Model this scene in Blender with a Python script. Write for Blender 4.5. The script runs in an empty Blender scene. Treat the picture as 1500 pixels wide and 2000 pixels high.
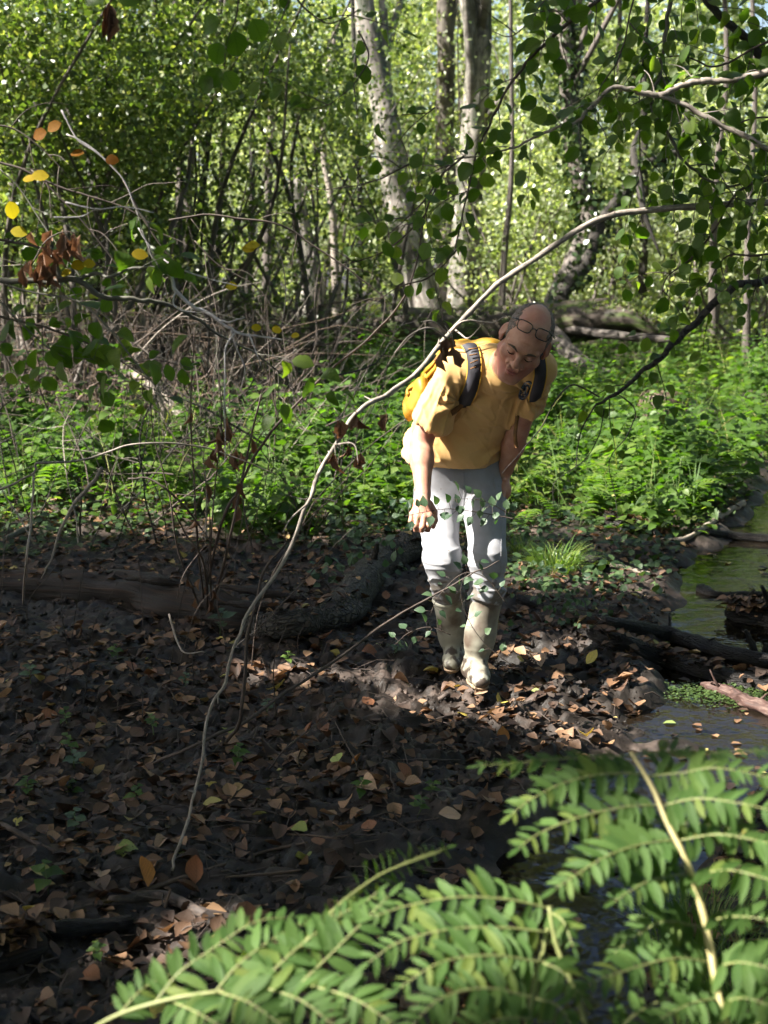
import bpy, math, random
import numpy as np
from mathutils import Vector, Matrix
from mathutils.bvhtree import BVHTree

SC = bpy.context.scene
COL = SC.collection
R = math.radians
rnd = random.Random(11)
rng = np.random.default_rng(11)

# ------------------------------------------------------------------ camera
F_PX = 2747.0                      # focal length in photo pixels (2000 px high)
CAM_H, PITCH = 1.6, R(10.6)
cam_d = bpy.data.cameras.new('camera')
cam = bpy.data.objects.new('camera', cam_d)
COL.objects.link(cam)
cam.location = (0, 0, CAM_H)
cam.rotation_euler = (R(90) - PITCH, 0, 0)
cam_d.sensor_fit = 'VERTICAL'
cam_d.sensor_height = 24.0
cam_d.sensor_width = 18.0
cam_d.lens = 24.0 * F_PX / 2000
cam_d.clip_start, cam_d.clip_end = 0.05, 500
cam_d.dof.use_dof = True
cam_d.dof.focus_distance = 4.85
cam_d.dof.aperture_fstop = 3.3
SC.camera = cam

# ------------------------------------------------------------------ light
SUN = np.array([-0.69, -0.16, 0.71]); SUN /= np.linalg.norm(SUN)     # direction to the sun
world = bpy.data.worlds.new('World')
SC.world = world
world.use_nodes = True
nt = world.node_tree
nt.nodes.clear()
sky = nt.nodes.new('ShaderNodeTexSky')
sky.sky_type = 'NISHITA'
sky.sun_disc = False
sky.sun_elevation = math.asin(SUN[2])
sky.sun_rotation = math.atan2(SUN[0], SUN[1])
sky.dust_density = 3.0
bg = nt.nodes.new('ShaderNodeBackground')
bg.inputs['Strength'].default_value = 0.05
wo = nt.nodes.new('ShaderNodeOutputWorld')
nt.links.new(sky.outputs[0], bg.inputs[0])
nt.links.new(bg.outputs[0], wo.inputs[0])
sun_d = bpy.data.lights.new('sun', 'SUN')
sun_d.energy = 5.0
sun_d.angle = R(0.53)
sun_d.color = (1.0, 0.95, 0.86)
sun = bpy.data.objects.new('sun', sun_d)
COL.objects.link(sun)
sun.location = (-14, -2, 16)
sun.rotation_euler = Vector(SUN).to_track_quat('Z', 'Y').to_euler()

vs = SC.view_settings
vs.view_transform = 'Standard'
vs.look = 'None'
vs.exposure = 2.45
vs.gamma = 1.0
vs.use_curve_mapping = False
cy = SC.cycles
cy.use_adaptive_sampling = True
cy.adaptive_threshold = 0.03
cy.adaptive_min_samples = 24
cy.use_denoising = True
cy.denoiser = 'OPENIMAGEDENOISE'
cy.max_bounces = 7
cy.diffuse_bounces = 3
cy.glossy_bounces = 3
cy.transmission_bounces = 4
cy.transparent_max_bounces = 12
cy.sample_clamp_indirect = 4.0
cy.time_limit = 800.0

# ------------------------------------------------------------------ geometry of the view
_cp, _sp = math.cos(PITCH), math.sin(PITCH)
def ray(px, py):
    dx, dy = (px - 750) / F_PX, (1000 - py) / F_PX
    return np.array([dx, _cp + dy * _sp, -_sp + dy * _cp])
def at(px, py, Y):
    d = ray(px, py)
    return np.array([0, 0, CAM_H]) + d * (Y / d[1])
def gnd(px, py, z=0.0):
    d = ray(px, py)
    p = np.array([0, 0, CAM_H]) + d * ((z - CAM_H) / d[2])
    for _ in range(3):
        zz = z + max(float(terrain(p[0], p[1])), WATER_Z)
        p = np.array([0, 0, CAM_H]) + d * ((zz - CAM_H) / d[2])
    return p
def nrm(v):
    v = np.asarray(v, float)
    return v / (np.linalg.norm(v, axis=-1, keepdims=True) + 1e-12)

# ------------------------------------------------------------------ noise
def _hash(ix, iy, iz, seed):
    h = (ix.astype(np.int64) * 374761393 + iy.astype(np.int64) * 668265263 + iz.astype(np.int64) * 2147483647 + seed * 1274126177) & 0xFFFFFFFF
    h = ((h ^ (h >> 13)) * 1274126177) & 0xFFFFFFFF
    h = ((h ^ (h >> 16)) * 2246822519) & 0xFFFFFFFF
    return ((h ^ (h >> 15)) & 0xFFFFFF) / float(0xFFFFFF)
def noise3(x, y, z=0.0, seed=0):
    x, y, z = np.broadcast_arrays(np.asarray(x, float), np.asarray(y, float), np.asarray(z, float))
    x0, y0, z0 = np.floor(x), np.floor(y), np.floor(z)
    fx, fy, fz = x - x0, y - y0, z - z0
    ux, uy, uz = [f * f * f * (f * (f * 6 - 15) + 10) for f in (fx, fy, fz)]
    r = 0
    for i in (0, 1):
        wx = ux if i else 1 - ux
        for j in (0, 1):
            wy = uy if j else 1 - uy
            for k in (0, 1):
                wz = uz if k else 1 - uz
                r = r + wx * wy * wz * _hash(x0 + i, y0 + j, z0 + k, seed)
    return r * 2 - 1
def fbm(x, y, z=0.0, oct=4, seed=0, gain=0.5):
    a, f, s = 1.0, 1.0, 0
    for o in range(oct):
        s = s + a * noise3(np.asarray(x) * f, np.asarray(y) * f, np.asarray(z) * f, seed + o * 17)
        a *= gain; f *= 2.03
    return s
def sstep(a, b, x):
    t = np.clip((np.asarray(x, float) - a) / (b - a), 0, 1)
    return t * t * (3 - 2 * t)

# ------------------------------------------------------------------ terrain height
STREAM = np.array([[3.6, 11.0, .35], [2.7, 8.6, .42], [2.15, 7.2, .55], [1.95, 6.2, .62], [1.62, 5.3, .55], [1.25, 4.65, .34],
                   [0.85, 4.05, .22], [0.55, 3.55, .25], [0.36, 3.15, .22], [0.30, 2.6, .2], [0.35, 1.8, .2], [0.5, 0.0, .25], [0.8, -6.0, .3]])
WATER_Z = -0.055
def stream_dist(x, y):
    x = np.asarray(x, float); y = np.asarray(y, float)
    best = np.full(np.broadcast(x, y).shape, 9.0)
    for a, b in zip(STREAM[:-1], STREAM[1:]):
        ab = b[:2] - a[:2]
        t = np.clip(((x - a[0]) * ab[0] + (y - a[1]) * ab[1]) / (ab @ ab), 0, 1)
        d = np.hypot(x - a[0] - t * ab[0], y - a[1] - t * ab[1]) - (a[2] + t * (b[2] - a[2]))
        best = np.minimum(best, d)
    return best
def terrain(x, y):
    x = np.asarray(x, float); y = np.asarray(y, float)
    sd = stream_dist(x, y) + 0.09 * noise3(x * 3.1, y * 3.1, 0, 5) + 0.04 * noise3(x * 9, y * 9, 0, 6)
    bank = -0.15 * (1 - sstep(-0.22, 0.16, sd))
    near = 1 - sstep(9, 16, np.hypot(x, y))
    lump = 0.030 * fbm(x * 2.6, y * 2.6, 0, 3, 21) + near * (0.020 * fbm(x * 9, y * 9, 0, 3, 31))
    # trampled, crumbly mud round the boots and along the bank
    tr = np.exp(-(((x - 0.42) / 0.75) ** 2 + ((y - 5.0) / 0.7) ** 2)) + 0.55 * np.exp(-(((x + 0.1) / 0.9) ** 2 + ((y - 4.6) / 0.6) ** 2)) + 0.62
    clod = np.abs(noise3(x * 17, y * 17, 0, 41)) * 0.032 + np.abs(noise3(x * 37, y * 37, 0, 43)) * 0.018
    lump = lump + near * np.clip(tr, 0, 1.2) * (clod - 0.014)
    far = 0.25 * sstep(12, 40, y) + 0.5 * fbm(x * 0.06, y * 0.06, 0, 2, 51) * sstep(14, 40, np.hypot(x, y))
    rise = 0.05 * sstep(0.2, 2.0, -x) * sstep(3.5, 6, y)
    flat = sstep(-0.05, 0.2, sd)
    silt = np.exp(-(((x - 0.98) / 0.36) ** 2 + ((y - 4.52 + .25 * (x - .98)) / 0.075) ** 2) ** 1.5)
    bank = bank + silt * (WATER_Z + .012 + .016 * noise3(x * 7, y * 12, 0, 8) - bank) * (bank < WATER_Z)
    return bank + lump * (0.35 + 0.65 * flat) + far + rise

# ------------------------------------------------------------------ mesh helpers
def make_mesh(name, V, faces, mat=None, smooth=True, uv=None, attr=None, mats=None, midx=None):
    """faces: list of int arrays (n,k); uv: per-vertex (n,2); attr: dict name -> per-vertex float"""
    V = np.asarray(V, np.float32)
    me = bpy.data.meshes.new(name)
    faces = [np.asarray(f, np.int32) for f in faces if len(f)]
    loops = np.concatenate([f.ravel() for f in faces])
    tot = np.concatenate([np.full(len(f), f.shape[1], np.int32) for f in faces])
    start = np.concatenate([[0], np.cumsum(tot)[:-1]]).astype(np.int32)
    me.vertices.add(len(V)); me.vertices.foreach_set('co', V.ravel())
    me.loops.add(len(loops)); me.loops.foreach_set('vertex_index', loops)
    me.polygons.add(len(tot)); me.polygons.foreach_set('loop_start', start)
    me.polygons.foreach_set('loop_total', tot)
    me.polygons.foreach_set('use_smooth', np.full(len(tot), smooth))
    if uv is not None:
        l = me.uv_layers.new(name='UVMap')
        l.data.foreach_set('uv', np.asarray(uv, np.float32)[loops].ravel())
    for k, a in (attr or {}).items():
        at_ = me.attributes.new(k, 'FLOAT', 'POINT')
        at_.data.foreach_set('value', np.asarray(a, np.float32))
    for m in (mats or ([mat] if mat else [])):
        me.materials.append(m)
    if midx is not None:
        me.polygons.foreach_set('material_index', np.asarray(midx, np.int32))
    me.update(calc_edges=True)
    return me
def ob(name, me, parent=None, loc=None, mat4=None):
    o = bpy.data.objects.new(name, me)
    COL.objects.link(o)
    if parent is not None:
        o.parent = parent
        if mat4 is not None:
            o.matrix_basis = Matrix.Translation(-Vector(root_loc(parent))) @ mat4
        else:
            o.location = -Vector(root_loc(parent))
            if loc is not None: o.location = Vector(loc) - Vector(root_loc(parent))
    elif mat4 is not None:
        o.matrix_basis = mat4
    elif loc is not None:
        o.location = loc
    return o
def root_loc(p):
    v = Vector(p.location)
    while p.parent is not None:
        p = p.parent
        v = v + Vector(p.location)
    return v
def tag(o, label=None, cat=None, group=None, kind=None):
    if label: o['label'] = label
    if cat: o['category'] = cat
    if group: o['group'] = group
    if kind: o['kind'] = kind
    return o
def thing(name, label, cat, loc, group=None):
    o = bpy.data.objects.new(name, None)
    COL.objects.link(o)
    o.empty_display_size = 0.1
    o.location = tuple(float(v) for v in loc)
    return tag(o, label, cat, group)

def spline(P, n):
    """Catmull-Rom through the rows of P (any width), n samples per span"""
    P = np.asarray(P, float)
    if len(P) < 3:
        t = np.linspace(0, 1, n + 1)[:, None]
        return P[0] * (1 - t) + P[-1] * t
    Q = np.vstack([2 * P[0] - P[1], P, 2 * P[-1] - P[-2]])
    out = []
    for i in range(1, len(Q) - 2):
        p0, p1, p2, p3 = Q[i - 1], Q[i], Q[i + 1], Q[i + 2]
        for t in np.linspace(0, 1, n, endpoint=False):
            out.append(0.5 * ((2 * p1) + (-p0 + p2) * t + (2 * p0 - 5 * p1 + 4 * p2 - p3) * t * t + (-p0 + 3 * p1 - 3 * p2 + p3) * t ** 3))
    out.append(Q[-2])
    return np.array(out)

class MB:
    """collects tubes, ribbons and raw faces into one mesh"""
    def __init__(s):
        s.V, s.F4, s.F3, s.UV, s.n, s.A = [], [], [], [], 0, []
    def raw(s, V, F4=(), F3=(), UV=None, a=0.5):
        V = np.asarray(V, float)
        s.V.append(V)
        s.UV.append(np.zeros((len(V), 2)) if UV is None else np.asarray(UV, float))
        s.A.append(np.full(len(V), a) if np.isscalar(a) else np.asarray(a))
        if len(F4): s.F4.append(np.asarray(F4, int) + s.n)
        if len(F3): s.F3.append(np.asarray(F3, int) + s.n)
        s.n += len(V)
    def tube(s, P, r, sides=6, wob=0.0, seed=0, cap=True, flat=1.0, a=0.5):
        P = np.asarray(P, float); n = len(P)
        r = np.broadcast_to(np.asarray(r, float), (n,)) if np.ndim(r) == 0 or len(np.atleast_1d(r)) == n else np.interp(np.linspace(0, 1, n), np.linspace(0, 1, len(r)), r)
        T = np.gradient(P, axis=0); T = nrm(T)
        ref = np.array([0, 0, 1.0]) if abs(T[:, 2]).mean() < 0.8 else np.array([1.0, 0, 0])
        U = np.zeros_like(P); u = nrm(np.cross(T[0], ref))
        for i in range(n):
            u = u - T[i] * (u @ T[i]); u = nrm(u); U[i] = u
        W = np.cross(T, U)
        th = np.linspace(0, 2 * np.pi, sides, endpoint=False)
        L = np.concatenate([[0], np.cumsum(np.linalg.norm(np.diff(P, axis=0), axis=1))])
        rr = r[:, None] * np.ones((1, sides))
        if wob:
            k = 1.0 / max(r.mean(), 1e-4)
            rr = rr * (1 + wob * noise3(np.cos(th)[None] * 1.4 + seed * 7.3, np.sin(th)[None] * 1.4, L[:, None] * k * 0.55, seed)
                         + 0.5 * wob * noise3(np.cos(th)[None] * 3 + seed, np.sin(th)[None] * 3, L[:, None] * k * 1.3, seed + 3))
        V = P[:, None] + rr[..., None] * (np.cos(th)[None, :, None] * U[:, None] + flat * np.sin(th)[None, :, None] * W[:, None])
        V = V.reshape(-1, 3)
        i = np.arange(n - 1)[:, None] * sides; j = np.arange(sides)[None]
        j2 = (j + 1) % sides
        F = np.stack([i + j, i + j2, i + sides + j2, i + sides + j], -1).reshape(-1, 4)
        UV = np.stack([np.broadcast_to(np.abs(th / np.pi - 1)[None], (n, sides)), np.broadcast_to(L[:, None], (n, sides))], -1).reshape(-1, 2)
        F3 = []
        if cap:
            V = np.vstack([V, P[0], P[-1]]); UV = np.vstack([UV, [0.5, 0], [0.5, L[-1]]])
            a0, a1 = n * sides, n * sides + 1
            jj = np.arange(sides); jn = (jj + 1) % sides
            F3 = np.vstack([np.stack([np.full(sides, a0), jn, jj], -1), np.stack([np.full(sides, a1), (n - 1) * sides + jj, (n - 1) * sides + jn], -1)])
        s.raw(V, F, F3, UV, a)
    def ribbon(s, P, w, N, thick=0.0, a=0.5):
        """strip of half width w along P, N: normal per point; boxy with thickness"""
        P = np.asarray(P, float); n = len(P)
        T = nrm(np.gradient(P, axis=0)); N = np.broadcast_to(np.asarray(N, float), P.shape)
        S = nrm(np.cross(N, T)); N2 = np.cross(T, S)
        w = np.broadcast_to(np.asarray(w, float), (n,))[:, None]
        L = np.concatenate([[0], np.cumsum(np.linalg.norm(np.diff(P, axis=0), axis=1))])
        if thick <= 0:
            V = np.stack([P - S * w, P + S * w], 1).reshape(-1, 3); k = 2
        else:
            V = np.stack([P - S * w + N2 * thick * .5, P + N2 * thick, P + S * w + N2 * thick * .5, P + S * w - N2 * thick * .5, P - S * w - N2 * thick * .5], 1).reshape(-1, 3); k = 5
        i = np.arange(n - 1)[:, None] * k; j = np.arange(k if k > 2 else 1)[None]; j2 = (j + 1) % k
        F = np.stack([i + j, i + j2, i + k + j2, i + k + j], -1).reshape(-1, 4)
        UV = np.stack([np.tile(np.arange(k) / k, n), np.repeat(L, k)], -1)
        s.raw(V, F, (), UV, a)
        if k == 5:
            b = s.n - n * 5
            s.F3.append(np.array([[b, b + 1, b + 2], [b, b + 2, b + 3], [b, b + 3, b + 4]]))
            e = s.n - 5
            s.F3.append(np.array([[e, e + 2, e + 1], [e, e + 3, e + 2], [e, e + 4, e + 3]]))
    def mesh(s, name, mat, smooth=True):
        fs = []
        if s.F4: fs.append(np.vstack(s.F4))
        if s.F3: fs.append(np.vstack(s.F3))
        return make_mesh(name, np.vstack(s.V), fs, mat, smooth, np.vstack(s.UV), {'rnd': np.concatenate(s.A)})

# leaf templates: (verts in (along, across, up) units, quads, tris)
def leaf_template(hw, bend=0.0, fold=0.25, curl=0.0, n=None, serr=0.0, seed=0):
    r = random.Random(seed)
    u = np.linspace(0, 1, len(hw)); hw = np.array(hw, float)
    V, UV = [], []
    for i, (uu, h) in enumerate(zip(u, hw)):
        zb = bend * uu * uu
        hL = h * (1 + serr * r.uniform(-1, 1)); hR = h * (1 + serr * r.uniform(-1, 1))
        for v, hh in ((-1, hL), (0, 0), (1, hR)):
            z = zb + (fold * hh if v else 0) + curl * (v * v) * math.sin(uu * 3) * h + 0.04 * curl * r.uniform(-1, 1)
            V.append((uu + (0.03 * abs(v)), v * hh, z)); UV.append((uu, 0.5 + 0.5 * v))
    F = []
    for i in range(len(hw) - 1):
        a = i * 3
        F += [(a, a + 1, a + 4, a + 3), (a + 1, a + 2, a + 5, a + 4)]
    return np.array(V), np.array(F), np.array(UV)
DIAMOND = (np.array([(0, 0, 0), (.45, .36, .06), (1, 0, -.05), (.45, -.36, .06)]), np.array([(0, 3, 2, 1)]), np.array([(0, .5), (.5, 1), (1, .5), (.5, 0)]))
SIMPLE = (np.array([(0, 0, 0), (.3, .33, .1), (.72, .26, .06), (1, 0, -.1), (.72, -.26, .06), (.3, -.33, .1), (.5, 0, 0)]),
          np.array([(0, 6, 2, 1), (6, 3, 3, 2), (0, 5, 4, 6), (6, 4, 3, 3)]), np.array([(0, .5), (.3, 1), (.7, 1), (1, .5), (.7, 0), (.3, 0), (.5, .5)]))
SIMPLE = (SIMPLE[0], np.array([(0, 6, 2, 1), (0, 5, 4, 6), (6, 4, 3, 2)]), SIMPLE[2])
HAZEL_HW = [0.02, 0.22, 0.34, 0.41, 0.45, 0.46, 0.45, 0.41, 0.33, 0.20, 0.02]
OVATE_HW = [0.02, 0.24, 0.32, 0.30, 0.22, 0.11, 0.01]
NARROW_HW = [0.03, 0.11, 0.145, 0.15, 0.14, 0.10, 0.015]

def leaf_cloud(P, D, N, L, W, tpl):
    """many leaves in one mesh: arrays of base point, axis, normal, length, width factor"""
    T, F, UV = tpl
    D = nrm(D); S = nrm(np.cross(N, D)); N2 = np.cross(D, S)
    L = np.broadcast_to(L, (len(P),))[:, None, None]; W = np.broadcast_to(W, (len(P),))[:, None, None]
    V = P[:, None] + L * (T[None, :, 0:1] * D[:, None] + W * T[None, :, 1:2] * S[:, None] + T[None, :, 2:3] * N2[:, None])
    k = len(T); n = len(P)
    FF = (np.arange(n)[:, None, None] * k + F[None]).reshape(-1, F.shape[1])
    return V.reshape(-1, 3), FF, np.tile(UV, (n, 1)), k
def cloud_mesh(name, P, D, N, L, W, tpl, mat, r=None):
    V, F, UV, k = leaf_cloud(np.asarray(P), np.asarray(D), np.asarray(N), L, W, tpl)
    if r is None: r = rng.random(len(P))
    return make_mesh(name, V, [F], mat, True, UV, {'rnd': np.repeat(r, k)})
def rand_unit(n):
    v = rng.normal(size=(n, 3))
    return nrm(v)
def basis(P, D, N, L, W=1.0):
    D = nrm(D); S = nrm(np.cross(N, D)); N2 = np.cross(D, S)
    m = Matrix.Identity(4)
    for i in range(3):
        m[i][0], m[i][1], m[i][2], m[i][3] = D[i] * L, S[i] * L * W, N2[i] * L, P[i]
    return m
# ------------------------------------------------------------------ materials
def new_mat(name):
    m = bpy.data.materials.new(name)
    m.use_nodes = True
    t = m.node_tree
    t.nodes.clear()
    out = t.nodes.new('ShaderNodeOutputMaterial')
    return m, t, out
def nd(t, typ, **kw):
    n = t.nodes.new('ShaderNode' + typ)
    for k, v in kw.items():
        if k in n.inputs: n.inputs[k].default_value = v
        else: setattr(n, k, v)
    return n
def ramp(t, stops, src, interp='LINEAR'):
    r = t.nodes.new('ShaderNodeValToRGB')
    r.color_ramp.interpolation = interp
    e = r.color_ramp.elements
    while len(e) < len(stops): e.new(0.5)
    for i, (p, c) in enumerate(stops):
        e[i].position = p
        e[i].color = (*c, 1) if len(c) == 3 else c
    t.links.new(src, r.inputs[0])
    return r.outputs[0]
def mix(t, typ, fac, a, b):
    n = t.nodes.new('ShaderNodeMix'); n.data_type = 'RGBA'; n.blend_type = typ
    for k, v in (('Factor', fac),):
        if hasattr(v, 'node'): t.links.new(v, n.inputs[0])
        else: n.inputs[0].default_value = v
    for i, v in ((6, a), (7, b)):
        if hasattr(v, 'node'): t.links.new(v, n.inputs[i])
        else: n.inputs[i].default_value = (*v, 1) if len(v) == 3 else v
    return n.outputs[2]
def coords(t, kind, scale):
    if kind == 'UV':
        c = nd(t, 'UVMap').outputs[0]
    else:
        c = nd(t, 'TexCoord').outputs[kind]
    mp = nd(t, 'Mapping')
    mp.inputs['Scale'].default_value = scale
    t.links.new(c, mp.inputs[0])
    return mp.outputs[0]
def surf(name, stops, scale=(1, 1, 1), coord='Object', detail=6, rough=(0.6, 0.9), bump=0.3, bdist=0.01, second=None, spec=0.4, dist=0.0, sheen=0.0, sss=0.0, metallic=0.0, nscale=1.0, voro=0.0):
    """noise coloured principled surface"""
    m, t, out = new_mat(name)
    c = coords(t, coord, scale)
    n = nd(t, 'TexNoise', Scale=nscale, Detail=detail, Roughness=0.62, Distortion=dist)
    t.links.new(c, n.inputs['Vector'])
    col = ramp(t, stops, n.outputs[0])
    h = n.outputs[0]
    if second:
        n2 = nd(t, 'TexNoise', Scale=second[0], Detail=4)
        t.links.new(c, n2.inputs['Vector'])
        f = ramp(t, [(second[2], (0, 0, 0)), (second[3], (1, 1, 1))], n2.outputs[0])
        col = mix(t, 'MIX', f, col, second[1])
    if voro:
        v = nd(t, 'TexVoronoi', Scale=voro, feature='DISTANCE_TO_EDGE')
        t.links.new(c, v.inputs['Vector'])
        vr = ramp(t, [(0.0, (0, 0, 0)), (0.18, (1, 1, 1))], v.outputs['Distance'])
        col = mix(t, 'MULTIPLY', 0.65, col, vr)
        ad = nd(t, 'Math', operation='MULTIPLY_ADD'); ad.inputs[1].default_value = 1.0
        t.links.new(vr, ad.inputs[0]); t.links.new(n.outputs[0], ad.inputs[2])
        h = ad.outputs[0]
    p = nd(t, 'BsdfPrincipled')
    p.inputs['Specular IOR Level'].default_value = spec
    p.inputs['Metallic'].default_value = metallic
    if sheen: p.inputs['Sheen Weight'].default_value = sheen
    if sss:
        p.inputs['Subsurface Weight'].default_value = sss
        p.inputs['Subsurface Radius'].default_value = (0.012, 0.004, 0.002)
        p.inputs['Subsurface Scale'].default_value = 1.0
    t.links.new(col, p.inputs['Base Color'])
    rr = nd(t, 'MapRange'); rr.inputs['From Min'].default_value = 0.3; rr.inputs['From Max'].default_value = 0.7
    rr.inputs['To Min'].default_value, rr.inputs['To Max'].default_value = rough
    t.links.new(n.outputs[0], rr.inputs[0]); t.links.new(rr.outputs[0], p.inputs['Roughness'])
    if bump:
        b = nd(t, 'Bump', Strength=bump, Distance=bdist)
        t.links.new(h, b.inputs['Height']); t.links.new(b.outputs[0], p.inputs['Normal'])
    t.links.new(p.outputs[0], out.inputs[0])
    return m
def leaf_mat(name, stops, src='rnd', trans=0.45, tcol=(1.5, 1.6, 0.5), rough=0.45, vein=0.0, spec=0.35, spots=None, veinfreq=7):
    m, t, out = new_mat(name)
    if src == 'rnd':
        a = nd(t, 'Attribute'); a.attribute_name = 'rnd'; s = a.outputs['Fac']
    elif src == 'color':
        s = None; oi = nd(t, 'ObjectInfo'); col = oi.outputs['Color']
    else:
        oi = nd(t, 'ObjectInfo'); s = oi.outputs['Random']
    if s is not None: col = ramp(t, stops, s)
    tc = nd(t, 'TexCoord').outputs['Object']
    h = None
    if vein:
        uvn = nd(t, 'UVMap').outputs[0]
        sx = nd(t, 'SeparateXYZ'); t.links.new(uvn, sx.inputs[0])
        ab = nd(t, 'Math', operation='SUBTRACT'); ab.inputs[1].default_value = 0.5; t.links.new(sx.outputs[1], ab.inputs[0])
        ab2 = nd(t, 'Math', operation='ABSOLUTE'); t.links.new(ab.outputs[0], ab2.inputs[0])
        k = nd(t, 'Math', operation='MULTIPLY_ADD'); k.inputs[1].default_value = -0.7; t.links.new(ab2.outputs[0], k.inputs[0]); t.links.new(sx.outputs[0], k.inputs[2])
        w = nd(t, 'Math', operation='MULTIPLY'); w.inputs[1].default_value = veinfreq * 6.283; t.links.new(k.outputs[0], w.inputs[0])
        sn = nd(t, 'Math', operation='SINE'); t.links.new(w.outputs[0], sn.inputs[0])
        vr = ramp(t, [(0.0, (0, 0, 0)), (0.75, (0.15, .15, .15)), (1.0, (1, 1, 1))], sn.outputs[0])
        mid = nd(t, 'Math', operation='LESS_THAN'); mid.inputs[1].default_value = 0.025; t.links.new(ab2.outputs[0], mid.inputs[0])
        mx = nd(t, 'Math', operation='MAXIMUM'); t.links.new(vr, mx.inputs[0]); t.links.new(mid.outputs[0], mx.inputs[1])
        h = mx.outputs[0]
        lt = nd(t, 'Math', operation='MULTIPLY'); lt.inputs[1].default_value = vein; t.links.new(h, lt.inputs[0])
        col = mix(t, 'MIX', lt.outputs[0], col, mix(t, 'MULTIPLY', 1.0, col, (0.45, 0.5, 0.45)))
    if spots:
        n = nd(t, 'TexNoise', Scale=spots[0], Detail=5); t.links.new(tc if src != 'rnd' else nd(t, 'NewGeometry').outputs['Position'], n.inputs['Vector'])
        f = ramp(t, [(spots[2], (0, 0, 0)), (spots[3], (1, 1, 1))], n.outputs[0])
        col = mix(t, 'MIX', f, col, spots[1])
    p = nd(t, 'BsdfPrincipled', Roughness=rough)
    p.inputs['Specular IOR Level'].default_value = spec
    t.links.new(col, p.inputs['Base Color'])
    if h is not None:
        b = nd(t, 'Bump', Strength=0.35, Distance=0.002); t.links.new(h, b.inputs['Height']); t.links.new(b.outputs[0], p.inputs['Normal'])
    tr = nd(t, 'BsdfTranslucent')
    t.links.new(mix(t, 'MULTIPLY', 1.0, col, tcol), tr.inputs[0])
    ms = nd(t, 'MixShader'); ms.inputs[0].default_value = trans
    t.links.new(p.outputs[0], ms.inputs[1]); t.links.new(tr.outputs[0], ms.inputs[2])
    t.links.new(ms.outputs[0], out.inputs[0])
    return m

M = {}
M['mud'] = surf('mud', [(0.28, (0.0055, 0.0038, 0.0028)), (0.5, (0.017, 0.0118, 0.0088)), (0.74, (0.115, 0.083, 0.068))], nscale=9, detail=9, rough=(0.35, 0.85), bump=0.9, bdist=0.02,
                second=(1.1, (0.010, 0.0078, 0.006), 0.45, 0.62), spec=0.28)
M['bark_dark'] = surf('dark_bark', [(0.3, (0.014, 0.011, 0.009)), (0.55, (0.05, 0.042, 0.034)), (0.8, (0.13, 0.115, 0.10))], scale=(3, 9, 1), coord='UV', nscale=3, bump=0.8, bdist=0.01, voro=5)
M['bark_scaly'] = surf('scaly_bark', [(0.3, (0.02, 0.017, 0.014)), (0.55, (0.065, 0.058, 0.048)), (0.8, (0.15, 0.14, 0.12))], scale=(5, 22, 1), coord='UV', nscale=1.2, bump=1.0, bdist=0.012, voro=2.2)
M['wood_rotten'] = surf('rotten_wood', [(0.3, (0.004, 0.003, 0.0026)), (0.52, (0.013, 0.0088, 0.0068)), (0.8, (0.07, 0.04, 0.026))], scale=(14, 2.2, 1), coord='UV', nscale=1.5, bump=0.9, bdist=0.015, dist=0.6)
M['wood_wet'] = surf('wet_dark_wood', [(0.3, (0.006, 0.005, 0.005)), (0.6, (0.022, 0.017, 0.015)), (0.85, (0.07, 0.05, 0.042))], scale=(8, 6, 1), coord='UV', nscale=2, rough=(0.4, 0.8), bump=1.0, bdist=0.012, spec=0.35, voro=3)
M['wood_red'] = surf('red_broken_wood', [(0.3, (0.02, 0.009, 0.007)), (0.5, (0.05, 0.023, 0.017)), (0.78, (0.16, 0.115, 0.097))], scale=(4, 9, 1), coord='UV', nscale=2, bump=0.6, bdist=0.006)
M['wood_pale'] = surf('pale_dry_wood', [(0.3, (0.10, 0.08, 0.06)), (0.55, (0.24, 0.20, 0.155)), (0.8, (0.40, 0.35, 0.29))], scale=(6, 5, 1), coord='UV', nscale=2, bump=0.4, bdist=0.003)
M['stem_pale'] = surf('pale_stem_bark', [(0.3, (0.07, 0.055, 0.045)), (0.5, (0.22, 0.185, 0.155)), (0.75, (0.42, 0.38, 0.33))], scale=(3, 14, 1), coord='UV', nscale=2.4, bump=0.35, bdist=0.002, second=(5, (0.035, 0.03, 0.026), 0.6, 0.68))
M['stem_silver'] = surf('silvery_dead_twig', [(0.3, (0.22, 0.19, 0.185)), (0.55, (0.46, 0.42, 0.42)), (0.8, (0.6, 0.57, 0.57))], scale=(3, 18, 1), coord='UV', nscale=2, bump=0.3, bdist=0.001)
M['twig_brown'] = surf('brown_twig_bark', [(0.3, (0.018, 0.012, 0.010)), (0.55, (0.062, 0.045, 0.036)), (0.8, (0.15, 0.115, 0.092))], scale=(3, 20, 1), coord='UV', nscale=2, bump=0.3, bdist=0.001)
M['twig_grey'] = surf('grey_green_branch_bark', [(0.3, (0.03, 0.028, 0.022)), (0.55, (0.10, 0.095, 0.075)), (0.8, (0.21, 0.20, 0.165))], scale=(3, 14, 1), coord='UV', nscale=2, bump=0.3, bdist=0.0015)
M['reed_dead'] = surf('dead_reed_stem', [(0.3, (0.03, 0.018, 0.012)), (0.55, (0.085, 0.056, 0.038)), (0.8, (0.22, 0.165, 0.12))], scale=(2, 5, 1), coord='UV', nscale=3, bump=0.2, bdist=0.001)
M['trunk_pale'] = surf('pale_trunk_bark', [(0.36, (0.04, 0.034, 0.029)), (0.52, (0.17, 0.15, 0.13)), (0.72, (0.38, 0.35, 0.315))], scale=(3, 1.6, 1), coord='UV', nscale=1.6, bump=0.7, bdist=0.03, dist=0.8, second=(1.2, (0.04, 0.045, 0.028), 0.47, 0.62))
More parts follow.
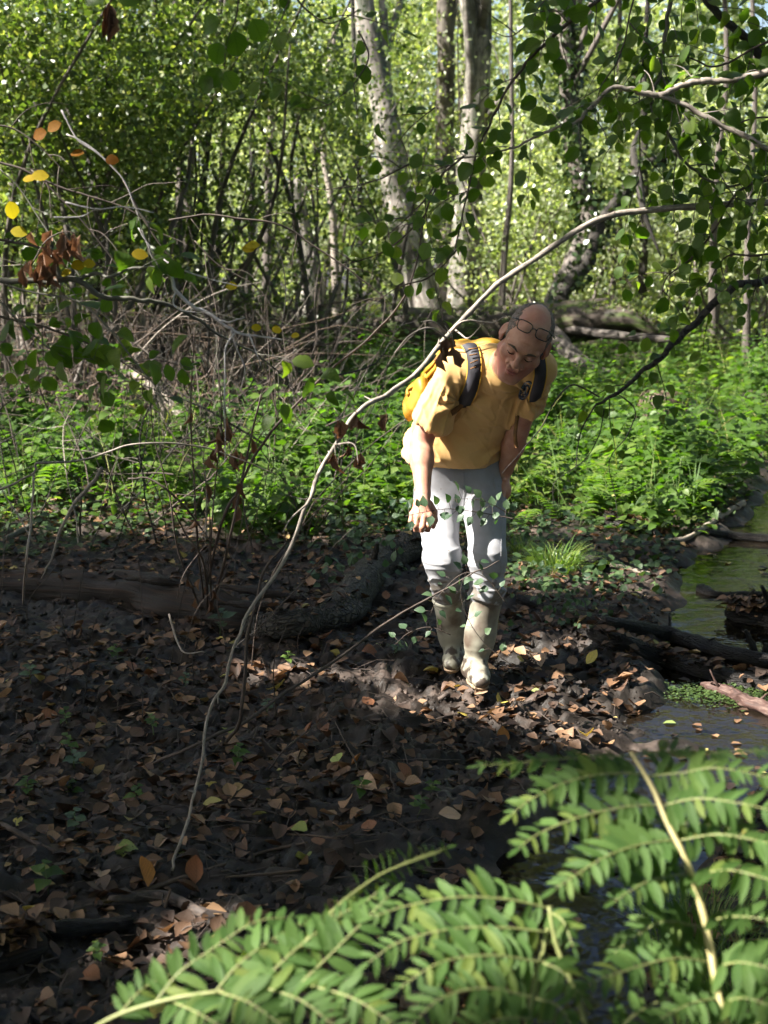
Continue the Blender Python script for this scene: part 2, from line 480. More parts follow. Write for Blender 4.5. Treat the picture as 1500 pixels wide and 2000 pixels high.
M['trunk_brown'] = surf('brown_trunk_bark', [(0.33, (0.025, 0.020, 0.017)), (0.5, (0.08, 0.066, 0.056)), (0.75, (0.19, 0.165, 0.145))], scale=(4, 1.5, 1), coord='UV', nscale=1.8, bump=0.8, bdist=0.03, dist=0.5)
M['trunk_moss'] = surf('mossy_log_bark', [(0.33, (0.012, 0.009, 0.007)), (0.5, (0.045, 0.034, 0.026)), (0.75, (0.12, 0.09, 0.068))], scale=(4, 1.6, 1), coord='UV', nscale=1.8, bump=0.8, bdist=0.03, second=(2, (0.05, 0.075, 0.012), 0.5, 0.62))

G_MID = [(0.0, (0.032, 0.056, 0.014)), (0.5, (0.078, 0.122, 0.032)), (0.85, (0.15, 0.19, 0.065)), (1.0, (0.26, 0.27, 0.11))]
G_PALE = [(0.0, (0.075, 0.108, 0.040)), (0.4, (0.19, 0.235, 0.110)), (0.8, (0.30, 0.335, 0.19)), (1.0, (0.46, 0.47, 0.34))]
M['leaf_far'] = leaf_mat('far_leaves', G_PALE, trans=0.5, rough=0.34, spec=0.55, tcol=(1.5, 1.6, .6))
M['leaf_mid'] = leaf_mat('shrub_leaves', G_MID, trans=0.45, rough=0.34, spec=0.55)
M['leaf_ivy'] = leaf_mat('ivy_leaves', [(0, (0.012, 0.026, 0.008)), (0.7, (0.035, 0.06, 0.018)), (1, (0.07, 0.10, 0.03))], trans=0.2, rough=0.3, spec=0.5)
M['leaf_shade'] = leaf_mat('canopy_leaves', G_MID, trans=0.3)
M['leaf_hazel'] = leaf_mat('hazel_leaf', [(0, (0.040, 0.078, 0.012)), (0.6, (0.066, 0.118, 0.018)), (1, (0.11, 0.155, 0.026))], src='random', trans=0.56, tcol=(1.7, 1.9, 0.45), vein=0.45)
M['leaf_yellow'] = leaf_mat('yellow_leaf', [(0, (0.27, 0.19, 0.012)), (1, (0.34, 0.29, 0.022))], src='random', trans=0.5, tcol=(1.3, 1.3, 0.5), vein=0.3, spec=.1, rough=.6, spots=(60, (0.20, 0.10, 0.02), 0.6, 0.75))
M['leaf_amber'] = leaf_mat('amber_leaf', [(0, (0.15, 0.055, 0.003)), (1, (0.20, 0.095, 0.005))], src='random', trans=0.5, tcol=(1.3, 1.1, 0.4), vein=0.4, spec=.1, rough=.6, spots=(50, (0.16, 0.07, 0.02), 0.5, 0.7))
M['leaf_dry'] = leaf_mat('withered_leaf', [(0, (0.08, 0.040, 0.024)), (1, (0.26, 0.15, 0.095))], src='random', trans=0.2, tcol=(1.2, 0.9, 0.6), rough=0.7, vein=0.5)
M['leaf_nettle'] = leaf_mat('nettle_leaf', [(0, (0.030, 0.062, 0.012)), (0.5, (0.058, 0.112, 0.018)), (0.85, (0.10, 0.15, 0.03)), (1, (0.15, 0.18, 0.05))], src='rnd', trans=0.45, tcol=(1.5, 1.9, 0.4), vein=0.3)
M['leaf_nettle_one'] = leaf_mat('nettle_leaf_single', [(0, (0.030, 0.062, 0.012)), (0.5, (0.058, 0.112, 0.018)), (1, (0.10, 0.15, 0.03))], src='random', trans=0.45, tcol=(1.5, 1.9, 0.4), vein=0.3)
M['leaf_bramble'] = leaf_mat('bramble_leaf', [(0, (0.030, 0.060, 0.030)), (0.6, (0.055, 0.095, 0.050)), (1, (0.085, 0.13, 0.065))], src='random', trans=0.3, tcol=(1.2, 1.5, 0.6), vein=0.4, rough=0.4)
M['fern_leaf'] = leaf_mat('fern_leaflet', [(0, (0.044, 0.090, 0.022)), (0.8, (0.074, 0.132, 0.034)), (1, (0.115, 0.150, 0.032))], src='random', trans=0.44, tcol=(1.6, 1.75, 0.4), vein=0.18, rough=0.5, spec=0.15, spots=(70, (0.20, 0.16, 0.04), 0.66, 0.75), veinfreq=11)
M['fern_stalk'] = surf('fern_stalk', [(0.3, (0.12, 0.14, 0.045)), (0.7, (0.22, 0.23, 0.085))], scale=(3, 20, 1), coord='UV', nscale=1.5, bump=0.1, rough=(0.4, 0.6))
M['fern_straw'] = surf('straw_fern_stalk', [(0.3, (0.22, 0.19, 0.075)), (0.7, (0.40, 0.34, 0.16))], scale=(3, 20, 1), coord='UV', nscale=1.5, bump=0.1, rough=(0.4, 0.6))
M['stem_green'] = surf('green_stem', [(0.3, (0.05, 0.09, 0.02)), (0.7, (0.12, 0.16, 0.05))], scale=(3, 20, 1), coord='UV', nscale=1.5, bump=0.1)
M['grass'] = leaf_mat('grass_blade', [(0, (0.045, 0.095, 0.018)), (0.6, (0.085, 0.15, 0.03)), (1, (0.20, 0.23, 0.07))], src='rnd', trans=0.4, rough=0.4)
M['sedge'] = leaf_mat('sedge_blade', [(0, (0.05, 0.10, 0.03)), (0.7, (0.11, 0.17, 0.06)), (1, (0.30, 0.27, 0.12))], src='rnd', trans=0.35, rough=0.4)
M['litter'] = leaf_mat('fallen_leaf', None, src='color', trans=0.15, tcol=(1.1, 0.9, 0.6), rough=0.55, vein=0.55, spots=(55, (0.03, 0.02, 0.014), 0.55, 0.75))
M['litter_mass'] = leaf_mat('leaf_litter', [(0, (0.014, 0.009, 0.007)), (0.3, (0.045, 0.025, 0.016)), (0.6, (0.14, 0.074, 0.038)), (0.86, (0.27, 0.16, 0.085)), (0.93, (0.33, 0.28, 0.09)), (1, (0.13, 0.18, 0.05))], src='rnd', trans=0.12, tcol=(1.1, 0.9, 0.6), rough=0.6, vein=0.5)
M['weed'] = leaf_mat('duckweed', [(0, (0.022, 0.042, 0.010)), (1, (0.055, 0.085, 0.022))], src='rnd', trans=0.2)
M['leaf_cover'] = leaf_mat('dark_ground_cover', [(0, (0.016, 0.034, 0.012)), (0.6, (0.035, 0.065, 0.024)), (1, (0.07, 0.105, 0.04))], trans=0.3, rough=0.4, vein=0.3)
# ------------------------------------------------------------------ ground sheet (one mesh, dense near the camera)
def axis_steps(a, b, d, lo, hi, grow=1.09):
    c = list(np.arange(a, b, d)); s = d; x = c[-1]
    while x < hi: s *= grow; x += s; c.append(x)
    s = d; x = a; pre = []
    while x > lo: s *= grow; x -= s; pre.append(x)
    return np.array(pre[::-1] + c)
gx = axis_steps(-1.5, 2.35, 0.0135, -140, 140)
gy = axis_steps(2.6, 7.4, 0.0145, -60, 160)
GX, GY = np.meshgrid(gx, gy)
GZ = terrain(GX, GY)
nx, ny = len(gx), len(gy)
idx = np.arange(nx * ny).reshape(ny, nx)
F = np.stack([idx[:-1, :-1], idx[:-1, 1:], idx[1:, 1:], idx[1:, :-1]], -1).reshape(-1, 4)
ground = ob('ground', make_mesh('ground', np.stack([GX, GY, GZ], -1).reshape(-1, 3), [F], M['mud']))
tag(ground, 'dark crumbly woodland mud of the forest floor', kind='structure')

# water of the stream: a sheet that the banks cut out
m, t, out = new_mat('stream_water')
fr = nd(t, 'Fresnel', IOR=1.33)
gl = nd(t, 'BsdfGlossy', Roughness=0.02)
tr = nd(t, 'BsdfTransparent'); tr.inputs[0].default_value = (0.42, 0.34, 0.22, 1)
df = nd(t, 'BsdfDiffuse'); df.inputs[0].default_value = (0.012, 0.009, 0.006, 1)
geo = nd(t, 'NewGeometry')
nz = nd(t, 'TexNoise', Scale=8.0, Detail=3.0); t.links.new(geo.outputs['Position'], nz.inputs['Vector'])
bp = nd(t, 'Bump', Strength=0.34, Distance=0.03); t.links.new(nz.outputs[0], bp.inputs['Height'])
for n in (fr, gl): t.links.new(bp.outputs[0], n.inputs['Normal'])
m1 = nd(t, 'MixShader'); m1.inputs[0].default_value = 0.6
t.links.new(tr.outputs[0], m1.inputs[1]); t.links.new(df.outputs[0], m1.inputs[2])
m2 = nd(t, 'MixShader'); t.links.new(fr.outputs[0], m2.inputs[0]); t.links.new(m1.outputs[0], m2.inputs[1]); t.links.new(gl.outputs[0], m2.inputs[2])
t.links.new(m2.outputs[0], out.inputs[0])
M['water'] = m
wx, wy = [], []
SP = spline(STREAM[::-1], 6)
Tt = nrm(np.gradient(SP[:, :2], axis=0)); Sn = np.stack([Tt[:, 1], -Tt[:, 0]], -1)
wV = []
for p, s_ in zip(SP, Sn):
    for k in (-1, 1):
        q = p[:2] + k * s_ * (p[2] + 0.45)
        wV.append((q[0], q[1], WATER_Z))
wF = [(2 * i, 2 * i + 1, 2 * i + 3, 2 * i + 2) for i in range(len(SP) - 1)]
water = ob('stream_water', make_mesh('stream_water', wV, [np.array(wF)], M['water'], False))
tag(water, 'shallow muddy stream reflecting green leaves', kind='structure')

# ------------------------------------------------------------------ trees
def proj(P):
    v = np.asarray(P) - [0, 0, CAM_H]; d = v[:, 1] * _cp - v[:, 2] * _sp
    return 750 + F_PX * v[:, 0] / d, 1000 - F_PX * (v[:, 1] * _sp + v[:, 2] * _cp) / d
def open_view(P):
    """the clear sight lines of the place: thin the shrubs in front of the big trunks and in the sunlit gap"""
    x, y = proj(P); tx = np.interp(y, [-100, 80, 210, 330, 440, 560, 650], [700, 722, 748, 768, 790, 822, 848])
    k = (np.abs(x - tx) < 42) & (y < 640) & (P[:, 1] < 22)
    k |= (np.abs(x - np.interp(y, [0, 260, 470], [935, 926, 908])) < 34) & (y < 480) & (P[:, 1] < 25)
    k |= (np.abs(x - 870) < 24) & (y < 330) & (P[:, 1] < 27)
    k |= (((x - 610) / 75) ** 2 + ((y - 560) / 75) ** 2 < 1) & (P[:, 1] < 24)
    k2 = (((x - 520) / 190) ** 2 + ((y - 400) / 190) ** 2 < 1) & (P[:, 1] < 25)
    k |= (x > 480) & (x < 1330) & (y > 600) & (y < 690) & (P[:, 1] < 19)
    r = rng.random(len(P))
    return ~((k & (r < .74)) | (k2 & (r < .72)))
def px_path(pts, n=6):
    """pts: (px, py, depth) -> smooth world path"""
    return spline([at(*p) for p in pts], n)
def to_ground(P):
    """extend the last point of a path straight down into the ground"""
    e = P[-1].copy(); e[2] = float(terrain(e[0], e[1])) - 0.15
    return np.vstack([P, e]) if e[2] < P[-1][2] else P
def crown_points(C, rad, n, clumps=40, tight=0.22):
    """leaf positions gathered in clumps through an ellipsoid"""
    cc = rand_unit(clumps) * (rng.random((clumps, 1)) ** 0.45) * np.asarray(rad) + np.asarray(C)
    k = rng.integers(0, clumps, n)
    sp = np.asarray(rad) * tight
    return cc[k] + rng.normal(size=(n, 3)) * sp * (0.5 + rng.random((n, 1)))
def crown_mesh(C, rad, n, size, mat, clumps=40, tight=0.22, tpl=DIAMOND, up=0.5, zmin=None, aspect=1.0):
    P = crown_points(C, rad, n, clumps, tight)
    if zmin is not None: P = P[P[:, 2] > zmin]
    P = P[open_view(P)]
    n = len(P)
    N = rand_unit(n) * 0.9 + np.array([0, 0, up])
    D = rand_unit(n) + np.array([0, 0, -0.2])
    return cloud_mesh('crown', P, D, N, size * rng.uniform(0.6, 1.35, n), aspect, tpl, mat)
def limbs(mb, base, tips, r, seed, sides=5):
    q = random.Random(seed)
    for tip in tips:
        b = np.asarray(base); e = np.asarray(tip)
        m_ = (b + e) / 2 + np.array([q.uniform(-1, 1), q.uniform(-1, 1), q.uniform(-.2, .6)]) * np.linalg.norm(e - b) * 0.14
        mb.tube(spline([b, m_, e], 5), [r, r * 0.6, r * 0.2], sides, 0.15, q.randint(0, 99))

def tree(name, label, cat, pts, r0, r1, mat, crown=None, group=None, limb=5, seed=0, leafmat='leaf_far', sides=12, wob=0.1):
    """pts from the top down to the ground (px, py, depth); crown: list of (centre, radii, leaves, leaf size)"""
    P = to_ground(px_path(pts, 5))
    root = thing(name, label, cat, P[-1], group)
    mb = MB()
    mb.tube(P, np.linspace(r1, r0, len(P)) * (1 + 0.5 * np.exp(-np.linspace(6, 0, len(P)) * 1.6)), sides, wob, seed)
    if crown:
        q = random.Random(seed)
        for (C, rad, n, sz) in crown:
            for _ in range(limb):
                i = q.randint(0, len(P) // 2)
                limbs(mb, P[i], [np.asarray(C) + np.array([q.uniform(-.8, .8), q.uniform(-.8, .8), q.uniform(-.5, .8)]) * rad], r1 * 0.5, q.randint(0, 999))
    ob('trunk', mb.mesh('trunk', mat), root)
    if crown:
        mp = [crown_points(C, rad, n, max(12, n // 260), 0.2) for (C, rad, n, sz) in crown]
        sz = np.concatenate([np.full(n, s_) for (C, rad, n, s_) in crown])
        Pp = np.vstack(mp); n = len(Pp)
        me = cloud_mesh('crown', Pp, rand_unit(n) + np.array([0, 0, -.2]), rand_unit(n) * .9 + np.array([0, 0, .5]), sz * rng.uniform(.6, 1.3, n), 1.0, DIAMOND, M[leafmat])
        ob('crown', me, root)
    return root

def W(px, py, Y): return at(px, py, Y)

tree('alder_tree', 'pale leaning tree trunk with blotched bark left of the twin trunks', 'tree',
     [(640, -900, 23), (672, -420, 22.6), (700, -60, 22.3), (722, 80, 22.1), (748, 210, 22), (768, 330, 21.9), (790, 440, 21.8), (822, 560, 21.7), (848, 650, 21.6), (860, 690, 21.5)], 0.27, 0.15, M['trunk_pale'],
     [((-1.0, 22, 11.5), (3.0, 2.6, 2.6), 8000, .13)], seed=2)
tree('alder_tree', 'dark straight trunk, thinnest of the trunks behind the leaning one', 'tree',
     [(868, -900, 27), (870, -40, 27), (872, 120, 27), (868, 250, 27), (872, 400, 27), (880, 640, 27)], 0.20, 0.15, M['trunk_brown'], [((1.2, 26, 13.0), (2.6, 2.6, 3.2), 7000, .14)], seed=4)
tree('alder_tree', 'tall pinkish pale trunk standing right of the dark straight trunk', 'tree',
     [(950, -900, 25), (940, -40, 25), (934, 120, 25), (926, 260, 25), (914, 400, 25), (905, 560, 25), (900, 660, 25)], 0.28, 0.18, M['trunk_pale'], [((2.4, 24, 9.8), (2.4, 2.2, 2.2), 6500, .13), ((2.2, 25, 13.5), (2.6, 2.2, 2.4), 5000, .14)], seed=6)
tree('alder_tree', 'slim pale trunk close behind the pinkish trunk', 'tree',
     [(925, -900, 28), (918, -40, 28), (912, 120, 28), (905, 300, 28), (900, 640, 28)], 0.15, 0.10, M['trunk_pale'], [((0.4, 28, 11.5), (2.4, 2.4, 2.6), 5000, .14)], seed=8)
# ivy tree : dark curving stem wrapped in ivy
ivp = [(1085, -700, 21), (1095, -60, 20.6), (1106, 100, 20.4), (1112, 210, 20.3), (1128, 330, 20.1), (1150, 420, 20), (1128, 500, 19.8), (1092, 575, 19.6), (1078, 640, 19.4)]
ivy = tree('ivy_tree', 'ivy clad crooked tree stem rising behind the man on the right', 'tree', ivp, 0.15, 0.10, M['trunk_brown'], [((2.4, 20.5, 8.8), (1.6, 1.6, 1.6), 3500, .12)], seed=9)
Pv = px_path(ivp, 30); Pv = Pv[30:170]
k = rng.integers(0, len(Pv), 2600)
Pq = Pv[k] + rand_unit(2600) * rng.uniform(.05, .30, (2600, 1))
ob('ivy_leaves', cloud_mesh('ivy_leaves', Pq, rand_unit(2600) + np.array([0, 0, -.6]), rand_unit(2600) + np.array([0, -.6, .2]), rng.uniform(.05, .10, 2600), 1.3, SIMPLE, M['leaf_ivy']), ivy)
# bent bough that sweeps right from the fallen trunk
P = px_path([(1345, 215, 20.5), (1330, 290, 20), (1262, 320, 19.6), (1215, 380, 19.3), (1172, 440, 19), (1150, 500, 18.8), (1120, 545, 18.6), (1095, 580, 18.5), (1085, 625, 18.4)])
bb = MB(); bb.tube(P, [.05, .07, .08, .10, .13], 10, .25, 3); limbs(bb, P[14], [W(1290, 500, 19), W(1250, 250, 20)], .07, 4)
fallen = thing('fallen_tree', 'mossy fallen trunk lying across the clearing behind the man', 'fallen tree', gnd(900, 668), None)
fb = MB(); P2 = px_path([(505, 668, 19.5), (620, 652, 19.4), (760, 645, 19), (900, 640, 18.7), (1020, 634, 18.5), (1120, 628, 18.3), (1230, 622, 18.0), (1320, 655, 17.6)])
fb.tube(P2, [.18, .23, .26, .26, .27, .26, .22, .1], 18, .2, 8)
ob('trunk', fb.mesh('trunk', M['trunk_moss']), fallen)
ob('bough', bb.mesh('bough', M['bark_dark']), fallen)
kk = rng.integers(8, len(P) - 4, 700); Pq = P[kk] + rand_unit(700) * rng.uniform(.05, .22, (700, 1))
ob('ivy_leaves', cloud_mesh('ivy_leaves', Pq, rand_unit(700) + [0, 0, -.6], rand_unit(700) + [0, -.6, .2], rng.uniform(.05, .10, 700), 1.3, SIMPLE, M['leaf_ivy']), fallen)
b2 = MB(); b2.tube(px_path([(1072, 640, 18.3), (1110, 690, 17.6), (1160, 722, 17), (1200, 742, 16.6)]), [.13, .12, .09, .07], 8, .2, 2)
b2.tube(px_path([(1095, 640, 18.2), (1200, 655, 17.6), (1315, 664, 17.0)]), [.06, .06, .05], 7, .2, 5)
ob('broken_bough', b2.mesh('broken_bough', M['trunk_brown']), fallen)
km = 6500
kk = rng.integers(0, len(P2), km); Pm = P2[kk] + np.stack([rng.normal(0, .12, km), rng.normal(0, .10, km), rng.uniform(.10, .21, km)], -1)
ob('moss', cloud_mesh('moss', Pm, rand_unit(km) + np.array([0, 0, .7]), rand_unit(km), rng.uniform(.03, .07, km), .8, DIAMOND, M['leaf_mid'], rng.uniform(.4, 1, km)), fallen)
tree('alder_tree', 'unseen tree added beyond the right edge, its crown there for the stream to reflect', 'tree',  # unseen tree, added for its crown's reflection in the stream
     [(2050, -700, 17), (2030, -100, 17), (2040, 300, 17), (2030, 640, 17)], 0.2, 0.13, M['trunk_brown'], [((7.6, 17, 9.5), (2.4, 2.2, 2.2), 5000, .12)], seed=15)
# bright lit pale stump-like trunk in the gap on the left
tree('willow_tree', 'sunlit pale trunk in the bright gap left of the leaning tree', 'tree',
     [(575, 350, 24), (592, 440, 24), (606, 520, 24), (612, 590, 24), (600, 655, 24)], 0.26, 0.10, M['trunk_pale'], seed=12)
tree('willow_tree', 'crooked bare stem beside the sunlit pale trunk', 'tree',
     [(655, 60, 22), (640, 160, 22), (632, 290, 22), (648, 400, 22), (655, 520, 22), (660, 670, 22)], 0.07, 0.035, M['stem_pale'], seed=13)

# slim stems of the left thicket
STEMS = [(60, 80, 40, 17), (112, 40, 120, 15), (165, 120, 150, 16), (205, 150, 185, 14), (212, 180, 285, 18), (255, 130, 300, 19), (300, 200, 296, 15), (322, 150, 308, 17),
         (352, 190, 338, 18), (418, 160, 330, 16), (385, 120, 362, 20), (440, 60, 405, 19), (487, 90, 470, 21), (22, 110, 5, 14), (535, 60, 520, 22), (700, 300, 690, 20), (1000, 300, 985, 21), (1210, 60, 1190, 24), (1260, 90, 1245, 22), (1420, 100, 1390, 20), (1475, 180, 1450, 19)]
ORD = 'first second third fourth fifth sixth seventh eighth ninth tenth eleventh twelfth thirteenth fourteenth fifteenth sixteenth seventeenth eighteenth nineteenth twentieth'.split()
for i, (x0, y0, x1, Y) in enumerate(STEMS):
    q = random.Random(i + 50)
    base = (x1 + q.uniform(-10, 10), 690, Y)
    pts = [(x0 + q.uniform(-40, 40), y0 - 420, Y), (x0, y0, Y), (x0 * .5 + x1 * .5 + q.uniform(-14, 14), (y0 + 690) * .5, Y), base]
    tree('sapling_stem', (f'thin dark sapling stem in the left thicket, {ORD[sum(a[0] < x0 for a in STEMS if a[0] < 600)]} from the left' if x0 < 600 else f'thin sapling stem in the bright wood beyond, {ORD[sum(600 < a[0] < x0 for a in STEMS)]} from the left'), 'sapling', pts, q.uniform(.045, .085), .025, M['trunk_brown'] if i % 3 else M['bark_dark'],
         group='sapling stems of the left thicket' if x0 < 600 else 'sapling stems behind the clearing', seed=i, sides=7, wob=.15)

# understorey shrubs : (px, py of crown centre, depth, radii, leaves, leaf size, material)
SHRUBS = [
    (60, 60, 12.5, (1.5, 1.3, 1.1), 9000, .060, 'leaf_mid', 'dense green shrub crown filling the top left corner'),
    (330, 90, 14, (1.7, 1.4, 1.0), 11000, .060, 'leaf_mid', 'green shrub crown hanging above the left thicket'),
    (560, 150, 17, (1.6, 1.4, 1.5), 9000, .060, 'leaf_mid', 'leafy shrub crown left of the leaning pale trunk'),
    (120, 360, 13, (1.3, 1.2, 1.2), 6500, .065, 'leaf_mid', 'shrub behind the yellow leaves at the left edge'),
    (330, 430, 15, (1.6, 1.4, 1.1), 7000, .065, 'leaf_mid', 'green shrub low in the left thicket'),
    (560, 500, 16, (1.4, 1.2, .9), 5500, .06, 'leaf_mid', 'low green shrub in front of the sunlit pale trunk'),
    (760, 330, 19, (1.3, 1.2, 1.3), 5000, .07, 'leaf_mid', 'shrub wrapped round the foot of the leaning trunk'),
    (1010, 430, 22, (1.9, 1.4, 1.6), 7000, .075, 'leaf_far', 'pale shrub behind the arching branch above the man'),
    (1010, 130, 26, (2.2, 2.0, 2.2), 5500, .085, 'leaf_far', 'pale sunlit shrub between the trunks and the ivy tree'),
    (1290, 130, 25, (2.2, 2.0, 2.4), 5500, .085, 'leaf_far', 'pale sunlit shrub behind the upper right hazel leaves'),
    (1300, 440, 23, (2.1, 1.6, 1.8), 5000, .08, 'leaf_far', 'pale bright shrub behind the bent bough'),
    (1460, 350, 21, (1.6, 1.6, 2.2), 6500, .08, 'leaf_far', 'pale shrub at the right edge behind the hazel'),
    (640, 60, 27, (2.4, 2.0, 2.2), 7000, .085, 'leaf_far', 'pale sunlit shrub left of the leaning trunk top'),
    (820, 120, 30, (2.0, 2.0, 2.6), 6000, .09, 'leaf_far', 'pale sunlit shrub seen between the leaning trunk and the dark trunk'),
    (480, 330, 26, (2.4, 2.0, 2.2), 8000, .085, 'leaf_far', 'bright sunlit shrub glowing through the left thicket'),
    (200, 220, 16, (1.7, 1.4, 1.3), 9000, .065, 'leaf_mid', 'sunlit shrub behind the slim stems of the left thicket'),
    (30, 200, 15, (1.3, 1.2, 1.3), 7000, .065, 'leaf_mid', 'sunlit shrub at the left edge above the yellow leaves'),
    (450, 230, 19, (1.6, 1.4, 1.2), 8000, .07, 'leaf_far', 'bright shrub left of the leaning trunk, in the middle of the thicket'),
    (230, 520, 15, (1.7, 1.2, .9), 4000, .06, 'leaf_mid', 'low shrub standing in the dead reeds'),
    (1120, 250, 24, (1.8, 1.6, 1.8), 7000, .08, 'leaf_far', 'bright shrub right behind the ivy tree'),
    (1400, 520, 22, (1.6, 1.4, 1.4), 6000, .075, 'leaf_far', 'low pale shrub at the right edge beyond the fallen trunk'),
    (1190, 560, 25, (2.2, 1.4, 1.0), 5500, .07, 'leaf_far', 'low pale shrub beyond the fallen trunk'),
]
for i, (px, py, Y, rad, n, sz, mt, lab) in enumerate(SHRUBS):
    C = W(px, py, Y); gz = float(terrain(C[0], C[1]))
    root = thing('understorey_shrub', lab, 'shrub', (C[0], C[1], gz))
    mb = MB(); q = random.Random(i)
    for kx in range(7):
        b = np.array([C[0] + q.uniform(-.5, .5), C[1] + q.uniform(-.4, .4), gz - .1])
        limbs(mb, b, [C + np.array([q.uniform(-1, 1), q.uniform(-1, 1), q.uniform(-.6, .8)]) * rad], q.uniform(.022, .045), q.randint(0, 999), 5)
    ob('stem', mb.mesh('stem', M['trunk_brown']), root)
    ob('crown', crown_mesh(C, rad, n, sz, M[mt], clumps=max(30, n // 120), tight=.16, zmin=gz + .1, up=.6), root)

# far woodland: one mass all round, with uneven top; lit and dark clumps, tall enough to fill the stream's reflections
nW = 190000
az = rng.uniform(-0.34, 0.34, nW) + np.pi / 2
dist = rng.uniform(29, 46, nW)
clx = (az * 60).astype(int); clz = rng.random(nW)
top = 10.2 + 1.6 * noise3(az * 9, dist * .12, 0, 71) + 1.2 * noise3(az * 30, dist * .3, 0, 72) - 1.2 * (az < np.pi / 2)
zz = clz ** 0.9 * top
Pw = np.stack([np.cos(az) * dist, np.sin(az) * dist, zz], -1)
dens = noise3(Pw[:, 0] * .75, Pw[:, 1] * .30, Pw[:, 2] * .8, 75) + .5 * noise3(Pw[:, 0] * 1.6, Pw[:, 1] * 1.2, Pw[:, 2] * 1.7, 76)
Pw = Pw[dens > 0.12]; n = len(Pw)
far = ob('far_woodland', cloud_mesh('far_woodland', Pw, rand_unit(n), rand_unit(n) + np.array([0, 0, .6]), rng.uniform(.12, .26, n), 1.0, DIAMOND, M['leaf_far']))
tag(far, 'sunlit pale green wood beyond the clearing', kind='stuff')
# the wood to both sides and behind the viewer (out of frame, shades and reflects)
nW = 42000
az = rng.uniform(0.42, 2 * np.pi - 0.42, nW) + np.pi / 2
dist = rng.uniform(13, 24, nW)
zz = rng.random(nW) * (9 + 4 * noise3(az * 6, dist * .1, 0, 77))
Pw = np.stack([np.cos(az) * dist, np.sin(az) * dist + 3, zz], -1)
dens = noise3(Pw[:, 0] * .4, Pw[:, 1] * .4, Pw[:, 2] * .4, 78)
sunaz = np.arctan2(SUN[1], SUN[0])
keep = (dens > -0.2) & ((nrm(Pw)[:, :2] @ nrm(SUN[:2])) < .72)
Pw = Pw[keep]; n = len(Pw)
side = ob('surrounding_woodland', cloud_mesh('surrounding_woodland', Pw, rand_unit(n), rand_unit(n) + np.array([0, 0, .6]), rng.uniform(.3, .55, n), 1.0, DIAMOND, M['leaf_shade']))
tag(side, 'green wood standing round the clearing', kind='stuff')

# ------------------------------------------------------------------ shade trees added out of view, crowns cut open where the sun flecks fall
WIN = []      # (target point, radius): sun flecks seen in the photograph
def win(px, py, Y, r): WIN.append((at(px, py, Y), r))
def wing(px, py, r): WIN.append((gnd(px, py), r * 1.25))
win(890, 690, 5.05, .17); win(935, 672, 5.05, .13); win(860, 700, 5.25, .18); win(850, 770, 5.0, .15); win(815, 780, 5.35, .13); win(828, 880, 4.97, .11); win(818, 940, 4.93, .06)
win(820, 1005, 4.86, .10); win(845, 1045, 5.0, .12); win(858, 1110, 5.0, .13); win(866, 1150, 5.08, .10)
win(955, 1095, 4.95, .065); win(948, 1140, 4.95, .08); win(932, 1200, 4.95, .06); win(930, 1260, 4.93, .06); win(932, 1310, 4.9, .065); win(935, 1350, 4.85, .1)
win(958, 690, 4.95, .07); win(860, 905, 5.15, .06); win(916, 730, 4.92, .05); win(1062, 760, 4.95, .05)
wing(870, 1385, .16); wing(1150, 1395, .20); wing(1000, 1400, .12); wing(590, 1325, .10); wing(690, 1330, .10); wing(330, 1830, .13); wing(1080, 1270, .2); wing(420, 1860, .1); wing(750, 1320, .14); wing(540, 1310, .12); wing(640, 1315, .14); wing(480, 1420, .07); wing(790, 1390, .12); wing(1010, 1330, .12)
win(1080, 1070, 6.6, .42); win(740, 1720, 1.8, .12); win(850, 1665, 1.84, .12); wing(1300, 1430, .32); wing(1420, 1400, .25); wing(1180, 1430, .15)
for (px, py) in ((1000, 1500), (1250, 1500), (1450, 1500), (1100, 1600), (1350, 1600), (1200, 1700), (1450, 1750), (1400, 1880), (650, 1850), (850, 1850), (1000, 1900), (450, 1930), (700, 1960), (850, 1700), (250, 1990), (350, 1900), (550, 1870), (1100, 1980), (1300, 1980), (900, 1980), (1480, 1650), (960, 1780), (1150, 1560), (1330, 1700), (760, 1900), (600, 1920)): win(px, py, 1.65, .19)
win(440, 140, 3.5, .06); win(20, 440, 3.6, .06); win(430, 610, 3.6, .09); win(350, 545, 3.6, .06); win(500, 655, 3.6, .06); win(1300, 170, 4.0, .10); win(1240, 180, 4.0, .08); win(1420, 245, 4.0, .10)
win(1140, 435, 4.2, .10); win(1050, 480, 4.2, .10); win(960, 560, 4.2, .10); win(700, 800, 4.0, .10); win(640, 900, 3.9, .09); win(600, 970, 3.9, .08); win(1300, 680, 4.4, .06); win(130, 425, 3.5, .06); win(300, 865, 4.5, .08)
for (px, py, Y_) in ((1250, 415, 4.25), (1000, 530, 4.2), (920, 605, 4.2), (850, 690, 4.14), (760, 765, 4.02), (670, 850, 3.9), (615, 950, 3.84), (585, 1030, 3.8)): win(px, py, Y_, .16)
for (px, py, Y_, r_) in ((60, 620, 11, .5), (180, 680, 11, .5), (300, 600, 11.5, .55), (380, 730, 10.5, .45), (120, 770, 11, .4), (60, 760, 12, .5), (330, 700, 9.5, .35), (450, 640, 12, .5), (240, 560, 12, .4)): win(px, py, Y_, r_)
win(1120, 60, 3.9, .08); win(1280, 30, 4.0, .10); win(1480, 200, 4.0, .10); win(1370, 1350, 4.9, .10); win(1440, 1365, 4.9, .10)
def in_sun_fleck(p):
    v = np.asarray(p) - WT; al = v @ SUN
    d = np.linalg.norm(v - al[:, None] * SUN, axis=1)
    return bool(((d < WR * .8 + .02) & (al > .35)).any())
WT = np.array([w[0] for w in WIN]); WR = np.array([w[1] for w in WIN])

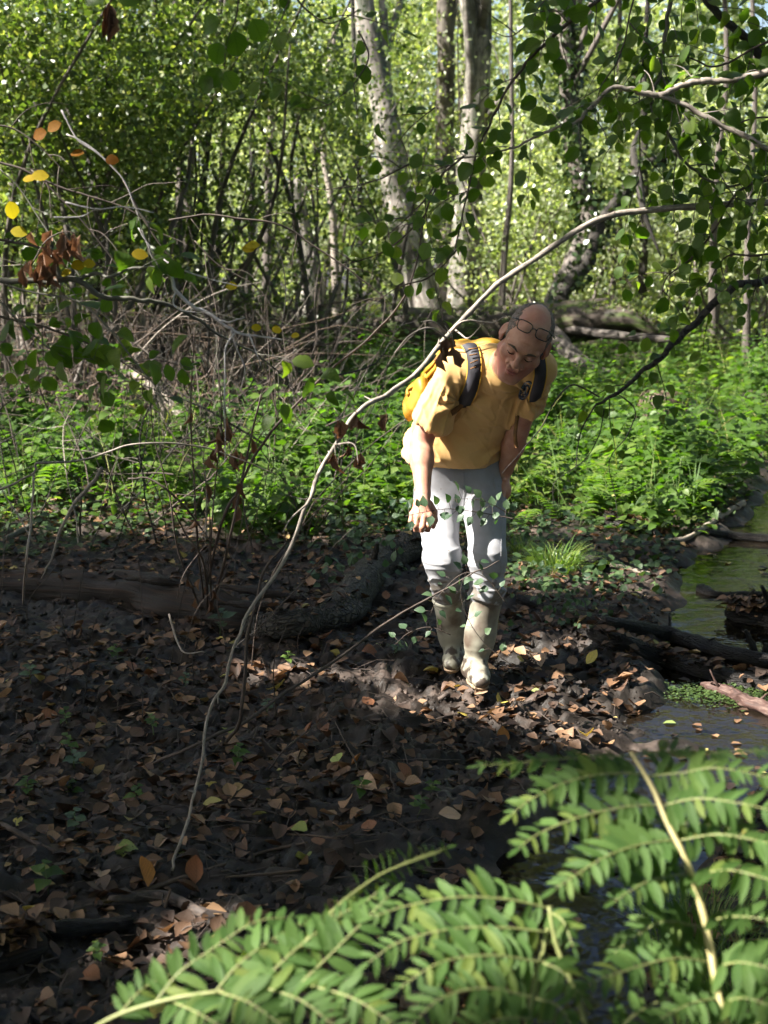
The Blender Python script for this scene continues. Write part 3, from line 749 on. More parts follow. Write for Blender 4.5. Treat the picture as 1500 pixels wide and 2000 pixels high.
def shade(n, xr, yr, tr_, size, keep_fn=None):
    G = np.stack([rng.uniform(*xr, n), rng.uniform(*yr, n), np.zeros(n)], -1)
    P = G + SUN * rng.uniform(*tr_, n)[:, None]
    ok = np.ones(n, bool)
    for T, r in zip(WT, WR):
        v = P - T
        d = np.linalg.norm(v - (v @ SUN)[:, None] * SUN, axis=1)
        ok &= d > r + size * 0.12
    if keep_fn is not None: ok &= keep_fn(G, P)
    return P[ok]
CAN = []
# heavy shade over the near mud
CAN.append(shade(30000, (-3.2, 2.9), (1.4, 7.6), (8, 13), .15, lambda G, P: (noise3(G[:, 0] * 2.2, G[:, 1] * 2.2, 0, 90) > -0.42) | (rng.random(len(G)) < .5)))
# dappled shade over the nettles and the left thicket
CAN.append(shade(8000, (-9, 5.5), (7.4, 20), (11, 16), .16, lambda G, P: noise3(G[:, 0] * 1.1, G[:, 1] * .8, 0, 91) > -0.02))
# leaves added overhead to cut the sky light, shading mostly right of the view
CAN.append(shade(46000, (0, 21), (-9, 11), (13, 17), .2, lambda G, P: ~((G[:, 0] < 5.8) & (G[:, 1] > 7.3))))
# over the viewer and the left, so that the sky light is that of a closed wood
CAN.append(shade(14000, (-7, 4), (-8, 1.6), (8, 13), .2))
AC = np.vstack(CAN)
seeds = np.array([[-7.2, 4.0], [-7.6, 8.0], [-9.5, 13.5], [-11, 20], [-8.5, -1.5]])
own = np.argmin(((AC[:, None, :2] - seeds[None]) ** 2).sum(-1), 1)
for i, s_ in enumerate(seeds):
    Pi = AC[own == i]; n = len(Pi)
    gz = float(terrain(*s_))
    root = thing('shade_tree', 'unseen tree on the left, crown shaped to cast shade, ' + ('nearest the lower mud', 'beside the man and rotten log', 'beside the nettle bed', 'beyond the nettle bed', 'behind the viewer')[i], 'tree', (s_[0], s_[1], gz), 'added shade trees out of view on the left')
    mb = MB(); top_ = np.array([s_[0], s_[1], 5.5])
    mb.tube(spline([np.array([s_[0], s_[1], gz - .1]), np.array([s_[0] + .1, s_[1], 3]), top_], 5), [.28, .2, .16], 10, .1, i)
    ob('trunk', mb.mesh('trunk', M['trunk_brown']), root)
    ob('crown', cloud_mesh('crown', Pi, rand_unit(n), rand_unit(n) * .8 + SUN * .8, rng.uniform(.13, .24, n), 1.1, SIMPLE, M['leaf_shade']), root)


# ------------------------------------------------------------------ signed distance field bodies
class SDF:
    def __init__(s, lo, hi, h):
        s.h = h; s.lo = np.array(lo, float)
        s.n = np.ceil((np.array(hi) - s.lo) / h).astype(int) + 1
        s.F = np.full(tuple(s.n), 0.06, np.float32)
    def _box(s, lo, hi):
        a = np.clip(np.floor((np.asarray(lo) - s.lo) / s.h).astype(int), 0, s.n)
        b = np.clip(np.ceil((np.asarray(hi) - s.lo) / s.h).astype(int) + 1, 0, s.n)
        if (b <= a).any(): return None, None
        ax = [s.lo[i] + s.h * np.arange(a[i], b[i], dtype=np.float32) for i in range(3)]
        P = np.stack(np.meshgrid(*ax, indexing='ij'), -1)
        return tuple(slice(a[i], b[i]) for i in range(3)), P
    def _mix(s, sl, d, k, op):
        f = s.F[sl]; d = d.astype(np.float32)
        if op == 'sub':
            d = -d
            h = np.clip(k - np.abs(f - d), 0, None) / max(k, 1e-6)
            s.F[sl] = np.maximum(f, d) + h * h * k * .25
        elif op == 'int':
            s.F[sl] = np.maximum(f, d)
        else:
            h = np.clip(k - np.abs(f - d), 0, None) / max(k, 1e-6)
            s.F[sl] = np.minimum(f, d) - h * h * k * .25
    def cone(s, a, b, r1, r2, k=0.02, flat=None, op='add'):
        """round cone a-b; flat=(axis, factor>1) squashes along axis"""
        a = np.asarray(a, float); b = np.asarray(b, float); m = max(r1, r2) + k + 0.01
        sl, P = s._box(np.minimum(a, b) - m, np.maximum(a, b) + m)
        if sl is None: return
        ba = b - a; L2 = max(ba @ ba, 1e-9)
        t = np.clip(((P - a) @ ba) / L2, 0, 1)
        v = P - (a + t[..., None] * ba)
        if flat is not None:
            n = nrm(flat[0]); v = v + ((flat[1] - 1) * (v @ n))[..., None] * n
        s._mix(sl, np.linalg.norm(v, axis=-1) - (r1 + (r2 - r1) * t), k, op)
    def ell(s, c, rad, B=None, k=0.02, op='add'):
        """ellipsoid, B: 3x3 whose columns are its axes in the world"""
        c = np.asarray(c, float); rad = np.asarray(rad, float); B = np.eye(3) if B is None else B
        ext = np.sqrt(((B * rad) ** 2).sum(1)) + k + 0.012
        sl, P = s._box(c - ext, c + ext)
        if sl is None: return
        q = ((P - c) @ B)
        k0 = np.linalg.norm(q / rad, axis=-1); k1 = np.linalg.norm(q / rad ** 2, axis=-1)
        s._mix(sl, k0 * (k0 - 1) / np.maximum(k1, 1e-6), k, op)
    def cut(s, p, n, lo=None, hi=None):
        """keep the side opposite to n (inside an optional box)"""
        sl, P = s._box(s.lo if lo is None else lo, s.lo + s.n * s.h if hi is None else hi)
        s._mix(sl, (P - np.asarray(p)) @ nrm(n), 0, 'int')
    def mesh(s, name, mat, disp=None, smooth=1):
        F = s.F; h = s.h
        S = F < 0
        n = np.array(F.shape) - 1
        cnt = np.zeros(n, np.int8)
        for i in (0, 1):
            for j in (0, 1):
                for k in (0, 1):
                    cnt += S[i:i + n[0], j:j + n[1], k:k + n[2]]
        I = np.argwhere((cnt > 0) & (cnt < 8))
        cor = np.array([(i, j, k) for i in (0, 1) for j in (0, 1) for k in (0, 1)])
        vals = np.stack([F[I[:, 0] + c[0], I[:, 1] + c[1], I[:, 2] + c[2]] for c in cor], 1)
        acc = np.zeros((len(I), 3)); w = np.zeros(len(I))
        for p in range(8):
            for q in range(p + 1, 8):
                if np.abs(cor[p] - cor[q]).sum() == 1:
                    mk = (vals[:, p] < 0) != (vals[:, q] < 0)
                    t = vals[:, p] / np.where(mk, vals[:, p] - vals[:, q], 1)
                    acc += np.where(mk[:, None], cor[p] + t[:, None] * (cor[q] - cor[p]), 0); w += mk
        V = s.lo + h * (I + acc / w[:, None])
        ID = np.full(n, -1, np.int32); ID[I[:, 0], I[:, 1], I[:, 2]] = np.arange(len(I))
        Q = []
        for ax in range(3):
            u, v = (ax + 1) % 3, (ax + 2) % 3
            a = np.moveaxis(S, (ax, u, v), (0, 1, 2))
            d = a[:-1, 1:-1, 1:-1] != a[1:, 1:-1, 1:-1]
            E = np.argwhere(d); E[:, 1:] += 1
            fl = a[E[:, 0], E[:, 1], E[:, 2]]
            idm = np.moveaxis(ID, (ax, u, v), (0, 1, 2))
            q = np.stack([idm[E[:, 0], E[:, 1] - 1, E[:, 2] - 1], idm[E[:, 0], E[:, 1], E[:, 2] - 1], idm[E[:, 0], E[:, 1], E[:, 2]], idm[E[:, 0], E[:, 1] - 1, E[:, 2]]], 1)
            q[~fl] = q[~fl][:, ::-1]
            Q.append(q)
        Q = np.vstack(Q); Q = Q[(Q >= 0).all(1)]
        for _ in range(smooth):
            s_ = np.zeros_like(V); c_ = np.zeros(len(V))
            for e in range(4):
                np.add.at(s_, Q[:, e], V[Q[:, (e + 1) % 4]]); np.add.at(c_, Q[:, e], 1)
                np.add.at(s_, Q[:, e], V[Q[:, (e - 1) % 4]]); np.add.at(c_, Q[:, e], 1)
            V = V * .45 + .55 * s_ / np.maximum(c_, 1)[:, None]
        if disp is not None:
            fn = np.cross(V[Q[:, 2]] - V[Q[:, 0]], V[Q[:, 3]] - V[Q[:, 1]])
            vn = np.zeros_like(V)
            for e in range(4): np.add.at(vn, Q[:, e], fn)
            V = V + nrm(vn) * disp(V)[:, None]
        return make_mesh(name, V, [Q], mat)

# ------------------------------------------------------------------ the man
M['skin'] = surf('skin', [(0.35, (0.34, 0.16, 0.105)), (0.55, (0.43, 0.225, 0.155)), (0.75, (0.50, 0.29, 0.21))], nscale=24, detail=5, rough=(0.42, 0.6), bump=0.12, bdist=0.003, spec=0.4, sss=0.12,
                 second=(7, (0.40, 0.15, 0.11), 0.5, 0.68))
M['hair'] = surf('cropped_grey_hair', [(0.35, (0.075, 0.050, 0.040)), (0.6, (0.17, 0.135, 0.115)), (0.8, (0.29, 0.26, 0.24))], nscale=160, detail=3, rough=(0.6, 0.8), bump=0.8, bdist=0.003)
M['brow'] = surf('eyebrow_hair', [(0.3, (0.03, 0.02, 0.016)), (0.7, (0.08, 0.055, 0.045))], nscale=300, bump=0.5, bdist=0.002)
M['eye'] = surf('eye_slit', [(0.3, (0.012, 0.009, 0.008)), (0.7, (0.03, 0.02, 0.018))], nscale=30, bump=0, rough=(0.2, 0.3))
M['lip'] = surf('lips', [(0.3, (0.27, 0.085, 0.07)), (0.7, (0.36, 0.13, 0.105))], nscale=60, bump=0.2, bdist=0.001, rough=(0.4, 0.55))
M['shirt'] = surf('mustard_cotton', [(0.3, (0.50, 0.295, 0.105)), (0.7, (0.60, 0.38, 0.16))], nscale=6, detail=8, rough=(0.8, 0.95), bump=0.45, bdist=0.006, spec=0.2, sheen=0.15, second=(3, (0.40, 0.225, 0.07), 0.5, 0.75))
M['trouser'] = surf('pale_grey_twill', [(0.3, (0.20, 0.20, 0.214)), (0.7, (0.31, 0.31, 0.328))], nscale=5, detail=9, rough=(0.8, 0.95), bump=0.25, bdist=0.004, spec=0.2,
                    second=(6, (0.19, 0.175, 0.165), 0.56, 0.76))
M['boot'] = surf('olive_grey_rubber', [(0.3, (0.15, 0.14, 0.108)), (0.6, (0.26, 0.25, 0.20)), (0.8, (0.34, 0.325, 0.27))], nscale=4, detail=6, rough=(0.4, 0.65), bump=0.2, bdist=0.004,
                 second=(7, (0.075, 0.055, 0.040), 0.50, 0.66))
def muddy(m, z0, z1, col, seed=0.0):
    """mud splashes that thin out above z1"""
    t = m.node_tree; p = [n for n in t.nodes if n.type == 'BSDF_PRINCIPLED'][0]
    src = p.inputs['Base Color'].links[0].from_socket
    g = nd(t, 'NewGeometry'); sx = nd(t, 'SeparateXYZ'); t.links.new(g.outputs['Position'], sx.inputs[0])
    n = nd(t, 'TexNoise', Scale=26.0, Detail=6.0); t.links.new(g.outputs['Position'], n.inputs['Vector'])
    mr = nd(t, 'MapRange'); mr.inputs['From Min'].default_value, mr.inputs['From Max'].default_value = z0, z1
    mr.inputs['To Min'].default_value, mr.inputs['To Max'].default_value = .34, -.12
    t.links.new(sx.outputs[2], mr.inputs[0])
    ad = nd(t, 'Math', operation='ADD'); t.links.new(mr.outputs[0], ad.inputs[0]); t.links.new(n.outputs[0], ad.inputs[1])
    f = ramp(t, [(.56, (0, 0, 0)), (.64, (1, 1, 1))], ad.outputs[0])
    t.links.new(mix(t, 'MIX', f, src, col), p.inputs['Base Color'])
muddy(M['boot'], -.02, .17, (.045, .033, .025))
muddy(M['trouser'], .22, .46, (.12, .105, .09))
M['sole'] = surf('muddy_rubber_sole', [(0.3, (0.13, 0.085, 0.05)), (0.7, (0.34, 0.24, 0.15))], nscale=18, rough=(0.6, 0.85), bump=0.7, bdist=0.006)
M['pack'] = surf('yellow_pack_cloth', [(0.3, (0.27, 0.135, 0.008)), (0.7, (0.42, 0.23, 0.016))], nscale=9, detail=8, rough=(0.5, 0.7), bump=0.35, bdist=0.006)
M['pack_strap'] = surf('black_strap_foam', [(0.3, (0.012, 0.011, 0.014)), (0.7, (0.035, 0.033, 0.042))], nscale=30, rough=(0.55, 0.8), bump=0.3, bdist=0.002)
M['piping'] = surf('yellow_piping', [(0.3, (0.50, 0.28, 0.02)), (0.7, (0.62, 0.38, 0.05))], nscale=30, bump=0.1)
M['web'] = surf('brown_webbing', [(0.3, (0.10, 0.045, 0.015)), (0.7, (0.20, 0.09, 0.025))], nscale=60, bump=0.4, bdist=0.001)
M['emblem'] = surf('navy_emblem', [(0.3, (0.010, 0.014, 0.030)), (0.7, (0.018, 0.026, 0.052))], nscale=40, bump=0.1)
M['emblem_ring'] = surf('pale_blue_print', [(0.3, (0.16, 0.22, 0.28)), (0.7, (0.24, 0.31, 0.38))], nscale=40, bump=0.1)
M['glasses'] = surf('black_glasses_plastic', [(0.3, (0.008, 0.008, 0.009)), (0.7, (0.014, 0.014, 0.016))], nscale=30, rough=(0.2, 0.35), bump=0)
mm, tt, oo = new_mat('spectacle_lens')
_g = nd(tt, 'BsdfGlossy', Roughness=0.03); _t = nd(tt, 'BsdfTransparent'); _t.inputs[0].default_value = (.96, .95, .93, 1)
_m = nd(tt, 'MixShader'); _f = nd(tt, 'Fresnel', IOR=1.9)
tt.links.new(_f.outputs[0], _m.inputs[0]); tt.links.new(_t.outputs[0], _m.inputs[1]); tt.links.new(_g.outputs[0], _m.inputs[2]); tt.links.new(_m.outputs[0], oo.inputs[0])
M['lens'] = mm

# head frame: columns = man's left (image right), face forward, up
HP, HR, HYAW = R(31), R(23), R(4)
def rot(ax, a):
    return np.array(Matrix.Rotation(a, 3, ax))
HB0 = np.array([[1, 0, 0], [0, -1, 0], [0, 0, 1.0]]).T
HB = rot('Y', HR) @ rot('X', HP) @ rot('Z', -HYAW) @ HB0
HC = at(1027, 664, 4.72)
def H(x, y, z): return HC + HB @ np.array([x, y, z], float)

# joints
NECK = at(992, 712, 4.93)
SH_R, SH_L = at(888, 716, 4.99), at(1052, 716, 4.92)
EL_R, WR_R = at(823, 862, 5.05), at(826, 965, 4.92)
EL_L, WR_L = at(1012, 838, 5.12), at(984, 928, 5.24)
HIP_R, KN_R, AN_R = at(853, 968, 5.30), at(864, 1092, 5.05), at(890, 1290, 5.24)
HIP_L, KN_L, AN_L = at(944, 965, 5.24), at(952, 1085, 5.02), at(927, 1302, 5.00)
WAIST, CHEST = at(888, 890, 5.27), at(968, 740, 5.02)
TOR = nrm(CHEST - WAIST)                                  # torso axis, upward
TF = nrm(np.array([0.12, -1, 0]) - TOR * (np.array([0.12, -1, 0]) @ TOR))    # torso front

man_base = (float(at(915, 1330, 5.05)[0]), 5.08, 0.0)
man = thing('person', 'balding man in mustard t-shirt, grey trousers and rubber boots bending forward over the mud', 'person', man_base)

body = SDF((0.02, 4.55, 0.62), (0.72, 5.45, 1.62), 0.0032)
def hc(a, b, r1, r2, k=.012, **kw): body.cone(H(*a), H(*b), r1, r2, k, **kw)
def he(c, rad, k=.012, B=None, **kw): body.ell(H(*c), rad, HB if B is None else B, k, **kw)
# skull, face, jaw
he((0, -.022, .034), (.0735, .096, .084))
he((0, .030, .020), (.066, .066, .072), k=.02)
he((0, .028, -.045), (.060, .062, .080), k=.02)
hc((-.054, .004, -.062), (-.018, .070, -.112), .024, .020, k=.02)
hc((.054, .004, -.062), (.018, .070, -.112), .024, .020, k=.02)
hc((-.010, .078, -.114), (.010, .078, -.114), .017, .017, k=.02)
for sx in (-1, 1):
    he((sx * .046, .058, -.032), (.022, .022, .020), k=.018)           # cheek bone
    hc((sx * .014, .090, .014), (sx * .050, .074, .012), .012, .010, k=.012)  # brow ridge
    he((sx * .032, .095, -.008), (.017, .014, .011), k=.010, op='sub')  # socket
    he((sx * .031, .078, -.009), (.0155, .0140, .0125), k=.004)         # lid over the eye ball
    he((sx * .020, .090, -.052), (.012, .010, .012), k=.012)            # upper lip side
hc((0, .090, .006), (0, .112, -.030), .0085, .0115, k=.010)             # nose bridge
he((0, .115, -.036), (.0125, .0135, .0115), k=.008)                      # nose tip
for sx in (-1, 1):
    he((sx * .0125, .102, -.040), (.0085, .0095, .0080), k=.006)
    he((sx * .0075, .108, -.0475), (.0035, .005, .0035), k=.003, op='sub')
hc((-.016, .094, -.066), (.016, .094, -.066), .0075, .0075, k=.007)     # lips
hc((-.013, .092, -.080), (.013, .092, -.080), .0085, .0085, k=.008)
hc((-.024, .096, -.0735), (.024, .096, -.0735), .0030, .0030, k=.004, op='sub')
for sx in (-1, 1):                                                        # ears
    EB = HB @ rot('Y', sx * R(-14)) @ rot('Z', sx * R(28))
    he((sx * .080, -.010, -.004), (.0075, .019, .031), k=.006, B=EB)
    he((sx * .0865, -.006, .000), (.005, .011, .018), k=.005, B=EB, op='sub')
    he((sx * .079, -.002, -.034), (.006, .009, .010), k=.005)
# forehead crease and nasolabial folds
for zc in (.040, .054):
    hc((-.030, .092, zc), (.030, .092, zc), .0022, .0022, k=.003, op='sub')
for sx in (-1, 1):
    hc((sx * .019, .100, -.042), (sx * .030, .086, -.076), .0028, .0028, k=.005, op='sub')
# neck, trunk (inside the shirt), arms
body.cone(H(0, -.030, -.045), NECK - TF * .01 - TOR * .03, .060, .066, .025)
body.cone(NECK - TOR * .05 - TF * .035, WAIST - TF * .05, .062, .085, .03)
body.cone(NECK - TOR * .035 - TF * .02, SH_R - TOR * .01, .046, .05, .02)
body.cone(NECK - TOR * .035 - TF * .02, SH_L - TOR * .01, .046, .05, .02)
def arm(S_, E_, W_, sc=1.0):
    d = nrm(W_ - E_)
    body.cone(S_, E_, .050 * sc, .040 * sc, .02)
    body.cone(E_, E_ + (W_ - E_) * .38, .0395 * sc, .041 * sc, .015)
    body.cone(E_ + (W_ - E_) * .3, W_, .041 * sc, .0265 * sc, .02)
arm(SH_R, EL_R, WR_R); arm(SH_L, EL_L, WR_L)
# right hand, back of the hand to the viewer, fingers curled down and in
def px(a, b, Y): return at(a, b, Y if abs(Y - 4.89) < .002 or abs(Y - 4.90) < .002 else Y + .085)
body.cone(WR_R, px(824, 984, 4.89), .0255, .030, .012, flat=((.1, -1, .35), 1.35))
KNU = [px(806, 1004, 4.785), px(816, 1009, 4.770), px(828, 1011, 4.767), px(839, 1007, 4.775)]     # little .. index
for q_ in KNU: body.cone(px(824, 980, 4.90), q_, .020, .0115, .012)
FING = [[(803, 1018, 4.775), (805, 1030, 4.80), (811, 1033, 4.825)],
        [(812, 1027, 4.752), (813, 1041, 4.775), (818, 1044, 4.80)],
        [(825, 1030, 4.745), (821, 1046, 4.765), (826, 1049, 4.79)],
        [(838, 1026, 4.752), (834, 1041, 4.765), (836, 1048, 4.785)]]
for k_, fg in zip(KNU, FING):
    a_ = k_
    rr_ = .0112
    for c_ in fg:
        b_ = px(*c_); body.cone(a_, b_, rr_, rr_ * .92, .003); a_ = b_; rr_ *= .93
    body.ell(k_, (.0115, .0115, .0115), None, .006)
tb = [px(838, 984, 4.835), px(848, 1000, 4.832), px(850, 1016, 4.815), px(846, 1029, 4.80)]       # thumb on the inner side
for a_, b_, r_ in zip(tb[:-1], tb[1:], (.0145, .0115, .0098)): body.cone(a_, b_, r_, r_ * .88, .006)
# left hand on the far thigh
body.cone(WR_L, WR_L + np.array([.004, -.02, -.055]), .026, .034, .012, flat=((1, 0.3, 0), 1.6))
for j in range(4):
    b0 = WR_L + np.array([-.012 + .003 * j, -.045 + .021 * j, -.085]); b1 = b0 + np.array([-.016, -.006, -.033]); b2 = b1 + np.array([-.02, 0, -.022])
    body.cone(WR_L + np.array([.004, -.02, -.05]), b0, .018, .011, .01); body.cone(b0, b1, .0098, .009, .003); body.cone(b1, b2, .009, .0078, .003)
body.cone(WR_L + np.array([0, -.035, -.03]), WR_L + np.array([-.01, -.066, -.075]), .013, .009, .008)
ob('body', body.mesh('body', M['skin'], smooth=1), man)
del body

# hair: cropped sides and back under the bald crown
hs = SDF(HC - .15, HC + .15, 0.0035)
hs.ell(H(0, -.022, .034), (.0765, .0990, .0858), HB, 0)
hs.ell(H(0, .030, .020), (.0680, .060, .072), HB, .02)
hs.ell(H(0, .050, .082), (.050, .125, .052), HB, .012, op='sub')     # the bald top
hs.cut(H(0, .036, 0), HB @ np.array([0, 1, -.25]))
hs.cut(H(0, 0, -.038), HB @ np.array([0, .35, -1]))
for sx in (-1, 1): hs.ell(H(sx * .088, -.008, -.004), (.016, .026, .036), HB, .004, op='sub')
ob('hair', hs.mesh('hair', M['hair'], lambda V: .0030 * noise3(V[:, 0] * 170, V[:, 1] * 170, V[:, 2] * 170, 7) - .0008), man)
for sx in (-1, 1):
    mb = MB(); mb.tube(spline([H(sx * .013, .099, .008), H(sx * .030, .0975, .016), H(sx * .050, .083, .011)], 6), [.0030, .0042, .0022], 7, .3, 2)
    ob('eyebrow', mb.mesh('eyebrow', M['brow']), man)
    mb = MB(); mb.tube(spline([H(sx * .0185, .0885, -.0125), H(sx * .031, .0925, -.0155), H(sx * .0445, .0845, -.0125)], 6), [.0012, .0020, .0012], 6)
    ob('eyelash', mb.mesh('eyelash', M['eye']), man)
mb = MB()
for zc, r_ in ((-.0675, .0062), (-.0795, .0070)):
    mb.tube(spline([H(-.021, .0905, -.0725), H(-.009, .0985, zc), H(0, .0995, zc - .001), H(.009, .0985, zc), H(.021, .0905, -.0725)], 6), [.0015, r_ * .72, r_ * .78, r_ * .72, .0015], 8)
ob('lips', mb.mesh('lips', M['lip']), man)

# ---- t-shirt
HEM = at(890, 918, 5.27)
sh = SDF((-.06, 4.62, .80), (.76, 5.56, 1.58), 0.0042)
sh.cone(CHEST - TF * .015, WAIST - TF * .03, .134, .146, .03, flat=(TF, 1.4))
sh.cone(WAIST - TF * .03, HEM - TOR * .10 - TF * .03, .160, .168, .03, flat=(TF, 1.2))
sh.cone(WAIST + TF * .022 + TOR * .06, HEM - TOR * .08 - TF * .003, .122, .126, .05, flat=(TF, 1.15))
sh.cone(at(835, 850, 5.34), at(818, 925, 5.36), .06, .062, .05)                 # loose back of the shirt hanging behind the arm
sh.cone(SH_R - TOR * .012, SH_L - TOR * .012, .056, .054, .03)
sh.cone(NECK - TOR * .05, SH_R, .066, .053, .03); sh.cone(NECK - TOR * .05, SH_L, .066, .052, .03)
SL_R, SL_L = SH_R + (EL_R - SH_R) * .76, SH_L + (EL_L - SH_L) * .66
sh.cone(SH_R, SH_R + (EL_R - SH_R) * .95, .056, .0615, .02)
sh.cone(SH_L, SH_L + (EL_L - SH_L) * .85, .053, .057, .02)
bx = .16
dR = nrm(EL_R - SH_R)
# sleeve ends: cut across, then hollowed round the arm
sl_, P_ = sh._box(SL_R + dR * .07 - .14, SL_R + dR * .07 + .14)
dd = (P_ - SL_R) @ dR; rr_ = np.linalg.norm(P_ - SL_R - dd[..., None] * dR, axis=-1)
mk = (dd > 0) & (rr_ < .095) & (dd < .16)
near_torso = np.linalg.norm(np.cross(P_ - WAIST, TOR), axis=-1) < .150
sh.F[sl_] = np.where(mk & ~near_torso, np.maximum(sh.F[sl_], dd), sh.F[sl_])
sh.cone(SL_R - dR * .05, SL_R + dR * .05, .050, .054, .004, op='sub')
dL = nrm(EL_L - SH_L)
sl_, P_ = sh._box(SL_L + dL * .05 - .12, SL_L + dL * .05 + .12)
dd = (P_ - SL_L) @ dL; rr_ = np.linalg.norm(P_ - SL_L - dd[..., None] * dL, axis=-1)
near_torso = np.linalg.norm(np.cross(P_ - WAIST, TOR), axis=-1) < .140
sh.F[sl_] = np.where((dd > 0) & (rr_ < .085) & (dd < .14) & ~near_torso, np.maximum(sh.F[sl_], dd), sh.F[sl_])
# hem
HN = nrm(-TOR * .55 + np.array([-.02, 0, -1]) * .75)
sh.cut(HEM + HN * .004, HN)
sh.cone(HEM - HN * .06 - TF * .02, HEM + HN * .05 - TF * .02, .138, .142, .004, flat=(TF, 1.2), op='sub')
# neck opening
NAX = nrm(TOR * .93 + TF * .36)
sh.cone(NECK - NAX * .012 + TF * .004, NECK + NAX * .12 + TF * .004, .060, .078, .006, op='sub')
def shirt_folds(V):
    u = (V - WAIST) @ TOR; w = V[:, 0]; f = (V - WAIST) @ TF
    body_ = sstep(-.2, .02, f)
    a = .0085 * (1 - np.abs(noise3(w * 5 + u * 6, u * 17 - w * 7, f * 2, 61))) ** 3 * (1 - sstep(.12, .30, u)) * 2.2
    b = .009 * noise3(w * 7 - u * 2, u * 6 + w * 3, f * 4, 62)
    c = .010 * (1 - np.abs(noise3(w * 14 + u * 5, u * 3, 0, 63))) ** 4 * sstep(-.02, -.12, u)
    # folds fanning from the armpits
    d = np.zeros(len(V))
    for c0 in (at(895, 800, 4.95), at(1030, 790, 4.9)):
        q = V - c0; r_ = np.linalg.norm(q, axis=1); an = np.arctan2(q @ TOR, q[:, 0])
        d += .010 * np.sin(an * 9 + 3 * r_) * np.exp(-(r_ / .10) ** 2) * sstep(.01, .05, r_)
    # creases down the sleeves and drapes from the shoulders
    for s0, e0, k0 in ((SH_R, EL_R, 1.0), (SH_L, EL_L, 1.3)):
        ax_ = nrm(e0 - s0); q = V - s0; t_ = q @ ax_; rad_ = q - t_[:, None] * ax_; r_ = np.linalg.norm(rad_, axis=1)
        e1 = nrm(np.cross(ax_, (0, 1, 0))); an = np.arctan2(rad_ @ np.cross(ax_, e1), rad_ @ e1)
        on = sstep(.03, .12, t_) * (r_ < .105)
        d += on * (.010 * (1 - np.abs(noise3(np.cos(an) * 2.2 * k0, np.sin(an) * 2.2 * k0, t_ * 4, 64))) ** 3 - .004 + .004 * noise3(np.cos(an) * 3, np.sin(an) * 3, t_ * 5, 65))
    d += .009 * (1 - np.abs(noise3(w * 9 + u * 7, u * 5 - w * 3, f * 3, 66))) ** 4 * sstep(.05, .2, u) * sstep(.05, .12, f)
    hemband = -.0025 * np.exp(-(((V - HEM) @ HN + .020) / .0035) ** 2)
    e_ = .0030 * (1 - np.abs(noise3(w * 26 + u * 10, u * 30 - w * 9, f * 9, 67))) ** 3 - .001
    return a + b + c + d + e_ + hemband
shirt_me = sh.mesh('t_shirt', M['shirt'], shirt_folds, 2)
shirt = ob('t_shirt', shirt_me, man)
def bvh_of(me):
    n = len(me.vertices); co = np.empty(n * 3, np.float32); me.vertices.foreach_get('co', co)
    lp = np.empty(len(me.loops), np.int32); me.loops.foreach_get('vertex_index', lp)
    return BVHTree.FromPolygons([tuple(v) for v in co.reshape(-1, 3).tolist()], lp.reshape(-1, 4).tolist())
shirt_bvh = bvh_of(shirt_me)
def on_shirt(px_, py_, off=0.004):
    o = Vector((0, 0, CAM_H)); h = shirt_bvh.ray_cast(o, Vector(ray(px_, py_)).normalized())
    if h[0] is None:
        q = Vector(at(px_, py_, 5.0)); p_, n_, _, _ = shirt_bvh.find_nearest(q); return np.array(p_ + n_ * off), np.array(n_)
    return np.array(h[0] + h[1] * off), np.array(h[1])
# collar rib
mb = MB()
cpts = []
for a_ in np.linspace(0, 2 * np.pi, 28):
    U_ = nrm(np.cross(NAX, (1, 0, 0))); V_ = np.cross(NAX, U_)
    q = NECK + TF * .004 + NAX * .018 + .068 * (np.cos(a_) * U_ + np.sin(a_) * V_)
    p_, n_, _, _ = shirt_bvh.find_nearest(Vector(q)); cpts.append(np.array(p_ + n_ * .001))
cp = np.array(cpts); cp[-1] = cp[0]
for _ in range(3): cp = np.vstack([cp[:1], (cp[:-2] + 2 * cp[1:-1] + cp[2:]) / 4, cp[-1:]])
mb.tube(cp, .0062, 7)
ob('collar', mb.mesh('collar', M['shirt']), shirt)
# emblem on the left breast: oval badge with a ring and a small pale motif
mb = MB(); ring = MB()
ec = (1026, 762)
def em(u, v, off):
    a_ = R(-62)
    x_, y_ = u * 21, v * 10.5
    return on_shirt(ec[0] + x_ * math.cos(a_) - y_ * math.sin(a_) * 1, ec[1] + x_ * math.sin(a_) + y_ * math.cos(a_), off)[0]
pts = [em(0, 0, .002)]
for rr_ in (.5, 1.0):
    for a_ in np.linspace(0, 2 * np.pi, 20, endpoint=False): pts.append(em(rr_ * math.cos(a_), rr_ * math.sin(a_), .002))
f3 = [(0, 1 + i, 1 + (i + 1) % 20) for i in range(20)]; f4 = [(1 + i, 21 + i, 21 + (i + 1) % 20, 1 + (i + 1) % 20) for i in range(20)]
mb.raw(pts, f4, f3)
embl = ob('emblem', mb.mesh('emblem', M['emblem']), shirt)
ring.tube(np.array([em(.84 * math.cos(a_), .84 * math.sin(a_), .003) for a_ in np.linspace(0, 2 * np.pi, 26)]), .0011, 5)
for k_ in range(7):
    a_ = k_ * .9 + .3; ring.tube(np.array([em(.62 * math.cos(a_), .62 * math.sin(a_), .003), em(.62 * math.cos(a_ + .35), .62 * math.sin(a_ + .35), .003)]), .0012, 5)
ring.tube(np.array([em(-.3, -.1, .003), em(-.05, .25, .003), em(.3, .05, .003)]), .0014, 5)
ob('emblem_print', ring.mesh('emblem_print', M['emblem_ring']), shirt)

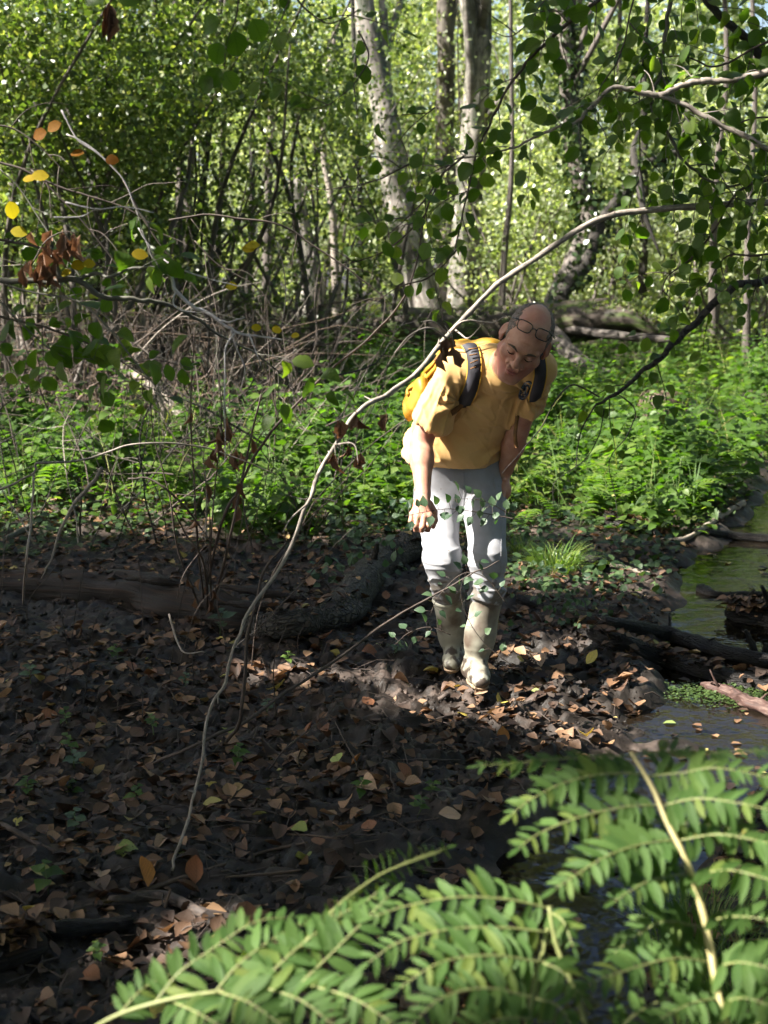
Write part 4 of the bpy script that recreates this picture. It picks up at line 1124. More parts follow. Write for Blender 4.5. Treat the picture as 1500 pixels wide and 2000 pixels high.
# ---- trousers
tr_ = SDF((-.02, 4.75, .28), (.60, 5.62, 1.06), 0.005)
PEL = (HIP_R + HIP_L) / 2
tr_.ell(PEL + np.array([0, .01, .045]), (.158, .125, .12), None, .03)
tr_.cone(PEL + np.array([-.05, 0, .12]), PEL + np.array([.05, 0, .12]), .115, .115, .04, flat=((0, 1, 0), 1.05))
TOPR, TOPL = at(876, 1172, 5.17), at(950, 1172, 5.03)
for hip, kn, top in ((HIP_R, KN_R, TOPR), (HIP_L, KN_L, TOPL)):
    tr_.cone(hip, kn, .088, .063, .03)
    tr_.cone(kn, top + (top - kn) * .10, .063, .055, .02)
    tr_.ell(top + np.array([0, -.004, .028]), (.064, .066, .026), None, .02)
    tr_.ell(kn + np.array([0, -.012, .0]), (.058, .060, .065), None, .02)
def trouser_folds(V):
    z = V[:, 2]; x = V[:, 0]; y = V[:, 1]
    zk = (KN_R[2] + KN_L[2]) / 2; zt = (TOPR[2] + TOPL[2]) / 2
    low = np.exp(-((z - (zt + .07)) / .075) ** 2)
    knee = np.exp(-((z - zk) / .07) ** 2)
    warp = .35 * noise3(x * 9, y * 9, z * 5, 81)
    fold = (1 - np.abs(np.sin((z * 82 + warp * 7 + x * 9 + y * 5)))) ** 1.6
    a = .013 * fold * low * (.55 + .45 * noise3(x * 12, y * 12, z * 6, 82))
    b = .007 * (1 - np.abs(noise3(x * 9 + z * 5, y * 9, z * 24, 83))) ** 3 * knee
    cr = np.exp(-((z - PEL[2] + .0) / .09) ** 2) * .0045 * (1 - np.abs(noise3(x * 11, y * 6, z * 9 + np.abs(x - PEL[0]) * 9, 84))) ** 3
    c = .004 * noise3(x * 8, y * 8, z * 7, 85)
    return a + b + cr + c
trouser = ob('trousers', tr_.mesh('trousers', M['trouser'], trouser_folds, 2), man)
tb_ = bvh_of(trouser.data)
def on_tr(px_, py_, off=.003):
    h = tb_.ray_cast(Vector((0, 0, CAM_H)), Vector(ray(px_, py_)).normalized())
    return None if h[0] is None else np.array(h[0] + h[1] * off)
def seam(name, pts, w=.0013, parent=None, mat=None):
    q = [on_tr(*p) for p in pts]; q = [p for p in q if p is not None]
    if len(q) > 2:
        mb = MB(); mb.tube(np.array(q), w, 5); ob(name, mb.mesh(name, mat or M['trouser']), trouser)
seam('fly_seam', [(906, y_) for y_ in range(922, 992, 5)])
seam('pocket_seam', [(962 + 10 * (i / 9) ** 2, 925 + i * 4.5) for i in range(10)])
seam('side_seam', [(979 - i * .1, 960 + i * 8) for i in range(22)], .0009)
seam('inner_seam', [(902 - i * .25, 1030 + i * 7) for i in range(14)], .0009)

# ---- boots
def boot(top, ank, toe_px, toeY, lab=None):
    gz = float(terrain(ank[0], ank[1]))
    toe = at(*toe_px, toeY); toe[2] = gz + .042
    heel = ank.copy(); heel[2] = gz + .046; heel = heel + nrm((heel - toe) * [1, 1, 0]) * .03
    ball = toe + (heel - toe) * .32
    s_ = SDF(np.minimum(np.minimum(top, toe), heel) - .12, np.maximum(np.maximum(top, toe), heel) + .12, .004)
    top2 = top + nrm(top - ank) * .012
    s_.cone(top2, ank + (top - ank) * .42, .0600, .0510, .02)
    s_.cone(ank + (top - ank) * .5, ank + np.array([0, 0, -.005]), .0525, .0375, .03)
    s_.cone(ank, heel, .040, .037, .02)
    s_.cone(heel, ball, .036, .038, .02, flat=((0, 0, 1), 1.15))
    s_.cone(ank + np.array([0, 0, -.015]), ball + np.array([0, 0, .012]), .037, .031, .03)
    s_.cone(ball, toe, .038, .032, .015, flat=((0, 0, 1), 1.35))
    ax = nrm(top - ank)
    s_.cut(top2 + ax * .004, ax)
    s_.cut((0, 0, gz + .022), (0, 0, -1))
    def dsp(V):
        h_ = (V - ank) @ ax
        rim = .0035 * np.exp(-((h_ - np.linalg.norm(top2 - ank) + .006) / .006) ** 2)
        cr = .0035 * (1 - np.abs(noise3(V[:, 0] * 10, V[:, 1] * 10, V[:, 2] * 30, 91))) ** 3 * np.exp(-((V[:, 2] - ank[2] - .02) / .06) ** 2)
        return rim + cr + .0015 * noise3(V[:, 0] * 14, V[:, 1] * 14, V[:, 2] * 14, 92)
    b_ = ob('boot', s_.mesh('boot', M['boot'], dsp, 1), man)
    so = SDF(np.minimum(toe, heel) - .1, np.maximum(toe, heel) + .1, .004)
    so.cone(heel, ball, .0415, .0455, .01); so.cone(ball, toe, .0430, .0370, .01)
    so.cut((0, 0, gz + .024), (0, 0, 1)); so.cut((0, 0, gz - .02), (0, 0, -1))
    ob('sole', so.mesh('sole', M['sole'], lambda V: .002 * noise3(V[:, 0] * 60, V[:, 1] * 60, V[:, 2] * 120, 95)), b_)
    return b_
boot(TOPL, AN_L, (939, 1352), 4.86)
boot(TOPR, AN_R, (882, 1316), 5.11)

# ------------------------------------------------------------------ spectacles pushed up on the forehead
gl_ = thing('eyeglasses', 'black framed eyeglasses pushed up on the forehead of the bending man', 'eyeglasses', H(0, .09, .07))
GB = HB @ rot('X', R(24))       # tipped back with the forehead slope
GC = np.array(H(.004, .0735, .0905))
def G3(x, y, z): return GC + GB @ np.array([x, y, z], float)
def lens_outline(cx, n=36):
    o = []
    for a_ in np.linspace(0, 2 * np.pi, n):
        c_, s_ = math.cos(a_), math.sin(a_)
        x_ = .0255 * math.copysign(abs(c_) ** .62, c_); z_ = .0175 * math.copysign(abs(s_) ** .62, s_)
        if s_ < 0: x_ *= .93
        o.append((cx + x_, .004 - 3.2 * (cx + x_) ** 2 * .8, z_))
    return o
fr_ = MB()
for sx in (-1, 1):
    o = [G3(*p) for p in lens_outline(sx * .033)]
    fr_.tube(np.array(o), .0019, 6)
fr_.tube(spline([G3(-.0085, .004, .004), G3(0, .0065, .007), G3(.0085, .004, .004)], 5), .0019, 6)
for sx in (-1, 1): fr_.tube(np.array([G3(sx * .058, -.004, .010), G3(sx * .0655, -.014, .010)]), [.0030, .0026], 6)
ob('frame', fr_.mesh('frame', M['glasses']), gl_)
for sx in (-1, 1):
    o = [G3(*p) for p in lens_outline(sx * .033)][:-1]; c_ = np.mean(o, 0) + GB @ np.array([0, .0012, 0])
    ob('lens', make_mesh('lens', np.vstack([[c_], o]), [np.array([(0, 1 + i, 1 + (i + 1) % len(o)) for i in range(len(o))])], M['lens']), gl_)
    mb = MB(); mb.tube(spline([G3(sx * .0655, -.014, .010), H(sx * .0800, .020, .066), H(sx * .0835, -.025, .040), H(sx * .084, -.045, .026)], 6), [.0026, .0021, .0020, .0028], 6)
    ob('temple', mb.mesh('temple', M['glasses']), gl_)

# ------------------------------------------------------------------ rucksack on his back
pk = thing('rucksack', 'yellow hiking rucksack with black padded straps on the back of the bending man', 'rucksack', at(862, 740, 5.34))
BK = -TF
pc0, pc1 = at(902, 742, 5.24), at(842, 815, 5.42)
ps = SDF((-.06, 4.95, .95), (.55, 5.80, 1.62), .006)
ps.cone(pc0 + BK * .07, pc1 + BK * .06, .105, .108, .03, flat=(TF, 1.15))
ps.cone(pc0 + BK * .02 + np.array([.04, 0, .0]), pc1 + BK * .02 + np.array([.04, 0, 0]), .10, .11, .04, flat=(TF, 1.4))
ps.cone(at(815, 765, 5.40), at(805, 800, 5.42), .035, .04, .02)
def pack_folds(V):
    u = (V - pc1) @ nrm(pc0 - pc1)
    return .014 * (1 - np.abs(noise3(V[:, 0] * 6 + u * 5, V[:, 1] * 7, u * 14, 101))) ** 2 + .006 * noise3(V[:, 0] * 18, V[:, 1] * 18, V[:, 2] * 18, 102) - .006
pack_bag = ob('pack_bag', ps.mesh('pack_bag', M['pack'], pack_folds, 2), pk)
lidp = SDF((.0, 4.9, 1.2), (.62, 5.75, 1.66), .006)
lidp.cone(at(890, 682, 5.24), at(962, 676, 5.18), .048, .036, .03, flat=((0, .3, 1), 1.4))
lidp.cone(at(856, 712, 5.36), at(896, 694, 5.34), .05, .05, .03, flat=((0, .3, 1), 1.2))
ob('top_lid', lidp.mesh('top_lid', M['pack'], lambda V: .008 * noise3(V[:, 0] * 16, V[:, 1] * 16, V[:, 2] * 20, 103), 2), pk)
sp_ = SDF((-.06, 5.1, 1.0), (.35, 5.7, 1.45), .006)
sp_.cone(at(826, 762, 5.30), at(812, 795, 5.32), .052, .055, .02, flat=((1, 0, .2), 1.5))
ob('side_pocket', sp_.mesh('side_pocket', M['pack'], lambda V: .007 * noise3(V[:, 0] * 22, V[:, 1] * 22, V[:, 2] * 14, 104), 1), pk)
def strap(name, pxs, w, mat, off=.008, thick=.011, piping=True, lean=0):
    q = [on_shirt(x_, y_, off + .004) for x_, y_ in pxs]
    P_ = np.array([p_ for p_, n_ in q]); N_ = np.array([n_ for p_, n_ in q])
    for _ in range(2):
        P_[1:-1] = (P_[:-2] + 2 * P_[1:-1] + P_[2:]) / 4; N_ = nrm(np.vstack([N_[:1], (N_[:-2] + N_[1:-1] + N_[2:]), N_[-1:]]))
    P_ = spline(P_, 4); N_ = nrm(spline(N_, 4))
    mb = MB(); mb.ribbon(P_, w, N_, thick); o = ob(name, mb.mesh(name, mat), pk)
    if piping:
        T_ = nrm(np.gradient(P_, axis=0)); S_ = nrm(np.cross(N_, T_))
        for sg in (-1, 1):
            mb = MB(); mb.tube(P_ + sg * S_ * w + N_ * thick * .3, .0028, 6); ob('piping', mb.mesh('piping', M['piping']), o)
    return o
sR = [(912, 664), (921, 676), (927, 692), (930, 710), (930, 730), (926, 748), (920, 764), (911, 778), (901, 790)]
s1 = strap('shoulder_strap', sR, .0245, M['pack_strap'])
sL = [(1050, 694), (1056, 710), (1058, 728), (1054, 746), (1048, 764), (1040, 782)]
s2 = strap('shoulder_strap', sL, .021, M['pack_strap'])
strap('webbing', [(906, 784), (898, 794), (888, 800), (880, 806)], .010, M['web'], .006, .004, False)
# ladder loops and sternum slider on the strap the sun catches
for i, (x_, y_) in enumerate([(923, 689), (925, 699), (926, 709), (927, 719)]):
    a_, b_ = on_shirt(x_ - 7, y_ + 2, .021)[0], on_shirt(x_ + 7, y_ - 1, .021)[0]
    mb = MB(); mb.tube(np.array([a_, (a_ + b_) / 2, b_]), .0026, 5); ob('strap_loop', mb.mesh('strap_loop', M['web']), s1)
mb = MB(); q0, n0 = on_shirt(903, 787, .012)
mb.ribbon(np.array([q0 + TOR * .016, q0, q0 - TOR * .016]), .015, n0, .008)
ob('buckle', mb.mesh('buckle', M['pack_strap']), pk)
# compression straps and loose tails on the bag
pack_bvh = bvh_of(pack_bag.data)
def on_pack(px_, py_, off=.006):
    h = pack_bvh.ray_cast(Vector((0, 0, CAM_H)), Vector(ray(px_, py_)).normalized())
    if h[0] is None:
        p_, n_, _, _ = pack_bvh.find_nearest(Vector(at(px_, py_, 5.3))); return np.array(p_ + n_ * off), np.array(n_)
    return np.array(h[0] + h[1] * off), np.array(h[1])
for pxs, mt, w in (([(836, 745), (832, 728), (836, 710), (850, 694), (866, 682)], M['pack'], .011), ([(815, 778), (822, 756), (838, 735), (856, 716)], M['pack'], .008),
                   ([(822, 800), (812, 786), (806, 770)], M['web'], .008), ([(845, 700), (868, 690), (892, 676)], M['web'], .009), ([(806, 745), (800, 760), (797, 772)], M['pack'], .006)):
    q = [on_pack(x_, y_) for x_, y_ in pxs]
    mb = MB(); mb.ribbon(spline([p_ for p_, n_ in q], 4), w, nrm(spline([n_ for p_, n_ in q], 4)), .004); ob('compression_strap', mb.mesh('compression_strap', mt), pk)
# strap tail hanging on the far side
mb = MB(); mb.ribbon(spline([at(1012, 800, 5.02), at(1008, 830, 5.0), at(1006, 855, 4.99), at(1009, 874, 5.0)], 4), .007, (0, -1, 0), .003)
ob('strap_tail', mb.mesh('strap_tail', M['web']), pk)
# ------------------------------------------------------------------ leaf meshes shared by the single leaves
def single(name, hw, mat, **kw):
    V, F, UV = leaf_template(hw, **kw)
    me = make_mesh(name, V, [F], M[mat], True, UV)
    return me
HAZ = [single('hazel_leaf', HAZEL_HW, 'leaf_hazel', bend=-.08 - .11 * i, fold=[.05, .2, .38, .12, .3, -.12][i], serr=.10, curl=.25 * (i % 3) - .1, seed=i) for i in range(6)]
YEL = [single('yellow_leaf', HAZEL_HW, 'leaf_yellow', bend=-.12, fold=.12, serr=.06, seed=20 + i) for i in range(2)]
AMB = [single('amber_leaf', HAZEL_HW, 'leaf_amber', bend=-.2, fold=.15, serr=.09, seed=24 + i) for i in range(2)]
DRY = [single('withered_leaf', [0.02, .12, .20, .17, .22, .10, .02], 'leaf_dry', bend=-.3 - .3 * i, fold=.9, curl=.5, serr=.25, seed=28 + i) for i in range(3)]
BRA = [single('bramble_leaf', OVATE_HW, 'leaf_bramble', bend=-.12 * i, fold=.25, serr=.07, seed=32 + i) for i in range(3)]
NET = [single('nettle_leaf', OVATE_HW, 'leaf_nettle_one', bend=-.22 - .1 * i, fold=.2, serr=.12, seed=36 + i) for i in range(3)]
FRN = [single('leaflet', [0.07, .140, .163, .160, .138, .088, .008], 'fern_leaf', bend=-.06 - .08 * i, fold=.08 + .1 * i, serr=.05, seed=40 + i) for i in range(4)]

def leaf_at(parent, P, D, N, L, meshes, W=1.0, name='leaf'):
    return ob(name, meshes[rnd.randrange(len(meshes))], parent, mat4=basis(np.asarray(P), np.asarray(D, float), np.asarray(N, float), L, W))
def rv(s=1.0): return np.array([rnd.gauss(0, s), rnd.gauss(0, s), rnd.gauss(0, s)])

class Bough:
    """a branch with its twigs (one mesh) and single leaves; paths are (px, py, depth)"""
    def __init__(s, name, label, cat, root, mat, group=None):
        s.root = thing(name, label, cat, root, group); s.mb = MB(); s.mat = mat; s.twigs = []; s.nl = 0
    def main(s, pts, r, n=8, sides=8, wob=.10, seed=0):
        P = px_path(pts, n) if len(pts[0]) == 3 and not isinstance(pts, np.ndarray) else pts
        # small kinks as a real branch has at its nodes
        k = np.arange(len(P)); jit = np.stack([noise3(k * .45 + seed * 9, 1, i, 111 + seed) for i in range(3)], -1)
        P = P + jit * np.mean(r) * .6 * np.minimum(1, np.minimum(k, k[::-1]) / 2)[:, None]
        s.mb.tube(P, np.interp(np.linspace(0, 1, len(P)), np.linspace(0, 1, len(np.atleast_1d(r))), np.atleast_1d(r)), sides, wob, seed)
        s.twigs.append(P); return P
    def side(s, P, every=.12, length=(.12, .3), r=.002, droop=.5, skip=0.1, seed=0, spread=1.0):
        q = random.Random(seed); L = np.concatenate([[0], np.cumsum(np.linalg.norm(np.diff(P, axis=0), axis=1))]); d = skip * L[-1]
        out = []; sg = 1
        while d < L[-1]:
            i = min(np.searchsorted(L, d), len(P) - 2); T = nrm(P[i + 1] - P[i])
            sd = nrm(np.cross(T, (0, -1, 0))) * sg * spread + T * q.uniform(.4, 1.0) + np.array([q.uniform(-.3, .3), q.uniform(-.6, .6), q.uniform(-.2, .2) - droop * .3])
            sd = nrm(sd); ln = q.uniform(*length)
            pts = [P[i]]; dirv = sd
            for k in range(4):
                dirv = nrm(dirv + np.array([q.uniform(-.25, .25), q.uniform(-.25, .25), q.uniform(-.25, .2) - droop * .22])); pts.append(pts[-1] + dirv * ln / 4)
            tw = spline(pts, 3); s.mb.tube(tw, [r, r * .75, r * .45], 5, .1, q.randint(0, 99)); out.append(tw); sg *= -1
            d += every * q.uniform(.6, 1.5)
        return out
    def leaves(s, P, every=.045, L=(.04, .06), meshes=None, skip=.1, face=.5, droop=.45, seed=0, limit=None, hang=False):
        meshes = meshes or HAZ
        q = random.Random(seed + 5); D = np.concatenate([[0], np.cumsum(np.linalg.norm(np.diff(P, axis=0), axis=1))]); d = skip * D[-1]; sg = 1
        while d < D[-1] and s.nl < 296:
            i = min(np.searchsorted(D, d), len(P) - 2); T = nrm(P[i + 1] - P[i])
            ax = nrm(np.cross(T, (0, -1, 0))) * sg * q.uniform(.5, 1.1) + T * .5 + np.array([0, q.uniform(-.5, .5), -droop * q.uniform(.3, 1.3)])
            N = np.array([q.gauss(0, .5), -face * q.uniform(.5, 1.4), .75 + q.gauss(0, .3)])
            if hang: ax = np.array([q.gauss(0, .25), q.gauss(0, .25), -1]); N = np.array([q.gauss(0, 1), -1, .3])
            ln = q.uniform(*L); base = P[i] + nrm(ax) * .008
            if not in_sun_fleck(base + nrm(ax) * ln * .5): leaf_at(s.root, base, ax, N, ln, meshes, q.uniform(.8, 1.1)); s.nl += 1
            sg *= -1; d += every * q.uniform(.55, 1.5)
    def done(s, name='branch'):
        return ob(name, s.mb.mesh(name, M[s.mat]), s.root)

# ------------------------------------------------------------------ the arching pale branch
A = Bough('arching_branch', 'long pale branch arching from the right edge past the man down to the left mud', 'branch', gnd(340, 1680), 'stem_pale')
Pm = A.main([(1640, 400, 4.35), (1500, 395, 4.3), (1350, 405, 4.28), (1225, 416, 4.25), (1160, 434, 4.22), (1080, 480, 4.2), (985, 545, 4.2), (925, 600, 4.2), (880, 650, 4.18), (820, 722, 4.1), (760, 765, 4.02), (710, 795, 3.95), (672, 842, 3.9),
             (630, 915, 3.85), (600, 985, 3.82), (570, 1060, 3.8), (535, 1125, 3.75), (490, 1190, 3.7), (462, 1250, 3.66), (440, 1330, 3.62), (405, 1400, 3.58), (392, 1490, 3.53), (372, 1580, 3.48), (342, 1672, 3.42), (336, 1700, 3.40)],
            [.0112, .0098, .0090, .0084, .0078, .0070, .0064, .0060, .0053, .0047, .0040, .0037, .0037, .0042], 5, 10, .22, 1)
for k in range(26):
    i = rnd.randrange(4, len(Pm) - 6); d = nrm(rv()); A.mb.tube(np.array([Pm[i], Pm[i] + d * .010, Pm[i] + d * rnd.uniform(.013, .03)]), [.0042, .0026, .0012], 5, .2, k)
for i, pts in enumerate(([(880, 648, 4.18), (902, 628, 4.12), (930, 626, 4.08), (962, 630, 4.0), (985, 618, 3.98)], [(872, 660, 4.16), (840, 640, 4.1), (800, 655, 4.05), (770, 690, 4.0)], [(872, 650, 4.16), (850, 628, 4.1), (822, 628, 4.06)],
                       [(890, 645, 4.18), (915, 660, 4.1), (945, 632, 4.05)], [(600, 985, 3.82), (570, 1010, 3.75), (552, 1040, 3.7)], [(655, 868, 3.88), (690, 868, 3.8), (700, 905, 3.78)])):
    A.main(pts, [.0035, .0022, .0012], 5, 5, .1, i)
for i, (x, y) in enumerate(((655, 905), (680, 885), (704, 900), (754, 822), (665, 835), (695, 825), (885, 690), (880, 675), (865, 700), (430, 860))):
    Pb = at(x, y - 14, 3.86); A.mb.tube(spline([Pb + np.array([rnd.uniform(-.02, .02), .01, .035]), Pb + np.array([0, 0, .01]), Pb], 3), .0012, 4)
    for k in range(2): leaf_at(A.root, Pb + rv(.004), np.array([rnd.gauss(0, .25), rnd.gauss(0, .2), -1]), np.array([rnd.gauss(0, 1), -1, 0]), rnd.uniform(.035, .06), DRY, 1.2, 'withered_leaf')
A.done()

# ------------------------------------------------------------------ hazel boughs, upper right
def hz(name_lab, paths, seed, mat='twig_brown', every=.030, side=True, L=(.029, .051), name='hazel_bough', yellow=0, side_len=(.08, .26), side_every=.07, leaf_skip=.05):
    B = Bough(name, name_lab, 'branch', at(*paths[0][0][0]), mat, None)
    for i, (pts, r, lf) in enumerate(paths):
        P = B.main(pts, r, 7, 7, .12, seed + i)
        if side and lf:
            for j, tw in enumerate(B.side(P, side_every, side_len, .0017, .6, .08, seed * 31 + i)):
                B.leaves(tw, every, L, None, .15, seed=seed * 77 + i * 9 + j)
        if lf: B.leaves(P, every * 1.7, L, None, leaf_skip, seed=seed * 13 + i)
    B.done()
    return B
hz('thin dark hazel twig with round leaves hanging down left of the ivy tree', [
    ([(1230, -60, 3.85), (1165, 4, 3.8), (1112, 45, 3.8), (1060, 90, 3.8), (1022, 130, 3.8), (985, 185, 3.8), (955, 245, 3.8), (930, 305, 3.8), (912, 385, 3.8), (893, 465, 3.8), (889, 490, 3.8)], [.0055, .0045, .003, .0016], True),
    ([(1110, 45, 3.8), (1085, 20, 3.76), (1060, 22, 3.74), (1040, 18, 3.7)], [.002, .001], True)], 3, every=.027, side_every=.065, side_len=(.05, .16))
hz('hazel branch with sunlit pale bark crossing the upper right corner', [
    ([(1560, 125, 4.0), (1500, 140, 4.0), (1425, 158, 4.0), (1370, 158, 4.0), (1330, 166, 4.0), (1300, 186, 4.0), (1270, 184, 4.0), (1235, 175, 4.0), (1195, 173, 4.0), (1150, 215, 4.0), (1120, 240, 4.0), (1080, 252, 4.0), (1030, 275, 4.0), (975, 298, 4.0), (910, 306, 4.0), (850, 322, 4.0), (788, 322, 4.0)],
     [.0105, .0095, .0085, .007, .0055, .004, .0025, .0015], True),
    ([(1285, 184, 4.0), (1345, 212, 4.0), (1420, 250, 3.98), (1500, 290, 3.95), (1580, 330, 3.9)], [.007, .0075, .008, .0085], True)], 4, mat='stem_pale', every=.027, side_every=.065, side_len=(.06, .2))
hz('grey wavy hazel stem dropping from the top edge through the right hand leaves', [
    ([(1318, -60, 4.2), (1310, 0, 4.2), (1300, 60, 4.2), (1293, 120, 4.2), (1288, 150, 4.2), (1275, 180, 4.2), (1276, 210, 4.2), (1295, 245, 4.2), (1318, 285, 4.2), (1330, 310, 4.2), (1365, 340, 4.2), (1395, 358, 4.2), (1440, 362, 4.2), (1500, 345, 4.2)], [.0065, .006, .005, .004, .003], True),
    ([(1293, 150, 4.2), (1318, 195, 4.15), (1340, 230, 4.1), (1375, 280, 4.1), (1400, 330, 4.1), (1440, 395, 4.1)], [.0035, .0025, .0015], True)], 5, mat='twig_grey', every=.027, side_every=.065)
hz('thick dark branch slanting through the top right corner', [
    ([(1330, -40, 4.4), (1390, 15, 4.4), (1440, 62, 4.4), (1500, 118, 4.4), (1570, 190, 4.4)], [.011, .012, .0135, .014], True),
    ([(1270, 20, 4.3), (1256, 120, 4.3), (1248, 200, 4.3), (1250, 270, 4.3), (1252, 340, 4.3), (1275, 400, 4.3)], [.0022, .0018, .001], True)], 6, mat='bark_dark', every=.027, side_every=.065, side_len=(.1, .26))
hz('dark drooping branch at the right below the arching branch', [
    ([(1590, 515, 4.6), (1500, 545, 4.55), (1430, 562, 4.5), (1385, 605, 4.5), (1330, 655, 4.48), (1300, 690, 4.46), (1260, 722, 4.45), (1205, 770, 4.42), (1165, 790, 4.4)], [.014, .013, .0125, .011, .0095, .007, .004], True),
    ([(1165, 788, 4.4), (1140, 830, 4.38), (1128, 870, 4.36), (1125, 915, 4.35)], [.0028, .0014], False),
    ([(1170, 775, 4.4), (1120, 752, 4.36), (1088, 778, 4.34), (1060, 830, 4.3), (1020, 880, 4.28), (980, 925, 4.25)], [.003, .0022, .0012], False),
    ([(1200, 765, 4.42), (1240, 800, 4.4), (1225, 850, 4.38), (1190, 900, 4.36), (1200, 960, 4.35), (1206, 1005, 4.34)], [.0022, .0016, .001], False),
    ([(1180, 800, 4.4), (1170, 850, 4.4), (1140, 900, 4.4), (1085, 940, 4.38), (1080, 985, 4.36)], [.0018, .001], False)], 7, mat='bark_dark', every=.045, side_every=.10, side_len=(.1, .25))
hz('leafy hazel spray hanging under the arching branch at the right edge', [
    ([(1560, 340, 4.2), (1500, 352, 4.2), (1450, 368, 4.2), (1415, 410, 4.2), (1395, 450, 4.2), (1350, 505, 4.2), (1300, 545, 4.2), (1290, 600, 4.2)], [.005, .004, .003, .0015], True),
    ([(1560, 480, 4.2), (1480, 500, 4.2), (1420, 500, 4.2), (1380, 560, 4.2)], [.004, .003, .0015], True)], 8, every=.027, side_every=.065, side_len=(.08, .24))
hz('hazel twig with dense round leaves in the upper right corner', [
    ([(1560, 60, 4.3), (1480, 90, 4.3), (1400, 130, 4.3), (1330, 110, 4.3), (1250, 120, 4.3)], [.004, .003, .0015], True),
    ([(1560, 240, 4.3), (1480, 230, 4.3), (1400, 260, 4.3), (1340, 300, 4.3)], [.0035, .0025, .0012], True)], 51, every=.03, side_every=.07, side_len=(.08, .24))
hz('backlit hazel spray at the top edge right of the ivy tree', [
    ([(1250, -50, 4.2), (1230, 30, 4.2), (1210, 110, 4.2), (1170, 180, 4.2), (1160, 250, 4.2)], [.003, .0022, .0012], True),
    ([(1060, -40, 4.1), (1050, 20, 4.1), (1000, 70, 4.1), (960, 60, 4.1)], [.0025, .0012], True)], 52, every=.03, side_every=.07, side_len=(.06, .2))
hz('leafy hazel spray in the middle, in front of the leaning trunk', [
    ([(905, 306, 4.0), (860, 345, 3.98), (830, 390, 3.96), (790, 430, 3.94), (745, 470, 3.92)], [.003, .002, .001], True),
    ([(700, 60, 3.9), (720, 110, 3.9), (690, 165, 3.9), (640, 205, 3.9), (590, 215, 3.88)], [.0025, .0018, .001], True),
    ([(800, 320, 4.0), (740, 350, 4.0), (680, 365, 4.0), (600, 372, 4.0)], [.0025, .001], True),
    ([(850, 210, 4.0), (800, 250, 4.0), (760, 300, 4.0)], [.002, .001], True)], 9, every=.036, side_every=.09, side_len=(.06, .2))
hz('hazel sprig with large leaves at the top left of the middle', [
    ([(470, -40, 3.5), (462, 30, 3.5), (444, 80, 3.5), (438, 132, 3.5)], [.0022, .0016, .001], False),
    ([(560, -30, 3.6), (600, 20, 3.6), (645, 45, 3.6), (700, 20, 3.6)], [.0025, .0015], True)], 10, every=.05, side_every=.12)
# a few big single leaves the sun shines through
T9 = [o for o in bpy.data.objects if o.name.startswith('hazel_bough') and o.get('label', '').startswith('hazel sprig')][0]
for (x, y, dx, dz, l) in ((430, 132, -.5, -.8, .05), (436, 140, .55, -.75, .05), (430, 82, -.3, -1, .052), (455, 60, .3, -1, .058), (492, 36, .6, -1, .055), (415, 150, -.7, -.7, .045), (430, 40, -.9, -.3, .05)):
    leaf_at(T9, at(x, y, 3.5), (dx, .15, dz), (.1, -1, .35), l, HAZ, 1.05)
for (x, y, dx, dz, l) in ((205, 0, -.9, .1, .05), (228, 0, .9, .2, .05)):
    leaf_at(T9, at(x, y, 3.5), (dx, .1, dz), (.1, -1, .4), l, HAZ, 1)
for (x, y, dz) in ((212, 5, -1), (205, 12, -1), (215, 20, -1)):
    leaf_at(T9, at(x, y, 3.5), (.08, 0, dz), (.6, -1, 0), .065, DRY, 1.1, 'withered_leaf')

# ------------------------------------------------------------------ left boughs
Lb = Bough('hazel_bough', 'grey green branch reaching in from the left edge with sparse leaves', 'branch', at(0, 548, 3.6), 'twig_grey')
P = Lb.main([(-90, 545, 3.6), (0, 548, 3.6), (80, 550, 3.6), (150, 548, 3.6), (200, 578, 3.62), (270, 586, 3.65), (320, 592, 3.68), (375, 618, 3.72), (430, 655, 3.78), (500, 690, 3.85), (560, 740, 3.9)], [.0078, .0075, .007, .006, .0045, .003, .0018], 7, 8, .1, 2)
for j, tw in enumerate(Lb.side(P, .13, (.1, .28), .0016, .7, .05, 5)): Lb.leaves(tw, .045, (.045, .062), None, .2, seed=j + 400)
P2_ = Lb.main([(150, 548, 3.6), (180, 534, 3.6), (215, 540, 3.58), (262, 524, 3.58), (312, 523, 3.58)], [.005, .004, .0035], 6, 7, .1, 3)
for pts, r in (([(10, 555, 3.6), (60, 570, 3.58), (130, 582, 3.55), (170, 600, 3.5), (220, 650, 3.46), (270, 715, 3.42), (300, 750, 3.4), (330, 790, 3.4)], [.0032, .0026, .0016]),
               ([(0, 590, 3.5), (50, 640, 3.5), (110, 690, 3.5), (160, 700, 3.5), (250, 705, 3.5)], [.0022, .0012]), ([(110, 580, 3.56), (120, 620, 3.54), (145, 660, 3.52), (185, 690, 3.5)], [.0018, .001]),
               ([(0, 330, 3.7), (40, 370, 3.7), (75, 425, 3.68), (120, 490, 3.66), (160, 545, 3.64)], [.002, .0015]), ([(260, 400, 3.6), (290, 440, 3.6), (292, 490, 3.6), (310, 522, 3.58)], [.0026, .003])):
    P = Lb.main(pts, r, 6, 6, .1, 4)
    for j, tw in enumerate(Lb.side(P, .12, (.05, .16), .0012, .6, .1, 9)): Lb.leaves(tw, .05, (.042, .062), None, .3, seed=j + 500, face=.4)
    Lb.leaves(P, .055, (.042, .06), None, .1, seed=600, face=.35)
